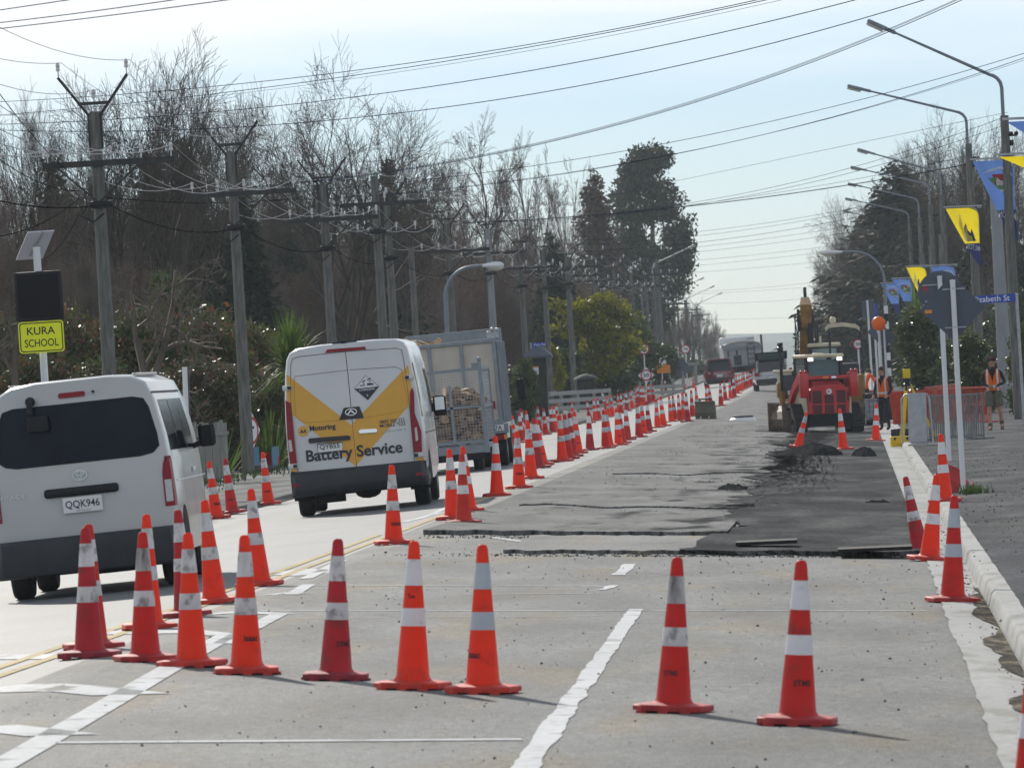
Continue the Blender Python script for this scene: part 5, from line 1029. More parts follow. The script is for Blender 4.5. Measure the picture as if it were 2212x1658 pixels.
# digger bucket and manhole ring lying on the works
p = gpix(1523, 905); t = thing('digger_bucket', 'khaki excavator bucket lying upside down at the end of a cone row', 'bucket', p, (0, 0, R(-4))); w_ = .62
MB().loft([[(x, y_, z) for y_, z in ((-.02, 0), (-.06, .2), (.0, .46), (.12, .56), (.3, .58), (.6, .35), (.7, 0))] for x in (-w_/2, w_/2)]).build('shell', M['khaki'], t)
MB().rbox((0, -.03, .55), (w_*1.04, .06, .07), .02).build('lip', M['khaki'], t); MB().tube([(-.16, .15, .55), (-.16, .15, .66)], .03, 8).tube([(.16, .15, .55), (.16, .15, .66)], .03, 8).tube([(-.2, .15, .65), (.2, .15, .65)], .025, 8).build('pin_bracket', M['mblack'], t)
for x in (-.14, .13): MB().lathe([(.001, -.075), (.03, -.075), (.03, -.06)], 10, (x, 0, .06), 'y').build('bolt', M['chrome'], t)
p = gpix(1604, 908); t = thing('manhole_riser', 'low white concrete manhole riser with a black rim on the work surface', 'manhole', (p.x, p.y+.45, p.z))
MB().lathe([(.46, -.02), (.44, .03), (.36, .09), (.30, .10), (.30, .02)], 28).build('concrete_ring', M['white'], t, 40); MB().lathe([(.33, .09), (.33, .15), (.26, .16), (.26, .08)], 28).build('iron_rim', M['mblack'], t, 40)
# ------------------------------------------------------------------ roadside equipment on the right
M['barsteel'] = mat('barrier_steel', (.17, .18, .19), .5, .15, 6, metal=.3)
M['plor'] = mat('orange_plastic', (.52, .055, .018), .55, .2, 5, trans=.25)
M['binblack'] = mat('bin_black', (.012, .013, .016), .45, .2, 5)
p = gpix(1888, 918); t = thing('wheelie_bin', 'bin with a black lid and a pale grid patterned front beside the kerb', 'bin', p, (0, 0, R(8)))
MB().loft([[(a*.20*k, b*.26*k+.26, z) for a, b in ((-1, -1), (1, -1), (1, 1), (-1, 1))] for z, k in ((.14, .82), (.80, 1.0))]).build('body', mat('bin_translucent', (.34, .37, .42), .5, .2, 6), t)
gb = MB()
for x in (-.13, 0, .13): gb.bar((x*.85, .035, .15), (x, -.012, .80), .012)
for k in range(4): gb.bar((-.17-.01*k, .03-.012*k, .22+k*.17), (.17+.01*k, .03-.012*k, .22+k*.17), .012)
gb.build('grid', M['bumper'], t); MB().rbox((0, .25, .88), (.46, .58, .16), .04).build('lid', M['binblack'], t, 40); MB().rbox((0, .2, .10), (.36, .4, .18), .05).build('foot', M['binblack'], t, 40)
p = gpix(1918, 917); t = thing('wheelie_bin', 'plain black bin between the pale bin and a leaning orange panel', 'bin', p, (0, 0, R(3)))
MB().loft([[(a*.22*k, b*.28*k+.28, z) for a, b in ((-1, -1), (1, -1), (1, 1), (-1, 1))] for z, k in ((.05, .8), (.93, 1.0))]).build('body', M['binblack'], t); MB().rbox((0, .26, .96), (.5, .62, .09), .03).build('lid', M['binblack'], t, 40)
for s in (-1, 1): wheel(t, s*.2, .5, .1, .05)
def plastic_fence(a, b, Y0, Y1, h, label, group, posts=26, name='plastic_fence', m='plor', rails=(.05, .5, .97), full=None, lean=0):
    p0 = gpix(*a); p1 = gpix(*b); p0 = at(a[0], a[1], Y0); p1 = at(b[0], b[1], Y1); p0.z = G(p0.x, p0.y); p1.z = G(p1.x, p1.y)
    d = p1-p0; L = math.hypot(d.x, d.y); t = thing(name, label, 'barrier', p0, (R(lean), 0, math.atan2(d.y, d.x)), group); k = d.z/L
    mb = MB()
    for i in range(posts+1): x = L*i/posts; mb.rbox((x, 0, h*.5+k*x), (.03 if m == 'plor' else .016, .02, h*.93), .006)
    mb.build('upright_bars', M[m], t)
    for r_ in rails: MB().bar((0, 0, h*r_), (L, 0, h*r_+k*L), .045 if m == 'plor' else .032).build('rail', M[m], t)
    for x in (.0, L): MB().rbox((x, 0, h*.5+k*x), (.04, .04, h), .01).bar((x, -.25, .02+k*x), (x, .25, .02+k*x), .03).build('end_post', M[m], t)
    if full: MB().rbox((L/2, .01, h*.5), (L, .02, h*.9), .01).build('panel', M[m], t)
    return t
go = 'orange plastic barriers round the footpath works'
plastic_fence((1930, 884), (2030, 880), 200, 196, .92, 'orange plastic barrier running behind the yellow level towards the sign posts', go, 30)
plastic_fence((2000, 893), (2068, 880), 197, 206, 1.0, 'solid looking orange barrier seen end on behind the white sign posts', go, 12, full=True)
plastic_fence((2030, 893), (2136, 893), 192, 186, .98, 'orange plastic barrier in front of which a cone stands, by the walking worker', go, 34)
plastic_fence((1880, 878), (1930, 884), 226, 220, .95, 'orange barrier standing between bent worker and the pale bin', go, 14, full=True)
p = gpix(1948, 916); t = thing('barrier_panel', 'single orange plastic panel leaning against the black bin', 'barrier', p, (R(-8), R(-7), R(-12)), go)
MB().rbox((0, 0, .47), (.5, .04, .92), .03).build('panel', M['plor'], t)
for k in range(8): MB().rbox((-.21+k*.06, -.025, .47), (.025, .02, .8), .006).build('rib', M['plor'], t)
gg = 'galvanised crowd barriers on the footpath'
plastic_fence((1993, 950), (2125, 944), 157, 153, 1.03, 'long galvanised crowd barrier with thin upright bars, behind the white sign posts', gg, 26, 'crowd_barrier', 'barsteel', (.08, .97))
plastic_fence((2010, 954), (2108, 946), 155, 153, 1.03, 'second galvanised crowd barrier stacked against the long one', gg, 24, 'crowd_barrier', 'barsteel', (.08, .97), lean=-4)
p = gpix(1985, 962); t = thing('sheet_panel', 'grey flat sheet panel on steel feet between the yellow box and the crowd barriers', 'panel', p, (0, R(1), R(-6)))
MB().rbox((-.02, 0, .60), (.40, .03, 1.06), .01).build('sheet', M['galv'], t); MB().tube([(-.36, .05, .05), (-.36, .05, 1.0), (-.28, .05, 1.10), (.20, .05, 1.10), (.24, .05, 1.0), (.30, .05, .05)], .018, 8).build('tube_frame', M['galv'], t, 60)
for x in (-.2, .2): MB().bar((x, -.25, .02), (x+.1, .3, .02), .03).build('foot', M['galv'], t)
# laser level on a tripod
p = gpix(1955, 956); t = thing('laser_level', 'yellow laser level on a yellow tripod at the edge of the footpath', 'survey level', (p.x+.10, p.y+.3, p.z)); zt = 1.28
for a, (x, y_) in enumerate(((-.16, -.3), (.62, .25), (-.2, .6))): MB().bar((x*.12, y_*.12, zt), (x, y_, .0), .055 if a else .07, .04).bar((x*.8, y_*.8, zt*.2), (x, y_, 0), .03).build('leg', M['yel2'] if 'yel2' in M else M.setdefault('yel2', mat('tripod_yellow', (.70, .50, .012), .45, .12, 6)), t)
MB().lathe([(.09, zt-.02), (.09, zt+.03), (.05, zt+.05), (.05, zt+.12)], 14).bar((-.02, -.07, zt-.12), (-.02, -.07, zt), .05).build('tripod_head', M['binblack'], t)
lv = MB().rbox((0, 0, zt+.26), (.17, .17, .22), .02).build('level_body', M['yel2'], t, 40); MB().rbox((0, 0, zt+.13), (.19, .19, .06), .02).rbox((0, 0, zt+.40), (.12, .12, .07), .02).build('level_caps', M['binblack'], t, 40)
p = gpix(1947, 964); t = thing('tool_box', 'yellow tool box standing by the tripod leg', 'tool box', p, (0, 0, R(4))); MB().rbox((0, .18, .10), (.46, .34, .2), .02).build('box', M['yel2'], t, 40); MB().rbox((0, .18, .215), (.47, .36, .03), .012).build('lid', M['yel2'], t)
for x in (-.14, .14): MB().rbox((x, -.0, .18), (.05, .02, .06), .008).build('clasp', M['binblack'], t)
p = gpix(1945, 944); t = thing('equipment_case', 'black equipment case behind the yellow tool box', 'case', p, (0, 0, R(-3))); MB().rbox((0, .2, .11), (.46, .32, .20), .04).build('case', M['binblack'], t, 40); MB().bar((-.07, .02, .2), (.07, .02, .2), .02).build('handle', M['binblack'], t)
p = gpix(2129, 895); t = thing('water_barrier', 'low red plastic water filled blocks stacked by the walking worker', 'barrier', p)
for k in range(3): MB().rbox((0, .2, .075+k*.145), (.34-.03*k, .4, .14), .03).build('block', M['signred'], t, 40)
# belisha beacon and further sign backs by the crossing
t = thing('crossing_beacon', 'round orange crossing beacon on a white post beside the striped lamp pole', 'beacon', (1.15, 262, G(1.15, 262)), (0, R(-.8), 0)); post(t, 2.95, .05)
MB().ball((0, 0, 3.12), .27, 20, 14).build('globe', mat('orange_globe', (.70, .20, .012), .4, .04, trans=.4, tcol=(.95, .3, .02)), t, 60); MB().rbox((.28, 0, 3.14), (.08, .1, .1), .02).build('cap', M['binblack'], t)
for u, v, Yk, H, w_, h_, m, lab in ((1877, 668, 290, 4.2, .52, .75, 'signback', 'grey rectangular sign back on a white post, left of the orange beacon'), (1890, 684, 300, 4.3, .30, 1.1, 'blue', 'narrow blue sign seen obliquely above the orange beacon')):
    p = at(u, v, Yk); z = G(p.x, Yk); t = thing('road_sign', lab, 'road sign', (p.x, Yk, z), (0, R(-.8), 0)); post(t, p.z-z+h_/2, .045); MB().rbox((.02, .06, p.z-z), (w_, .02, h_), .01).build('sign_plate', M[m], t)
for u, v, Yk, lab in ((1898, 716, 275, 'small grey diamond sign back on a white post behind the orange beacon'), (1912, 728, 262, 'white post with a grey sign back just left of the striped pole')):
    p = at(u, v, Yk); z = G(p.x, Yk); t = thing('diamond_sign', lab, 'road sign', (p.x, Yk, z), (0, R(-.8), 0)); post(t, p.z-z+.3, .04); MB().prism([(0, -.42), (.42, 0), (0, .42), (-.42, 0)], (0, .05, p.z-z), (1, 0, 0), (0, 0, 1), .006).build('sign_plate', M['signback'], t)
# feather banners on the right hand poles
M['bblue'] = mat('banner_blue', (.085, .17, .43), .7, .12, 2, trans=.45); M['byel'] = mat('banner_yellow', (.78, .62, .012), .7, .08, 2, trans=.45); M['bnavy'] = mat('banner_navy', (.018, .025, .12), .7, .1, 2, trans=.2)
M['bwhite'] = mat('banner_white', (.7, .7, .7), .7, .1, 2, trans=.4); M['bgreen'] = mat('banner_green', (.16, .32, .08), .7, .1, 2, trans=.4); M['bred'] = mat('banner_red', (.5, .03, .04), .7, .1, 2, trans=.4)
def banner(u, v, Y, w_, h_, m, label, art=True, word=True):
    p = at(u, v, Y); z = G(p.x, Y); t = thing('banner', label, 'banner', p, (0, 0, R(6)), 'feather banners on the right hand poles')   # origin: top right corner, hangs from the arm
    MB().bar((-w_*1.05, 0, .06), (.16, 0, .06), .06, .05).bar((.0, 0, -.0), (.16, 0, .0), .03).tube([(-w_*.25, 0, .03), (-.05, 0, -.05), (.03, 0, -.25), (.04, 0, -h_*.45)], .02, 6).build('banner_arm', M['galv'], t)
    wy = lambda x, zz: .10*math.sin(zz*3.2+x*2)*(-zz/h_)+.05*math.sin(x*7+zz*5)
    def lft(f): return -w_*(1-f**.85) if f < .8 else -w_*.17*(1-f)/.2*1.0-.00
    def rgt(f): return -.30*w_*max(0, 1-f/.10)**2 if f < .10 else .0+.05*f
    rows = []; n = 26
    for j in range(n+1):
        f = j/n; a, b = -w_*(1-f)**.9, rgt(f)+.02; rows.append([(a+(b-a)*i/10, wy(a+(b-a)*i/10, -f*h_), -f*h_) for i in range(11)])
    fb = MB(); fb.loft(rows, closed=False, caps=False); fb.m = [1 if (k//10) >= n*.60 else 0 for k in range(len(fb.f))]; fl = fb.build('fabric', [M[m], M['bnavy']], t, 60)
    def patch(name, pts, mm, off=.012, N_=6):
        return MB().add([(x*w_, wy(x*w_, zz*h_)-off, zz*h_) for x, zz in pts], [tuple(range(len(pts)))]).build(name, M[mm], fl)
    if art and m == 'bblue':
        patch('green_field', [(-.62, -.22), (-.3, -.20), (-.06, -.24), (-.03, -.42), (-.2, -.42), (-.42, -.33)], 'bgreen'); patch('white_arch', [(-.78, -.16), (-.6, -.11), (-.3, -.08), (-.1, -.11), (-.02, -.18), (-.02, -.21), (-.12, -.14), (-.3, -.11), (-.6, -.14)], 'bwhite', .016)
        patch('building', [(-.52, -.17), (-.22, -.17), (-.20, -.31), (-.44, -.31)], 'bred', .02); patch('building_front', [(-.42, -.25), (-.37, -.19), (-.33, -.19), (-.30, -.25), (-.24, -.25), (-.24, -.31), (-.42, -.31)], 'bwhite', .026); patch('sun', [(-.17, -.17), (-.10, -.17), (-.07, -.22), (-.12, -.25), (-.18, -.22)], 'byel', .02); patch('white_band', [(-.36, -.36), (-.04, -.36), (-.04, -.41), (-.3, -.39)], 'bwhite', .02)
    if art and m == 'byel':
        patch('steeple', [(-.72, -.20), (-.64, -.12), (-.66, -.05), (-.62, -.12), (-.56, -.24), (-.52, -.42), (-.40, -.52), (-.36, -.58), (-.45, -.58), (-.60, -.38)], 'bwhite', .012) if 0 else patch('steeple', [(-.60, -.28), (-.56, -.08), (-.50, -.24), (-.46, -.38), (-.36, -.50), (-.32, -.58), (-.42, -.55)], 'bwhite', .014)
        patch('trees', [(-.45, -.36), (-.38, -.26), (-.33, -.38), (-.24, -.44), (-.20, -.36), (-.14, -.46), (-.08, -.58), (-.36, -.58)], 'bnavy', .018)
    if word:
        def fn(x, y): q = Vector((-.38*w_+x, 0, -.70*h_+y-x*.25)); return (q.x, wy(q.x, q.z)-.014, q.z)
        text('lettering', 'MILTON', M['bwhite'], fl, None, None, None, .09*h_, .42*w_, .02, True, fn)
    return t
banner(2185, 345, 189, 1.08, 2.2, 'bblue', 'blue banner with a red roofed building on the nearest lamp pole')
banner(2110, 448, 240, 1.10, 2.0, 'byel', 'yellow banner with a white steeple and navy trees, reversed lettering below')
banner(2372, 330, 160, 2.3, 1.0, 'byel', 'yellow banner cut off by the right edge above the blue one', word=False)
banner(2345, 256, 140, 1.6, 1.0, 'bblue', 'blue banner cut off by the right edge, highest of all', art=False, word=False)
banner(1998, 576, 312, .85, 1.9, 'byel', 'smaller yellow banner behind the round sign', word=False); banner(2060, 574, 308, 1.05, 2.1, 'bblue', 'blue banner right behind the top of the round sign', word=False)
banner(1966, 602, 345, .9, 1.8, 'bblue', 'right one of two small blue banners beside the curved lamp', word=False); banner(1938, 612, 380, .9, 1.8, 'bblue', 'left one of two small blue banners beside the curved lamp', word=False)
# ------------------------------------------------------------------ left verge objects
M['paling'] = mat('weathered_paling', (.26, .26, .24), .85, .25, 3, stretch=(9, 9, .8))
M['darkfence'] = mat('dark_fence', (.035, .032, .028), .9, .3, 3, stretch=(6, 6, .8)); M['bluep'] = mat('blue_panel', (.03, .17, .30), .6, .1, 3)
def fence(u0, u1, v, Y, h, m, label, n, name='paling_fence', rails=True):
    a = at(u0, v, Y); b = at(u1, v, Y+1.5); a.z = G(a.x, Y); b.z = G(b.x, b.y); d = b-a; L = d.length; t = thing(name, label, 'fence', a, (0, 0, math.atan2(d.y, d.x))); mb = MB(); fr_ = random.Random(int(u0))
    for i in range(n): mb.box((L*(i+.5)/n, fr_.uniform(-.01, .01), h/2+fr_.uniform(-.04, .04)), (L/n*.93, .02, h))
    mb.build('palings', M[m], t)
    if rails: MB().bar((0, -.03, h*.8), (L, -.03, h*.8), .05, .08).bar((0, .04, h*.2), (L, .04, h*.2), .05, .08).build('rail', M[m], t)
    return t
fence(420, 494, 1035, 150, 1.28, 'paling', 'short weathered paling fence left of the second power pole', 9)
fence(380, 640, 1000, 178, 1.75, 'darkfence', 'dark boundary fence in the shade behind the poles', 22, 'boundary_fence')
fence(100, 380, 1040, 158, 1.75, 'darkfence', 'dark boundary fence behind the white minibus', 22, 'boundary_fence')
fence(530, 561, 1007, 162, .55, 'bluep', 'blue painted board at the foot of the dark fence, right of the second pole', 2, 'blue_board', False)
fence(588, 604, 1007, 166, .5, 'bluep', 'sliver of blue board beside the left edge of the battery van', 1, 'blue_board', False)
p = at(402, 905, 118); t = thing('white_post', 'tall square white board post behind the minibus roof', 'post', (p.x, 118, G(p.x, 118)), (0, R(.4), 0)); MB().box((0, 0, 1.2), (.09, .05, 2.4)).build('board', M['white'], t); MB().box((.055, 0, 1.2), (.02, .07, 2.38)).build('edge_strip', M['navy'], t)
p = gpix(546, 1020); t = thing('turn_sign', 'round red ringed no turning sign seen edge on, on a red and white stake', 'road sign', p, (0, R(-1), R(68)))
MB().tube([(0, 0, 0), (0, 0, 1.2)], .03, 8).build('stake', M['white'], t); MB().tube([(0, 0, .42), (0, 0, .72)], .032, 8).build('red_band', M['signred'], t)
MB().lathe([(.001, -.04), (.33, -.04), (.33, -.034)], 28, (0, 0, .98), 'y').build('red_ring', M['signred'], t); MB().lathe([(.001, -.045), (.25, -.045), (.25, -.038)], 28, (0, 0, .98), 'y').build('sign_face', M['plate'], t); MB().prism([(-.05, -.14), (.0, -.14), (.0, .04), (.08, .04), (.08, .1), (-.05, .1)], (0, -.05, .98), (1, 0, 0), (0, 0, 1), .004).build('arrow', M['ink'], t); MB().prism([(0, -.46), (.42, 0), (0, .46), (-.42, 0)], (0, -.03, .98), (1, 0, 0), (0, 0, 1), .006).build('backing_board', M['white'], t)
p = gpix(544, 1022); t = tag(MB().ball((0, 0, .10), .12, 12, 8, (2.6, 1.3, .9)).ball((.35, .1, .09), .10, 12, 8, (2, 1.2, .8)).build('sandbag', mat('sandbag', (.07, .06, .065), .9, .3, 8), None, 60), 'dark sandbags lying on the foot of the turning sign', 'sandbag'); t.location = p
p = at(597, 916, 108); t = thing('diamond_sign', 'white diamond board peeping out left of the battery van', 'road sign', (p.x+.1, 140, G(p.x, 140))); MB().tube([(0, 0, 0), (0, 0, 1.0)], .03, 8).build('stake', M['white'], t); MB().prism([(0, -.28), (.28, 0), (0, .28), (-.28, 0)], (-.08, -.03, .95), (1, 0, 0), (0, 0, 1), .006).build('sign_plate', M['white'], t)
# white rail fences and low walls farther along
M['railw'] = mat('rail_white', (.27, .28, .27), .6, .15, 4)
def rails(u0, u1, v, Y0, Y1, h, label, n=3):
    a = at(u0, v, Y0); b = at(u1, v, Y1); a.z, b.z = G(a.x, Y0), G(b.x, Y1); d = b-a; L = math.hypot(d.x, d.y); t = thing('rail_fence', label, 'fence', a, (0, 0, math.atan2(d.y, d.x))); k = d.z/L
    for i in range(n): z = h*(.22+.35*i); MB().box((L/2, 0, z+k*L/2), (L, .04, h*.19)).build('rail', M['railw'], t)
    for i in range(max(2, int(L/3))+1): x = L*i/max(2, int(L/3)); MB().box((x, .05, h*.5+k*x), (.12, .12, h)).build('post', M['railw'], t)
rails(1178, 1320, 870, 305, 318, .95, 'white three rail fence behind the cones under the yellow bush')
rails(1335, 1480, 860, 372, 392, .9, 'far white rail fence rising to the right behind the cones', 2)
for u0, u1, v, Y, h in ((1113, 1136, 890, 262, .55), (1136, 1166, 885, 272, .5)):
    a = at(u0, v, Y); b = at(u1, v, Y+2); z = G(a.x, Y); tag(MB().rbox(((a.x+b.x)/2, Y, z+h/2), (b.x-a.x, .3, h), .03).build('garden_wall', M['leftpath']), 'low pale concrete wall '+('at the driveway, left of a power pole' if u0 < 1120 else 'behind the cones, nearer the dark gate pillar'), 'wall')
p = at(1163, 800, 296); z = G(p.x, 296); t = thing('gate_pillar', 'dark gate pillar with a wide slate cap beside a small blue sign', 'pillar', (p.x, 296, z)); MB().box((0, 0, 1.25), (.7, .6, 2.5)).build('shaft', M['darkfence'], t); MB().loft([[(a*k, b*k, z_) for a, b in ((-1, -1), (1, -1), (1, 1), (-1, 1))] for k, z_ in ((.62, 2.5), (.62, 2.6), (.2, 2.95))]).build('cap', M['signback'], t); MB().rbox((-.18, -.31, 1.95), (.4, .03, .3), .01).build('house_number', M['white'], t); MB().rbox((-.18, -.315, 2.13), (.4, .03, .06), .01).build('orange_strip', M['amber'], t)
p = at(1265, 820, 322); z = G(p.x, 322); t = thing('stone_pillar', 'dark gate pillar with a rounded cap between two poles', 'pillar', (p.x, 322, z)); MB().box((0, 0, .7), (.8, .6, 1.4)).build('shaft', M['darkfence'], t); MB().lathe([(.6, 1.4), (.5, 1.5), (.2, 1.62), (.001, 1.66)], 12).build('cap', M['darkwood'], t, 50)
p = at(1490, 838, 455); z = G(p.x, 455); t = thing('letterbox', 'pale concrete frame letterbox beside the red car', 'letterbox', (p.x, 455, z)); mb = MB()
for s in (-1, 1): mb.box((s*.42, 0, .62), (.2, .5, 1.25))
mb.box((0, 0, 1.35), (1.2, .55, .2)).build('frame', M['railw'], t)
p = at(1433, 790, 420); z = G(p.x, 420); t = thing('works_sign', 'small orange works sign with a white notice above it, below a tall pole', 'road sign', (p.x, 420, z)); MB().tube([(-.1, 0, 0), (-.1, 0, 1.6)], .03, 8).build('stake', M['white'], t); MB().rbox((0, -.05, 1.30), (.8, .02, .50), .01).build('orange_board', M['amber'], t); MB().rbox((-.05, -.05, 1.80), (.42, .02, .45), .01).build('white_notice', M['white'], t); MB().bar((.25, .0, 1.2), (.6, 0, 0), .04).build('brace', M['galv'], t)
for u, v, Y, sz, lab in ((1337, 815, 372, .85, 'grey back of a temporary diamond sign by the far white rails'), (1465, 795, 440, .95, 'grey back of a tilted temporary sign beside the 70 sign post')):
    p = at(u, v, Y); z = G(p.x, Y); t = thing('temporary_sign', lab, 'road sign', (p.x, Y, z), (0, R(8), 0)); zc = p.z-z; MB().prism([(0, -sz), (sz, 0), (0, sz), (-sz, 0)], (0, 0, max(zc, .5*sz)), (.72, 0, 0), (0, .1, .72), .01).build('sign_plate', M['signback'], t); MB().bar((.1, .05, max(zc, .5)), (.3, -.5, 0), .03).build('stay', M['galv'], t)
# ------------------------------------------------------------------ people
M['skin'] = mat('skin', (.42, .22, .15), .55, .12, 12); M['hair'] = mat('brown_hair', (.05, .028, .016), .7, .3, 20)
M['cloth'] = mat('black_cloth', (.014, .016, .024), .85, .2, 8); M['vest'] = mat('hivis_vest', (.95, .17, .014), .7, .1, 6, trans=.3); M['silver'] = mat('reflective_tape', (.60, .60, .60), .4, .08, 8)
M['shorts'] = mat('khaki_cloth', (.105, .105, .075), .9, .2, 8); M['boot'] = mat('boot_leather', (.13, .10, .075), .8, .3, 10); M['gloves'] = mat('pale_glove', (.45, .45, .45), .8, .1, 8)
def body(parent, J, Eg, mats, pick):
    names = list(J); bm = bmesh.new(); sk = bm.verts.layers.skin.verify(); vs = {}
    for n_ in names: p, r = J[n_]; v = bm.verts.new(p); v[sk].radius = (r, r*.9) if not hasattr(r, '__len__') else r; vs[n_] = v
    vs[names[0]][sk].use_root = True
    for a, b in Eg: bm.edges.new((vs[a], vs[b]))
    me = bpy.data.meshes.new('b'); bm.to_mesh(me); bm.free(); o = bpy.data.objects.new('b', me); col.objects.link(o)
    o.modifiers.new('s', 'SKIN'); m2 = o.modifiers.new('u', 'SUBSURF'); m2.levels = m2.render_levels = 2
    bpy.context.view_layer.update(); me2 = bpy.data.meshes.new_from_object(o.evaluated_get(bpy.context.evaluated_depsgraph_get()))
    bpy.data.objects.remove(o); me2.name = 'body'; me2.materials.clear()
    for m in mats: me2.materials.append(M[m])
    for pl in me2.polygons: pl.material_index = pick(pl.center); pl.use_smooth = True
    return link('body', me2, parent)
def hand(J, Eg, w, dirv, side, tag_, curl=.6):
    d = Vector(dirv).normalized(); sd = Vector(side).normalized(); nn = d.cross(sd).normalized(); p0 = Vector(J[w][0]); pc = p0+d*.05; J[tag_+'palm'] = (tuple(pc), (.036, .022)); Eg.append((w, tag_+'palm'))
    for k in range(4):
        L = (.070, .082, .076, .060)[k]; a = pc+d*.035+sd*(.028-.019*k); b = a+d*L*.5-nn*L*.15*curl; c = b+d*L*.35-nn*L*.5*curl
        for i, q in enumerate((a, b, c)): J[f'{tag_}f{k}{i}'] = (tuple(q), .0095-.001*i)
        Eg += [(tag_+'palm', f'{tag_}f{k}0'), (f'{tag_}f{k}0', f'{tag_}f{k}1'), (f'{tag_}f{k}1', f'{tag_}f{k}2')]
    a = pc+sd*.034-nn*.01; b = a+sd*.022+d*.03-nn*.015
    J[tag_+'t0'] = (tuple(a), .011); J[tag_+'t1'] = (tuple(b), .0095); Eg += [(tag_+'palm', tag_+'t0'), (tag_+'t0', tag_+'t1')]
def vest(parent, rings, m='vest', gap=True, stripes=True):
    def ringpts(z, hw, hd, yc, g, off=0.): return [(((hw+off)*math.sin(a)), yc-(hd+off)*math.cos(a), z) for a in [g+(2*math.pi-2*g)*i/22 for i in range(23)]]
    v = MB().loft([ringpts(*r_) for r_ in rings], closed=False, caps=False).build('vest', M[m], parent, 60)
    if stripes:
        z, hw, hd, yc, g = rings[1]; MB().loft([ringpts(z+dz, hw, hd, yc, g, .006) for dz in (0, .05)], closed=False, caps=False).build('reflective_stripe', M['silver'], v)
        for s in (-1, 1):
            pts = []
            for z, hw, hd, yc, g in rings: a = math.asin(min(.99, .115/hw)); pts.append((s*.115, yc-(hd+.008)*math.cos(a), z))
            MB().loft([[(x-.028, y_, z), (x+.028, y_, z)] for x, y_, z in pts], closed=False, caps=False).build('reflective_stripe', M['silver'], v)
    return v
def headgear_face(t, hc, cap=False, glasses=False, ang=0.):
    def P(x, y_, z): c_, s_ = math.cos(ang), math.sin(ang); return (hc[0]+x*c_-y_*s_, hc[1]+x*s_+y_*c_, hc[2]+z)
    MB().loft([[P(-.016, -.088, -.02), P(.016, -.088, -.02), P(0, -.118, -.024)], [P(-.009, -.084, .02), P(.009, -.084, .02), P(0, -.094, .022)]]).build('nose', M['skin'], t, 60)
    MB().add([P(-.024, -.088, -.052), P(.024, -.088, -.052), P(.02, -.09, -.06), P(-.02, -.09, -.06)], [(0, 1, 2, 3)]).build('mouth', mat('lips', (.25, .09, .08), .6, 0), t)
    for s in (-1, 1):
        MB().ball(P(s*.083, .0, -.005), .026, 8, 6, (.4, .7, 1.1)).build('ear', M['skin'], t, 60)
        if glasses: MB().rbox(P(s*.034, -.09, .022), (.055, .015, .034), .006).build('sunglasses', M['binblack'], t)
        else: MB().ball(P(s*.032, -.083, .02), .011, 6, 5).build('eye', M['ink'], t)
    if cap:
        c_ = MB().ball(P(0, .0, .055), .098, 14, 8, (1, 1.1, .8)).build('cap', mat('dark_red_cap', (.05, .012, .016), .8, .5, 14), t, 60); MB().rbox(P(0, -.12, .055), (.15, .09, .012), .005).build('cap_peak', M['binblack'], c_)
        for s in (-1, 1): MB().ball(P(s*.098, .0, .03), .042, 10, 8, (.6, .9, 1.2)).build('ear_muff', M['binblack'], t, 60)
        MB().tube([P(s*.1*math.cos(a) if 0 else .112*math.cos(a), .0, .04+.115*math.sin(a)) for s in (1,) for a in [math.pi*i/8 for i in range(9)]], .010, 6).build('muff_band', M['binblack'], t)
    else:
        MB().ball(P(0, .022, .030), .094, 14, 10, (.94, .98, 1.05)).build('hair', M['hair'], t, 60)
# --- worker walking towards the viewer on the right footpath
p = gpix(2150, 929); p.z = G(p.x, p.y); t = thing('person', 'worker walking on the footpath in cap, orange vest and khaki shorts', 'person', p, (0, R(-.6), R(-4)))
J = {'pel': ((0, 0, .95), (.135, .10)), 'spi': ((0, 0, 1.12), (.135, .10)), 'che': ((0, .0, 1.32), (.155, .105)), 'nek': ((0, 0, 1.475), .058), 'nk2': ((0, -.015, 1.54), .052), 'hd0': ((0, -.03, 1.60), (.066, .072)), 'hd1': ((0, -.02, 1.675), (.076, .088)), 'hd2': ((0, -.01, 1.745), (.055, .06)),
 'shL': ((-.185, .01, 1.42), .062), 'elL': ((-.285, .03, 1.15), .047), 'wrL': ((-.095, -.20, 1.065), .032), 'shR': ((.185, .01, 1.42), .062), 'elR': ((.285, .03, 1.15), .047), 'wrR': ((.095, -.20, 1.065), .032),
 'hiL': ((-.095, 0, .89), .098), 'knL': ((-.12, -.05, .50), .062), 'caL': ((-.12, -.02, .34), .058), 'anL': ((-.115, -.0, .10), .038), 'toL': ((-.12, -.15, .035), .036), 'hiR': ((.095, 0, .89), .098), 'knR': ((.13, .02, .50), .062), 'caR': ((.14, .12, .36), .058), 'anR': ((.15, .24, .17), .038), 'toR': ((.16, .13, .06), .036)}
Eg = [('pel', 'spi'), ('spi', 'che'), ('che', 'nek'), ('nek', 'nk2'), ('nk2', 'hd0'), ('hd0', 'hd1'), ('hd1', 'hd2'), ('che', 'shL'), ('shL', 'elL'), ('elL', 'wrL'), ('che', 'shR'), ('shR', 'elR'), ('elR', 'wrR'), ('pel', 'hiL'), ('hiL', 'knL'), ('knL', 'caL'), ('caL', 'anL'), ('anL', 'toL'), ('pel', 'hiR'), ('hiR', 'knR'), ('knR', 'caR'), ('caR', 'anR'), ('anR', 'toR')]
hand(J, Eg, 'wrL', (1, -.35, -.1), (0, -.2, 1), 'L', .9); hand(J, Eg, 'wrR', (-1, -.35, -.1), (0, -.2, 1), 'R', .9)
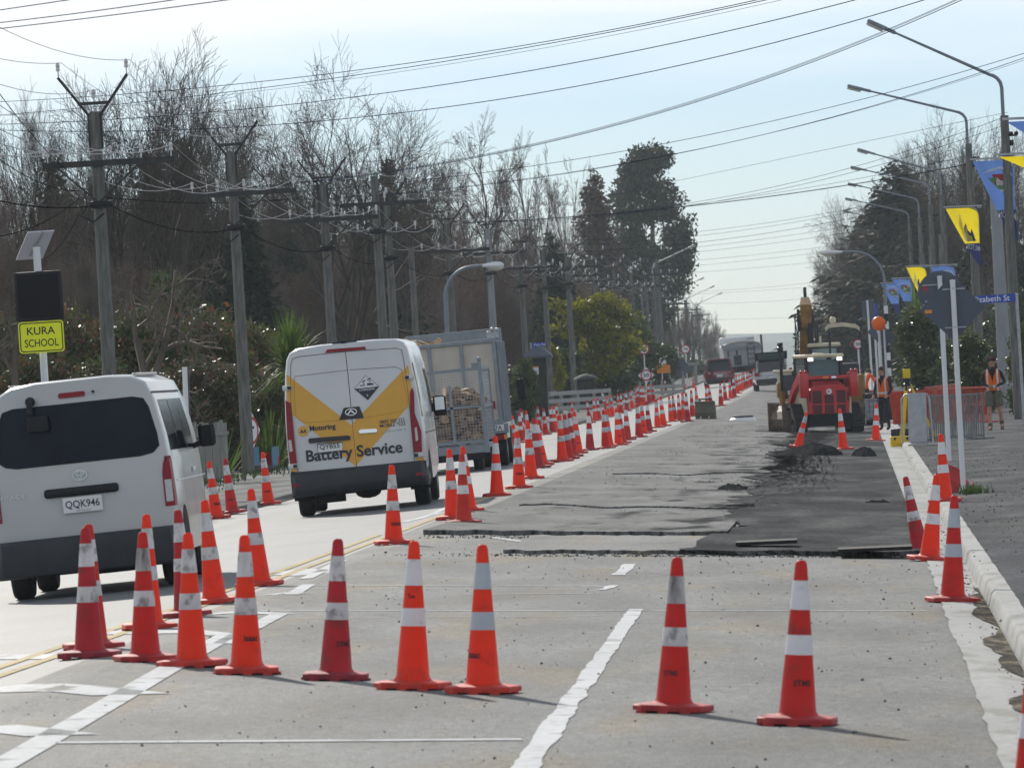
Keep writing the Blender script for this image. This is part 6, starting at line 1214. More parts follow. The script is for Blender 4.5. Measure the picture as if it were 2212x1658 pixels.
pickA = lambda c: 0 if c.z > 1.53 or (c.z < .6) or (abs(c.x) < .105 and c.y < -.165 and .95 < c.z < 1.15) else 1
body(t, J, Eg, ['skin', 'cloth'], pickA)
vest(t, [(.96, .175, .135, 0, .0), (1.03, .178, .135, 0, .0), (1.16, .172, .13, 0, .0), (1.30, .185, .13, 0, .18), (1.40, .19, .125, .0, .45), (1.48, .13, .085, .005, .75)])
for s, k in ((-1, 'L'), (1, 'R')):
    h_, kn = Vector(J['hi'+k][0]), Vector(J['kn'+k][0]); e = h_.lerp(kn, .80)
    MB().tube([(h_.x*.8, 0, .97), tuple(h_), tuple(h_.lerp(kn, .4)), tuple(e)], [.09, .125, .118, .108], 14).build('shorts_leg', M['shorts'], t, 60)
    an, to = Vector(J['an'+k][0]), Vector(J['to'+k][0]); ca = Vector(J['ca'+k][0])
    MB().tube([tuple(an.lerp(ca, .35)), tuple(an)], [.058, .054], 10).loft([[tuple(an.lerp(to, f)+Vector((a*w_, 0, b))) for a, b in ((-1, -.055-.0*f), (1, -.055), (.8, hh), (-.8, hh))] for f, w_, hh in ((-.35, .038, .02), (.1, .045, .045), (.7, .05, .015), (1.25, .045, -.01), (1.4, .02, -.03))]).build('boot', M['boot'], t, 40)
MB().ball((.03, -.26, 1.045), .04, 10, 8, (.8, .8, 1.2)).build('glove_in_hand', M['gloves'], t, 60)
headgear_face(t, (0, -.02, 1.665), cap=True, glasses=True)
MB().tube([(-.10, .02, 1.46), (-.07, -.06, 1.50), (0, -.085, 1.47), (.07, -.06, 1.50), (.10, .02, 1.46)], .03, 8).build('collar', M['cloth'], t, 60)
# --- worker standing behind the bins, looking down to the left
Y = 193; X = (1905-1837)*Y/F; t = thing('person', 'worker in an orange vest standing behind the bins and looking down', 'person', (X, Y, G(X, Y)), (0, R(-.5), R(-28)))
J = {'pel': ((0, 0, .95), (.135, .10)), 'spi': ((0, 0, 1.12), (.14, .10)), 'che': ((0, -.02, 1.32), (.158, .11)), 'nek': ((0, -.03, 1.47), .060), 'nk2': ((0, -.06, 1.54), .055), 'hd0': ((0, -.09, 1.60), (.066, .072)), 'hd1': ((0, -.09, 1.67), (.076, .088)), 'hd2': ((0, -.075, 1.74), (.055, .06)),
 'shL': ((-.19, .0, 1.42), .064), 'elL': ((-.25, -.03, 1.14), .048), 'wrL': ((-.20, -.22, .98), .033), 'shR': ((.19, .0, 1.42), .064), 'elR': ((.26, -.02, 1.14), .048), 'wrR': ((.22, -.20, .97), .033),
 'hiL': ((-.095, 0, .89), .10), 'knL': ((-.11, -.02, .5), .07), 'anL': ((-.11, .02, .09), .05), 'toL': ((-.12, -.13, .04), .042), 'hiR': ((.095, 0, .89), .10), 'knR': ((.11, -.02, .5), .07), 'anR': ((.11, .02, .09), .05), 'toR': ((.12, -.13, .04), .042)}
Eg = [('pel', 'spi'), ('spi', 'che'), ('che', 'nek'), ('nek', 'nk2'), ('nk2', 'hd0'), ('hd0', 'hd1'), ('hd1', 'hd2'), ('che', 'shL'), ('shL', 'elL'), ('elL', 'wrL'), ('che', 'shR'), ('shR', 'elR'), ('elR', 'wrR'), ('pel', 'hiL'), ('hiL', 'knL'), ('knL', 'anL'), ('anL', 'toL'), ('pel', 'hiR'), ('hiR', 'knR'), ('knR', 'anR'), ('anR', 'toR')]
hand(J, Eg, 'wrL', (.1, -.8, -.5), (1, 0, .2), 'L', .5); hand(J, Eg, 'wrR', (-.1, -.8, -.5), (-1, 0, .2), 'R', .5)
body(t, J, Eg, ['skin', 'cloth'], lambda c: 0 if c.z > 1.53 or (c.y < -.215 and c.z < 1.0 and c.z > .7) else 1)
vest(t, [(.94, .18, .14, 0, 0), (1.02, .182, .14, 0, 0), (1.16, .178, .135, 0, 0), (1.30, .19, .14, -.01, .12), (1.40, .195, .13, -.01, .42), (1.48, .13, .09, -.015, .75)])
headgear_face(t, (0, -.09, 1.665))
# --- worker bent over beyond the roller
Y = 218; X = (1868-1837)*Y/F; t = thing('person', 'worker in an orange long sleeved top bending forward by the orange barrier', 'person', (X, Y, G(X, Y)+.12), (0, R(6), R(150)))
J = {'pel': ((0, 0, .92), (.13, .11)), 'spi': ((0, -.06, 1.08), (.13, .10)), 'che': ((0, -.20, 1.26), (.155, .11)), 'nek': ((0, -.32, 1.36), .058), 'hd0': ((0, -.40, 1.39), (.068, .075)), 'hd1': ((0, -.45, 1.42), (.08, .085)), 'hd2': ((0, -.51, 1.44), (.055, .055)),
 'shL': ((-.19, -.25, 1.32), .064), 'elL': ((-.24, -.38, 1.06), .047), 'wrL': ((-.16, -.52, .88), .033), 'shR': ((.19, -.25, 1.32), .064), 'elR': ((.24, -.38, 1.06), .047), 'wrR': ((.16, -.52, .88), .033),
 'hiL': ((-.095, 0, .87), .10), 'knL': ((-.12, -.06, .48), .07), 'anL': ((-.12, .03, .09), .05), 'toL': ((-.13, -.13, .04), .042), 'hiR': ((.095, 0, .87), .10), 'knR': ((.12, -.06, .48), .07), 'anR': ((.12, .03, .09), .05), 'toR': ((.13, -.13, .04), .042)}
Eg = [('pel', 'spi'), ('spi', 'che'), ('che', 'nek'), ('nek', 'hd0'), ('hd0', 'hd1'), ('hd1', 'hd2'), ('che', 'shL'), ('shL', 'elL'), ('elL', 'wrL'), ('che', 'shR'), ('shR', 'elR'), ('elR', 'wrR'), ('pel', 'hiL'), ('hiL', 'knL'), ('knL', 'anL'), ('anL', 'toL'), ('pel', 'hiR'), ('hiR', 'knR'), ('knR', 'anR'), ('anR', 'toR')]
hand(J, Eg, 'wrL', (.2, -.5, -.7), (1, 0, .2), 'L', .5); hand(J, Eg, 'wrR', (-.2, -.5, -.7), (-1, 0, .2), 'R', .5)
body(t, J, Eg, ['skin', 'cloth', 'vest'], lambda c: 2 if (c.z > .90 and c.y > -.34 and c.z < 1.45 and c.z+c.y*.0 > .9) or (.92 < c.z < 1.3 and abs(c.x) > .14) else (0 if c.z > 1.2 or (c.y < -.5) else 1))
for s in (-1, 1): MB().loft([[(s*.10-.03, y_, z), (s*.10+.03, y_, z)] for y_, z in ((.115, .95), (.06, 1.12), (-.08, 1.33), (-.16, 1.40))], closed=False, caps=False).build('reflective_stripe', M['silver'], t)
MB().ball((0, -.45, 1.45), .092, 12, 8).build('hair', M['hair'], t, 60)
# ------------------------------------------------------------------ trees, hedges and shrubs
def vmat(name, c, c2, rough=.6, spec=.3, trans=.0, scale=1.5, objrand=.18): return mat(name, c, rough, .3, scale, c2=c2, spec=spec, trans=trans, objrand=objrand)
M['bark1'] = vmat('bark', (.07, .055, .044), (.12, .098, .08), .9, .2); M['bark2'] = vmat('pinkish_bark', (.13, .095, .085), (.20, .155, .14), .9, .2); M['bark3'] = vmat('brown_twigs', (.115, .07, .046), (.18, .118, .082), .9, .2); M['bark4'] = vmat('grey_twigs', (.12, .10, .082), (.20, .172, .142), .9, .2)
M['leafdark'] = vmat('dark_leaf', (.05, .068, .024), (.10, .115, .035), .5, .4, .3); M['leafred'] = vmat('red_leaf', (.24, .06, .03), (.16, .09, .03), .35, .5, .3)
M['needle'] = vmat('conifer_needle', (.028, .042, .026), (.05, .065, .035), .8, .2, .15); M['needle2'] = vmat('brown_conifer', (.075, .058, .045), (.11, .09, .065), .85, .2, .15); M['euca'] = vmat('eucalypt_leaf', (.028, .042, .026), (.055, .07, .035), .6, .3, .15)
M['wattle'] = vmat('wattle_flower', (.19, .22, .012), (.36, .34, .02), .8, .2, .4, 1.2); M['green'] = vmat('green_leaf', (.03, .065, .015), (.06, .10, .02), .4, .5, .25); M['glossy'] = vmat('glossy_leaf', (.05, .075, .018), (.12, .14, .03), .28, .6, .3)
M['blade'] = vmat('blade_leaf', (.07, .14, .02), (.14, .22, .04), .6, .3, .45)
def segs_mesh(name, S, m):
    A = np.array([s[0] for s in S]); B = np.array([s[1] for s in S]); ra = np.array([s[2] for s in S]); rb = np.array([s[3] for s in S]); d = B-A; L = np.linalg.norm(d, axis=1, keepdims=True)+1e-9; d /= L
    ref = np.where(np.abs(d[:, 2:3]) < .9, np.array([[0, 0, 1.]]), np.array([[1., 0, 0]])); x = np.cross(d, ref); x /= np.linalg.norm(x, axis=1, keepdims=True)+1e-9; y = np.cross(d, x); V = []
    for P, r in ((A, ra), (B, rb)):
        for k in range(3): t = 2*math.pi*k/3; V.append(P+(x*math.cos(t)+y*math.sin(t))*r[:, None])
    V = np.stack(V, 1).reshape(-1, 3); n = len(S); o = np.arange(n)[:, None]*6
    Fq = np.concatenate([o+np.array([[k, (k+1) % 3, 3+(k+1) % 3, 3+k]]) for k in range(3)], 0)
    return np_mesh(name, V, Fq, m)
def np_mesh(name, V, Fq, mats, mi=None):
    me = bpy.data.meshes.new(name); k = Fq.shape[1]; me.vertices.add(len(V)); me.vertices.foreach_set('co', V.astype(np.float32).ravel()); me.loops.add(len(Fq)*k); me.loops.foreach_set('vertex_index', Fq.astype(np.int32).ravel())
    me.polygons.add(len(Fq)); me.polygons.foreach_set('loop_start', np.arange(0, len(Fq)*k, k, dtype=np.int32))
    for m in (mats if isinstance(mats, list) else [mats]): me.materials.append(M[m])
    if mi is not None: me.polygons.foreach_set('material_index', mi.astype(np.int32))
    me.update(calc_edges=True); return me
def bare(seed, H=10., spread=.55, limbs=5, kids_=(5, 6, 5, 4), up=.35, r0=.22, droop=0., trunk=.18, m='bark1', lenk=.56, wig=.16):
    r = random.Random(seed); T = []; S = []
    def grow(p, d, L, rad, lev):
        n = 4 if lev < 2 else 3 if lev < 3 else 2; pts = [p]; q = p; dd = d.copy()
        for i in range(n):
            dd = (dd+Vector((r.gauss(0, wig), r.gauss(0, wig), r.gauss(0, wig)+(up*.25 if lev < 1 else up*.10-droop)))).normalized(); q2 = q+dd*(L/n)
            k0, k1 = 1-.72*i/n, 1-.72*(i+1)/n; S.append((tuple(q), tuple(q2), max(.0055, rad*k0), max(.004, rad*k1))); pts.append(q2); q = q2
        if lev >= len(kids_): return
        for j in range(kids_[lev]):
            f = .25+.75*(j+r.random()*.8)/kids_[lev]; f = min(f, .999); i = int(f*n); b = pts[i].lerp(pts[min(i+1, n)], f*n-i); ax = dd.orthogonal().normalized(); ax.rotate(Matrix.Rotation(r.random()*6.28, 3, dd)); sp = spread*(.8+.5*r.random()); nd = (dd*(1-.25*sp)+ax*sp+Vector((0, 0, up*.3))).normalized()
            grow(b, nd, L*lenk*(1.15-.45*f)*r.uniform(.8, 1.2), rad*(1-.7*f)*.62, lev+1)
    base = Vector((0, 0, 0)); top = Vector((r.uniform(-.02, .02)*H, r.uniform(-.02, .02)*H, H*trunk))
    tm = MB().tube([base, base.lerp(top, .5)+Vector((.02*H*.3, 0, 0)), top], [r0*1.25, r0, r0*.9], 8).mesh('trunk', M[m], 60)
    for i in range(limbs):
        a = 6.28*(i+r.random()*.6)/limbs; t = spread*r.uniform(.35, 1.0); d = Vector((math.cos(a)*t, math.sin(a)*t, 1)).normalized(); grow(top-Vector((0, 0, .02*H)), d, H*(1-trunk)*r.uniform(.42, .58), r0*.62, 0)
    V = segs_mesh('crown', S, m); return [('trunk', tm), ('crown', V)]
def leaves(seed, blobs, n, size, mats, probs=None, shell=.45, trunk=None, tm='bark1', hang=0., flat=0.):
    r = np.random.RandomState(seed); w_ = np.array([b[3]*b[4]*b[5] for b in blobs])**.75; w_ /= w_.sum(); idx = r.choice(len(blobs), n, p=w_); B = np.array(blobs)[idx]
    d = r.normal(size=(n, 3)); d /= np.linalg.norm(d, axis=1, keepdims=True); rad = r.rand(n, 1)**shell*(1+.18*r.normal(size=(n, 1))); C = B[:, :3]+d*B[:, 3:6]*rad
    a = r.normal(size=(n, 3)); a[:, 2] -= hang*1.5; a /= np.linalg.norm(a, axis=1, keepdims=True); b = np.cross(a, r.normal(size=(n, 3))); b /= np.linalg.norm(b, axis=1, keepdims=True)+1e-9
    s = size*(.6+.9*r.rand(n, 1)); V = np.stack([C-a*s, C+b*s*.45, C+a*s, C-b*s*.45], 1).reshape(-1, 3); Fq = np.arange(4*n).reshape(-1, 4); mi = r.choice(len(mats), n, p=probs) if len(mats) > 1 else None
    out = [('foliage', np_mesh('foliage', V, Fq, list(mats), mi))]
    if trunk: out.insert(0, ('trunk', trunk))
    return out
def blobset(seed, n, W, H, z0, br, hk=.8, top=1.0):
    r = random.Random(seed); o = []
    for i in range(n):
        z = z0+(H-z0)*(i+.5)/n; wz = W*math.sqrt(max(.05, 1-((z-z0)/(H-z0)*2-1)**2*.8)) if top else W; a = r.random()*6.28; q = r.random()**.6*wz*.75; b = br*r.uniform(.6, 1.3); o.append((math.cos(a)*q, math.sin(a)*q, z, b, b, b*hk))
    return o
def stem(H, r0, m='bark1', lean=.1): return MB().tube([(0, 0, 0), (lean*.3, 0, H*.5), (lean, 0, H)], [r0, r0*.7, r0*.35], 8).mesh('trunk', M[m], 60)
def conifer(seed, H, W, n, size, mats, pw=1.0, ragged=.3):
    r = np.random.RandomState(seed); nb = 90; V = []
    z = H*(.06+.93*r.rand(nb)**.8); L = W*(1-(z/H)**1.3)**pw*(1-ragged*r.rand(nb))+.1; az = r.rand(nb)*6.28; k = r.choice(nb, n, p=(L**1.2)/(L**1.2).sum()); f = r.rand(n)**.7
    C = np.stack([np.cos(az[k])*L[k]*f, np.sin(az[k])*L[k]*f, z[k]-L[k]*.25*f+.1*L[k]], 1)+r.normal(size=(n, 3))*(.05*W+.12*L[k][:, None])
    a = np.stack([np.cos(az[k]), np.sin(az[k]), -.4+0*f], 1)+r.normal(size=(n, 3))*.5; a /= np.linalg.norm(a, axis=1, keepdims=True); b = np.cross(a, r.normal(size=(n, 3))); b /= np.linalg.norm(b, axis=1, keepdims=True); s = size*(.6+.9*r.rand(n, 1))
    V = np.stack([C-a*s, C+b*s*.4, C+a*s, C-b*s*.4], 1).reshape(-1, 3); return [('trunk', stem(H*.9, H*.018)), ('foliage', np_mesh('foliage', V, np.arange(4*n).reshape(-1, 4), list(mats), r.choice(len(mats), n) if len(mats) > 1 else None))]
def blades(seed, n, L, w_, z0, up=.2, m='blade', trunk=None, base=.1):
    r = random.Random(seed); mb = MB()
    for i in range(n):
        a = r.random()*6.28; e = r.uniform(-.3, 1.4) if up < .5 else r.uniform(.7, 1.5); d = Vector((math.cos(a)*math.cos(e), math.sin(a)*math.cos(e), math.sin(e))); sd = d.cross(Vector((0, 0, 1))).normalized()*w_*.5; l_ = L*r.uniform(.7, 1.1); o = Vector((r.gauss(0, base), r.gauss(0, base), z0)); rows = []
        for k in range(4): f = k/3; q = o+d*l_*f-Vector((0, 0, .35*l_*f*f*(1-up))); rows.append([tuple(q-sd*(1-f*.9)), tuple(q+sd*(1-f*.9))])
        mb.loft(rows, closed=False, caps=False)
    o = [('foliage', mb.mesh('foliage', M[m]))]
    if trunk: o.insert(0, ('trunk', trunk))
    return o
# prototypes: (parts, height, half width)
PV = {}
def proto(k, parts, H=None):
    V = np.concatenate([np.array([v.co[:] for v in me.vertices]) for n_, me in parts if n_ != 'trunk'] or [np.zeros((1, 3))]); PV[k] = (parts, V[:, 2].max(), np.percentile(np.abs(V[:, 0]), 97))
proto('vase1', bare(1, 10, .60, 6, (5, 5, 5, 5), .42, .20, 0, .16, 'bark1', .64, .13)); proto('vase2', bare(2, 10, .70, 7, (5, 5, 5, 5), .36, .22, 0, .14, 'bark1', .66, .13)); proto('vase3', bare(3, 10, .52, 5, (5, 6, 5, 4), .42, .2, 0, .2, 'bark1', .62, .13))
proto('birch1', bare(4, 10, .45, 4, (6, 7, 6, 4), .40, .15, .10, .22, 'bark2', .52)); proto('birch2', bare(5, 10, .38, 3, (7, 7, 5, 4), .5, .13, .08, .3, 'bark2', .5))
proto('twig1', bare(6, 6, .75, 8, (5, 6, 6, 4), .25, .09, .02, .05, 'bark3', .6, .22)); proto('twig2', bare(7, 6, .65, 9, (5, 6, 6, 4), .35, .08, 0, .05, 'bark4', .6, .2)); proto('twig3', bare(8, 6, .7, 8, (5, 7, 6, 4), .3, .08, .0, .06, 'bark2', .6, .2))
proto('gnarl', bare(9, 5, 1.1, 4, (4, 5, 4, 3), .12, .16, 0, .25, 'bark4', .62, .3)); proto('pale', bare(10, 10, .40, 3, (5, 5, 5, 4), .5, .14, .04, .3, 'bark4', .5))
proto('hedge1', leaves(11, blobset(1, 26, 1.6, 3.2, .3, .6), 9000, .075, ['leafdark', 'leafred', 'leafdark'], [.52, .22, .26], .4, stem(2, .08))); proto('hedge2', leaves(12, blobset(2, 24, 1.5, 3.0, .2, .6), 9000, .075, ['leafdark', 'leafred', 'green'], [.66, .12, .22], .4, stem(2, .08)))
proto('bush', leaves(13, blobset(3, 22, 1.3, 2.6, .2, .5), 7000, .08, ['leafdark', 'green'], [.5, .5], .4, stem(1.6, .07))); proto('glossy', leaves(14, blobset(4, 26, .9, 3.4, .2, .42), 7000, .075, ['glossy', 'leafdark', 'green'], [.45, .3, .25], .4, stem(2.4, .07)))
proto('wattle', leaves(15, [b for b in blobset(5, 34, 2.2, 4.4, 1.4, .62, .7)], 12000, .085, ['wattle', 'green'], [.78, .22], .45, stem(3, .12), hang=.5)); proto('conifer', conifer(16, 9, 2.0, 9000, .16, ['needle'])); proto('brownconifer', conifer(17, 12, 2.6, 12000, .17, ['needle2', 'bark3'], .7))
proto('pine', conifer(18, 12, 4.2, 13000, .2, ['needle', 'needle2'], .9, .5))
er = random.Random(5); eb = []
for i in range(150):
    z = 4.2+er.random()**.85*14.2; wz = float(np.interp(z, [4, 6, 10, 12.5, 15, 17.5, 19], [1.3, 2.0, 3.1, 3.0, 2.4, 1.5, .6])); q = er.uniform(-1, 1)*wz
    b = er.uniform(.65, 1.25); eb.append((q, er.uniform(-1, 1)*wz*.6, z, b*1.05, b, b*.85))
proto('euca', leaves(19, eb, 27000, .17, ['euca', 'leafdark'], [.75, .25], .5, stem(15, .35, 'bark4', .4), hang=.6))
proto('cabbage', blades(20, 260, 1.15, .055, 1.6, .25, 'blade', stem(1.6, .12))); proto('flax', blades(21, 60, 1.5, .07, 0, .75, 'blade', None, .12))
FIRST = {}
def plant(k, u, vtop, Y, wpx, name, label, cat, group=None, rz=None, vb=None, squash=None):
    parts, H0, W0 = PV[k]; p = at(u, vtop, Y); z = G(p.x, Y)-.15; H = p.z-z; sx = (wpx*Y/F)/(2*W0) if wpx else H/H0; r_ = random.Random(int(u*7+Y)); rz = r_.random()*6.28 if rz is None else rz
    t = thing(name, label, cat, (p.x, Y, z), (0, 0, rz), group); t.scale = (sx, sx, H/H0)
    for n_, me in parts: link(n_, me, t)
    return t
gb_ = 'bare trees behind the left poles'; gs_ = 'bare shrubs massed behind the left poles'; gh = 'glossy hedge bushes along the left boundary'
TL = 'tall bare tree '
for k, u, v, Y, w_, lab in (('vase3', 25, 185, 205, 260, 'at the far left edge behind the school sign'), ('vase1', 285, 80, 235, 400, 'towering behind the nearest power pole'), ('vase3', 480, 165, 300, 210, 'with one thin high leader between the first two power poles'), ('vase2', 735, 98, 290, 440, 'widest of all, with a dense vase shaped crown above the battery van'), ('birch1', 1020, 243, 400, 260, 'with a rounded drooping reddish crown right of the widest tree'), ('birch1', 1120, 285, 420, 190, 'with drooping reddish twigs above the street lamp'), ('pale', 1215, 316, 470, 120, 'slender and pale, left of the brown conifer'), ('vase2', 610, 255, 330, 240, 'half hidden left of the widest bare tree'), ('vase1', 870, 300, 340, 190, 'half hidden right of the widest bare tree'), ('vase2', 375, 118, 250, 300, 'leaning over between the first two power poles'), ('vase3', 150, 190, 260, 240, 'half hidden left of the nearest power pole crown')):
    plant(k, u, v-(32 if k[:4] == 'vase' else 14), Y, w_*1.08, 'bare_tree', TL+lab, 'tree', gb_)
fr_ = random.Random(21); lab = 'brown leafless shrub in the dense thicket behind the left poles'
for i in range(46):
    u = -60+i*29+fr_.uniform(-20, 20); far = max(0, u)/1300; Y = 195+far*300+fr_.uniform(-15, 60); v = 395+far*130+fr_.uniform(-45, 70)
    plant(('twig1', 'twig2', 'twig3', 'twig2')[i % 4], u, v, Y, fr_.uniform(150, 220), 'bare_shrub', lab, 'shrub', gs_)
for i in range(30):
    u = -50+i*44+fr_.uniform(-20, 20); far = max(0, u)/1300; Y = 188+far*240+fr_.uniform(-8, 20); v = 520+far*90+fr_.uniform(-50, 50)
    plant(('twig1', 'twig2', 'twig1', 'twig3')[i % 4], u, v, Y, fr_.uniform(150, 210), 'bare_shrub', lab, 'shrub', gs_)
for i in range(16):
    u = -40+i*88+fr_.uniform(-25, 25); far = max(0, u)/1300; plant('birch2' if i % 2 else 'vase1', u, 330+far*120+fr_.uniform(-60, 60), 270+far*260+fr_.uniform(-30, 60), 170, 'bare_tree', 'slim bare tree standing in the thicket behind the left poles', 'tree', 'slim bare trees in the thicket')
for k, u, v, Y, w_, lab in (('conifer', 398, 288, 262, 150, 'dark conifer with a thin spire between the first two power poles'), ('conifer', 320, 320, 270, 190, 'broad dark conifer just right of the nearest power pole'), ('conifer', 520, 410, 250, 150, 'dark conifer behind the second power pole'), ('conifer', 110, 330, 255, 170, 'dark conifer left of the nearest power pole'), ('conifer', 835, 335, 350, 120, 'dark conifer rising inside the widest bare tree'), ('conifer', 1190, 495, 385, 110, 'dark conifer between poles, above the yellow flowering bush'), ('brownconifer', 1278, 362, 540, 130, 'tall brown conifer left of the big evergreen'), ('conifer', 600, 430, 320, 150, 'dark conifer low behind the left part of the widest bare tree')):
    plant(k, u, v, Y, w_, 'conifer', lab, 'tree')
plant('euca', 1392, 298, 600, 165, 'evergreen_tree', 'tallest dark evergreen with gaps in its crown, standing against the sky', 'tree', rz=0)
for i, (u, v, Y, w_) in enumerate(((20, 655, 176, 200), (130, 640, 172, 190), (240, 655, 176, 190), (330, 640, 172, 200), (430, 648, 175, 190), (515, 660, 178, 170), (560, 690, 183, 100), (470, 760, 168, 170), (70, 740, 165, 190), (210, 760, 166, 180), (355, 770, 167, 200), (560, 780, 176, 130))):
    plant('hedge1' if i % 3 else 'hedge2', u, v, Y, w_, 'hedge_bush', 'dark glossy hedge bush with reddish leaf tips behind the left poles', 'bush', gh)
for i in range(10): plant('hedge2', 640+i*52, 735+i*6, 215+i*9, 120, 'hedge_bush', 'dark low bush at the foot of the thicket right of the battery van', 'bush', 'low bushes at the foot of the thicket')
plant('gnarl', 300, 545, 150, 330, 'bare_tree', 'low gnarled bare tree with spreading branches in front of the glossy hedge', 'tree'); plant('gnarl', 20, 560, 152, 260, 'bare_tree', 'low gnarled bare tree behind the school sign', 'tree')
plant('bush', 375, 565, 192, 150, 'bush', 'yellowish green bush showing above the hedge between the first two poles', 'bush')
plant('cabbage', 625, 660, 164, 165, 'cabbage_tree', 'bright green spiky cabbage tree left of the battery van roof', 'tree'); plant('flax', 580, 870, 168, 130, 'flax_plant', 'spiky flax plant left of the battery van', 'plant'); plant('flax', 470, 905, 160, 110, 'flax_plant', 'small flax plant beside the second power pole', 'plant')
plant('hedge1', 585, 905, 171, 60, 'bush', 'low russet bush on the dark fence beside the battery van', 'bush')
plant('wattle', 1262, 625, 345, 190, 'flowering_bush', 'rounded yellow flowering bush behind the cones', 'bush'); plant('bush', 1300, 735, 352, 120, 'bush', 'dark green bush under the yellow flowering bush', 'bush'); plant('bush', 1215, 745, 340, 100, 'bush', 'dark bush left of the blue name blade', 'bush')
plant('bush', 1352, 678, 405, 130, 'bush', 'dark green bush right of the yellow flowering bush', 'bush'); plant('bush', 1415, 735, 440, 90, 'bush', 'dark bush behind the tall pole with signs', 'bush'); plant('bush', 1128, 765, 268, 62, 'bush', 'dark clipped bush behind the firewood truck', 'bush'); plant('wattle', 1180, 735, 330, 60, 'flowering_bush', 'small yellow flowering bush beside the dark gate pillar', 'bush')
for i, (u, v, Y, w_) in enumerate(((1445, 640, 620, 90), (1475, 655, 700, 80), (1505, 648, 800, 75), (1525, 668, 900, 60), (1545, 690, 1000, 50), (1490, 700, 640, 80), (1535, 722, 760, 50))): plant(('twig3', 'birch1', 'vase3')[i % 3], u, v, Y, w_, 'bare_tree', 'hazy bare tree in the distance beyond the 70 sign', 'tree', 'distant trees at the end of the left row')
for i in range(9): plant('bush' if i % 2 else 'hedge2', 1440+i*14, 762+i*3, 520+i*45, 50, 'bush', 'hazy roadside bush in the distance behind the red car', 'bush', 'distant bushes at the end of the left row')
gr_ = 'bare trees on the right side'
for k, u, v, Y, w_, lab in (('vase1', 2065, 232, 430, 260, 'tallest, above the second long armed lamp'), ('vase2', 2175, 245, 390, 260, 'at the right edge behind the nearest lamp pole'), ('vase3', 1975, 285, 480, 230, 'behind the third long armed lamp'), ('vase2', 1880, 380, 520, 220, 'spreading left behind the row of lamps'), ('twig2', 1822, 480, 560, 170, 'twiggy and low, farthest left of the right hand group'), ('vase1', 2130, 300, 350, 180, 'slim, behind the concrete pole'), ('twig3', 1815, 560, 590, 130, 'twiggy, above the curved street lamp head'), ('vase3', 2020, 330, 400, 200, 'half hidden behind the dark pine')):
    plant(k, u, v-22, Y, w_, 'bare_tree', 'bare tree on the right, '+lab, 'tree', gr_)
for k, u, v, Y, w_, lab in (('pine', 1935, 345, 470, 300, 'big dark ragged conifer behind the row of long armed lamps'), ('pine', 2000, 430, 440, 230, 'dark conifer behind the yellow banner'), ('pine', 1865, 470, 540, 170, 'dark conifer behind the curved street lamp'), ('pine', 2120, 470, 400, 220, 'dark conifer at the right behind the concrete pole'), ('conifer', 2200, 520, 380, 160, 'dark conifer at the right edge behind the name blade')): plant(k, u, v, Y, w_, 'conifer', lab, 'tree')
for i, (u, v, Y, w_) in enumerate(((1805, 665, 560, 120), (1850, 640, 520, 130), (1905, 620, 480, 140), (1960, 640, 440, 150), (2030, 620, 400, 160), (2110, 600, 370, 170), (2190, 610, 340, 160), (1820, 730, 520, 90), (1790, 745, 600, 70))): plant('twig2' if i % 2 else 'bush', u, v, Y, w_, 'hedge_bush', 'dark undergrowth bush at the foot of the right hand trees', 'bush', 'undergrowth on the right side')
plant('glossy', 1985, 655, 262, 120, 'bush', 'tall glossy climber covered bush behind the yellow level', 'bush'); plant('glossy', 2095, 710, 214, 90, 'bush', 'rounded glossy bush between the sign posts and the walking worker', 'bush'); plant('glossy', 2200, 690, 200, 55, 'bush', 'glossy pale leaved bush at the right edge beyond the walking worker', 'bush'); plant('bush', 2165, 760, 230, 90, 'bush', 'low green bush behind the walking worker', 'bush'); plant('bush', 2045, 735, 245, 70, 'bush', 'green bush seen between the two white sign posts', 'bush')
plant('cabbage', 1978, 600, 305, 85, 'cabbage_tree', 'small spiky cabbage tree below the smaller yellow banner', 'tree')
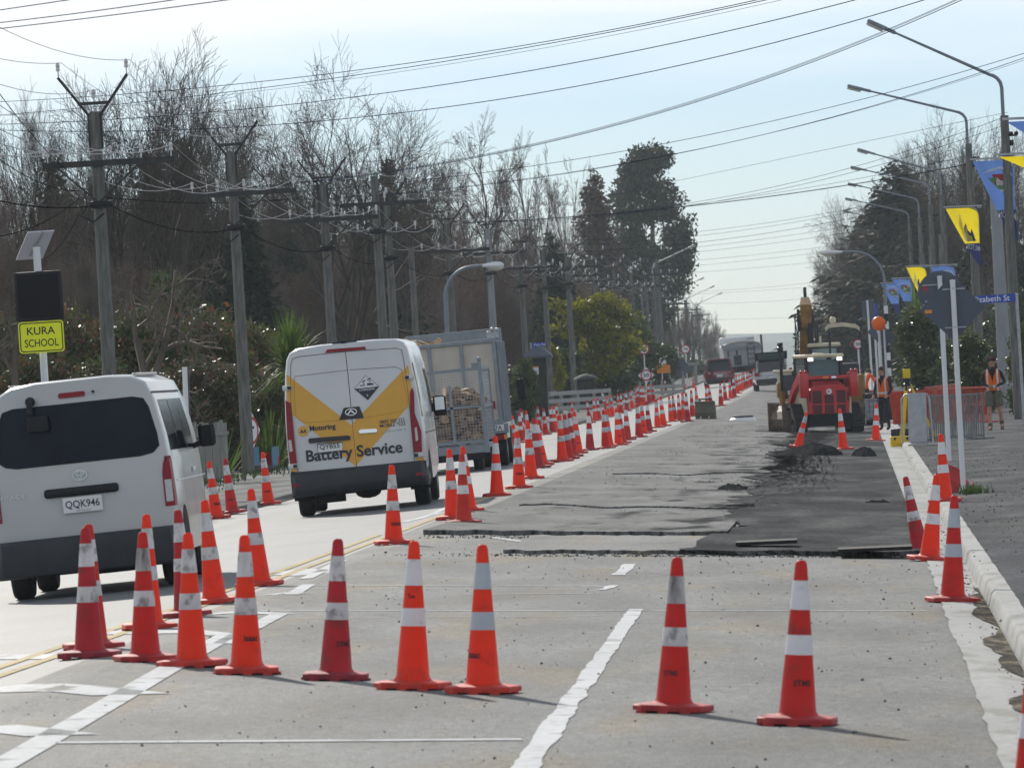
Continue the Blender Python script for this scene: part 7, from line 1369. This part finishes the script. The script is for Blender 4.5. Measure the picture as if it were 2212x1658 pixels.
# far wooded backdrop: reads as one mass, behind everything on both sides
bl = []
wr = random.Random(8)
for i in range(150):
    Y = 330+wr.random()*500; X = -26-wr.random()*60-(Y-330)*.02; bl.append((X, Y, 1+wr.random()*5.5, 4.5, 4.5, 3.4))
for i in range(60): Y = 480+wr.random()*300; bl.append((9+wr.random()*30, Y, 1+wr.random()*5, 4, 4, 3))
tag(link('distant_wood', leaves(31, bl, 26000, .55, ['bark3', 'needle', 'bark1'], [.5, .25, .25], .45)[0][1]), kind='stuff')
# low hazy hills at the end of the road
M['hill'] = mat('hill', (.10, .13, .12), .9, .3, .002)
hl = []
for i in range(61): x = -1500+50*i; h_ = 12.5+2.6*math.sin(i*.37)+1.6*math.sin(i*1.1+1)+1*math.sin(i*2.3); hl.append([(x*.6, 2250, -1), (x*.6, 2330, h_*.7), (x*.6, 2430, h_)])
tag(MB().loft(hl, closed=False, caps=False).build('hills', M['hill']), kind='structure')
# grass tufts and weeds by the left poles
def tufts(n, fn, seed): 
    r = random.Random(seed); mb = MB()
    for i in range(n):
        x, y_ = fn(r); z = G(x, y_)
        for k in range(3): a = r.random()*6.28; h_ = r.uniform(.04, .16); mb.add([(x-.01, y_, z), (x+.01, y_, z), (x+.05*math.cos(a), y_+.05*math.sin(a), z+h_)], [(0, 1, 2)])
    return tag(mb.build('grass', M['green']), kind='stuff')
tufts(2500, lambda r: (-14+r.gauss(.2, .5), r.uniform(125, 330)), 3); tufts(1500, lambda r: (r.uniform(6, 9), r.uniform(120, 330)), 4); tufts(60, lambda r: (1.6+r.gauss(0, .08), 96.6+r.gauss(0, .3)), 5)
# ------------------------------------------------------------------ thin daylight haze over the whole street
hm = bpy.data.materials.new('haze'); hm.use_nodes = True; n = hm.node_tree.nodes; n.clear(); o_ = n.new('ShaderNodeOutputMaterial'); pv = n.new('ShaderNodeVolumePrincipled')
pv.inputs['Color'].default_value = (.80, .91, 1, 1); pv.inputs['Density'].default_value = .00013; pv.inputs['Anisotropy'].default_value = .2; hm.node_tree.links.new(pv.outputs[0], o_.inputs['Volume'])
hz_ = MB().box((0, 1225, 12), (2500, 2650, 28)).build('haze', hm); tag(hz_, kind='stuff')
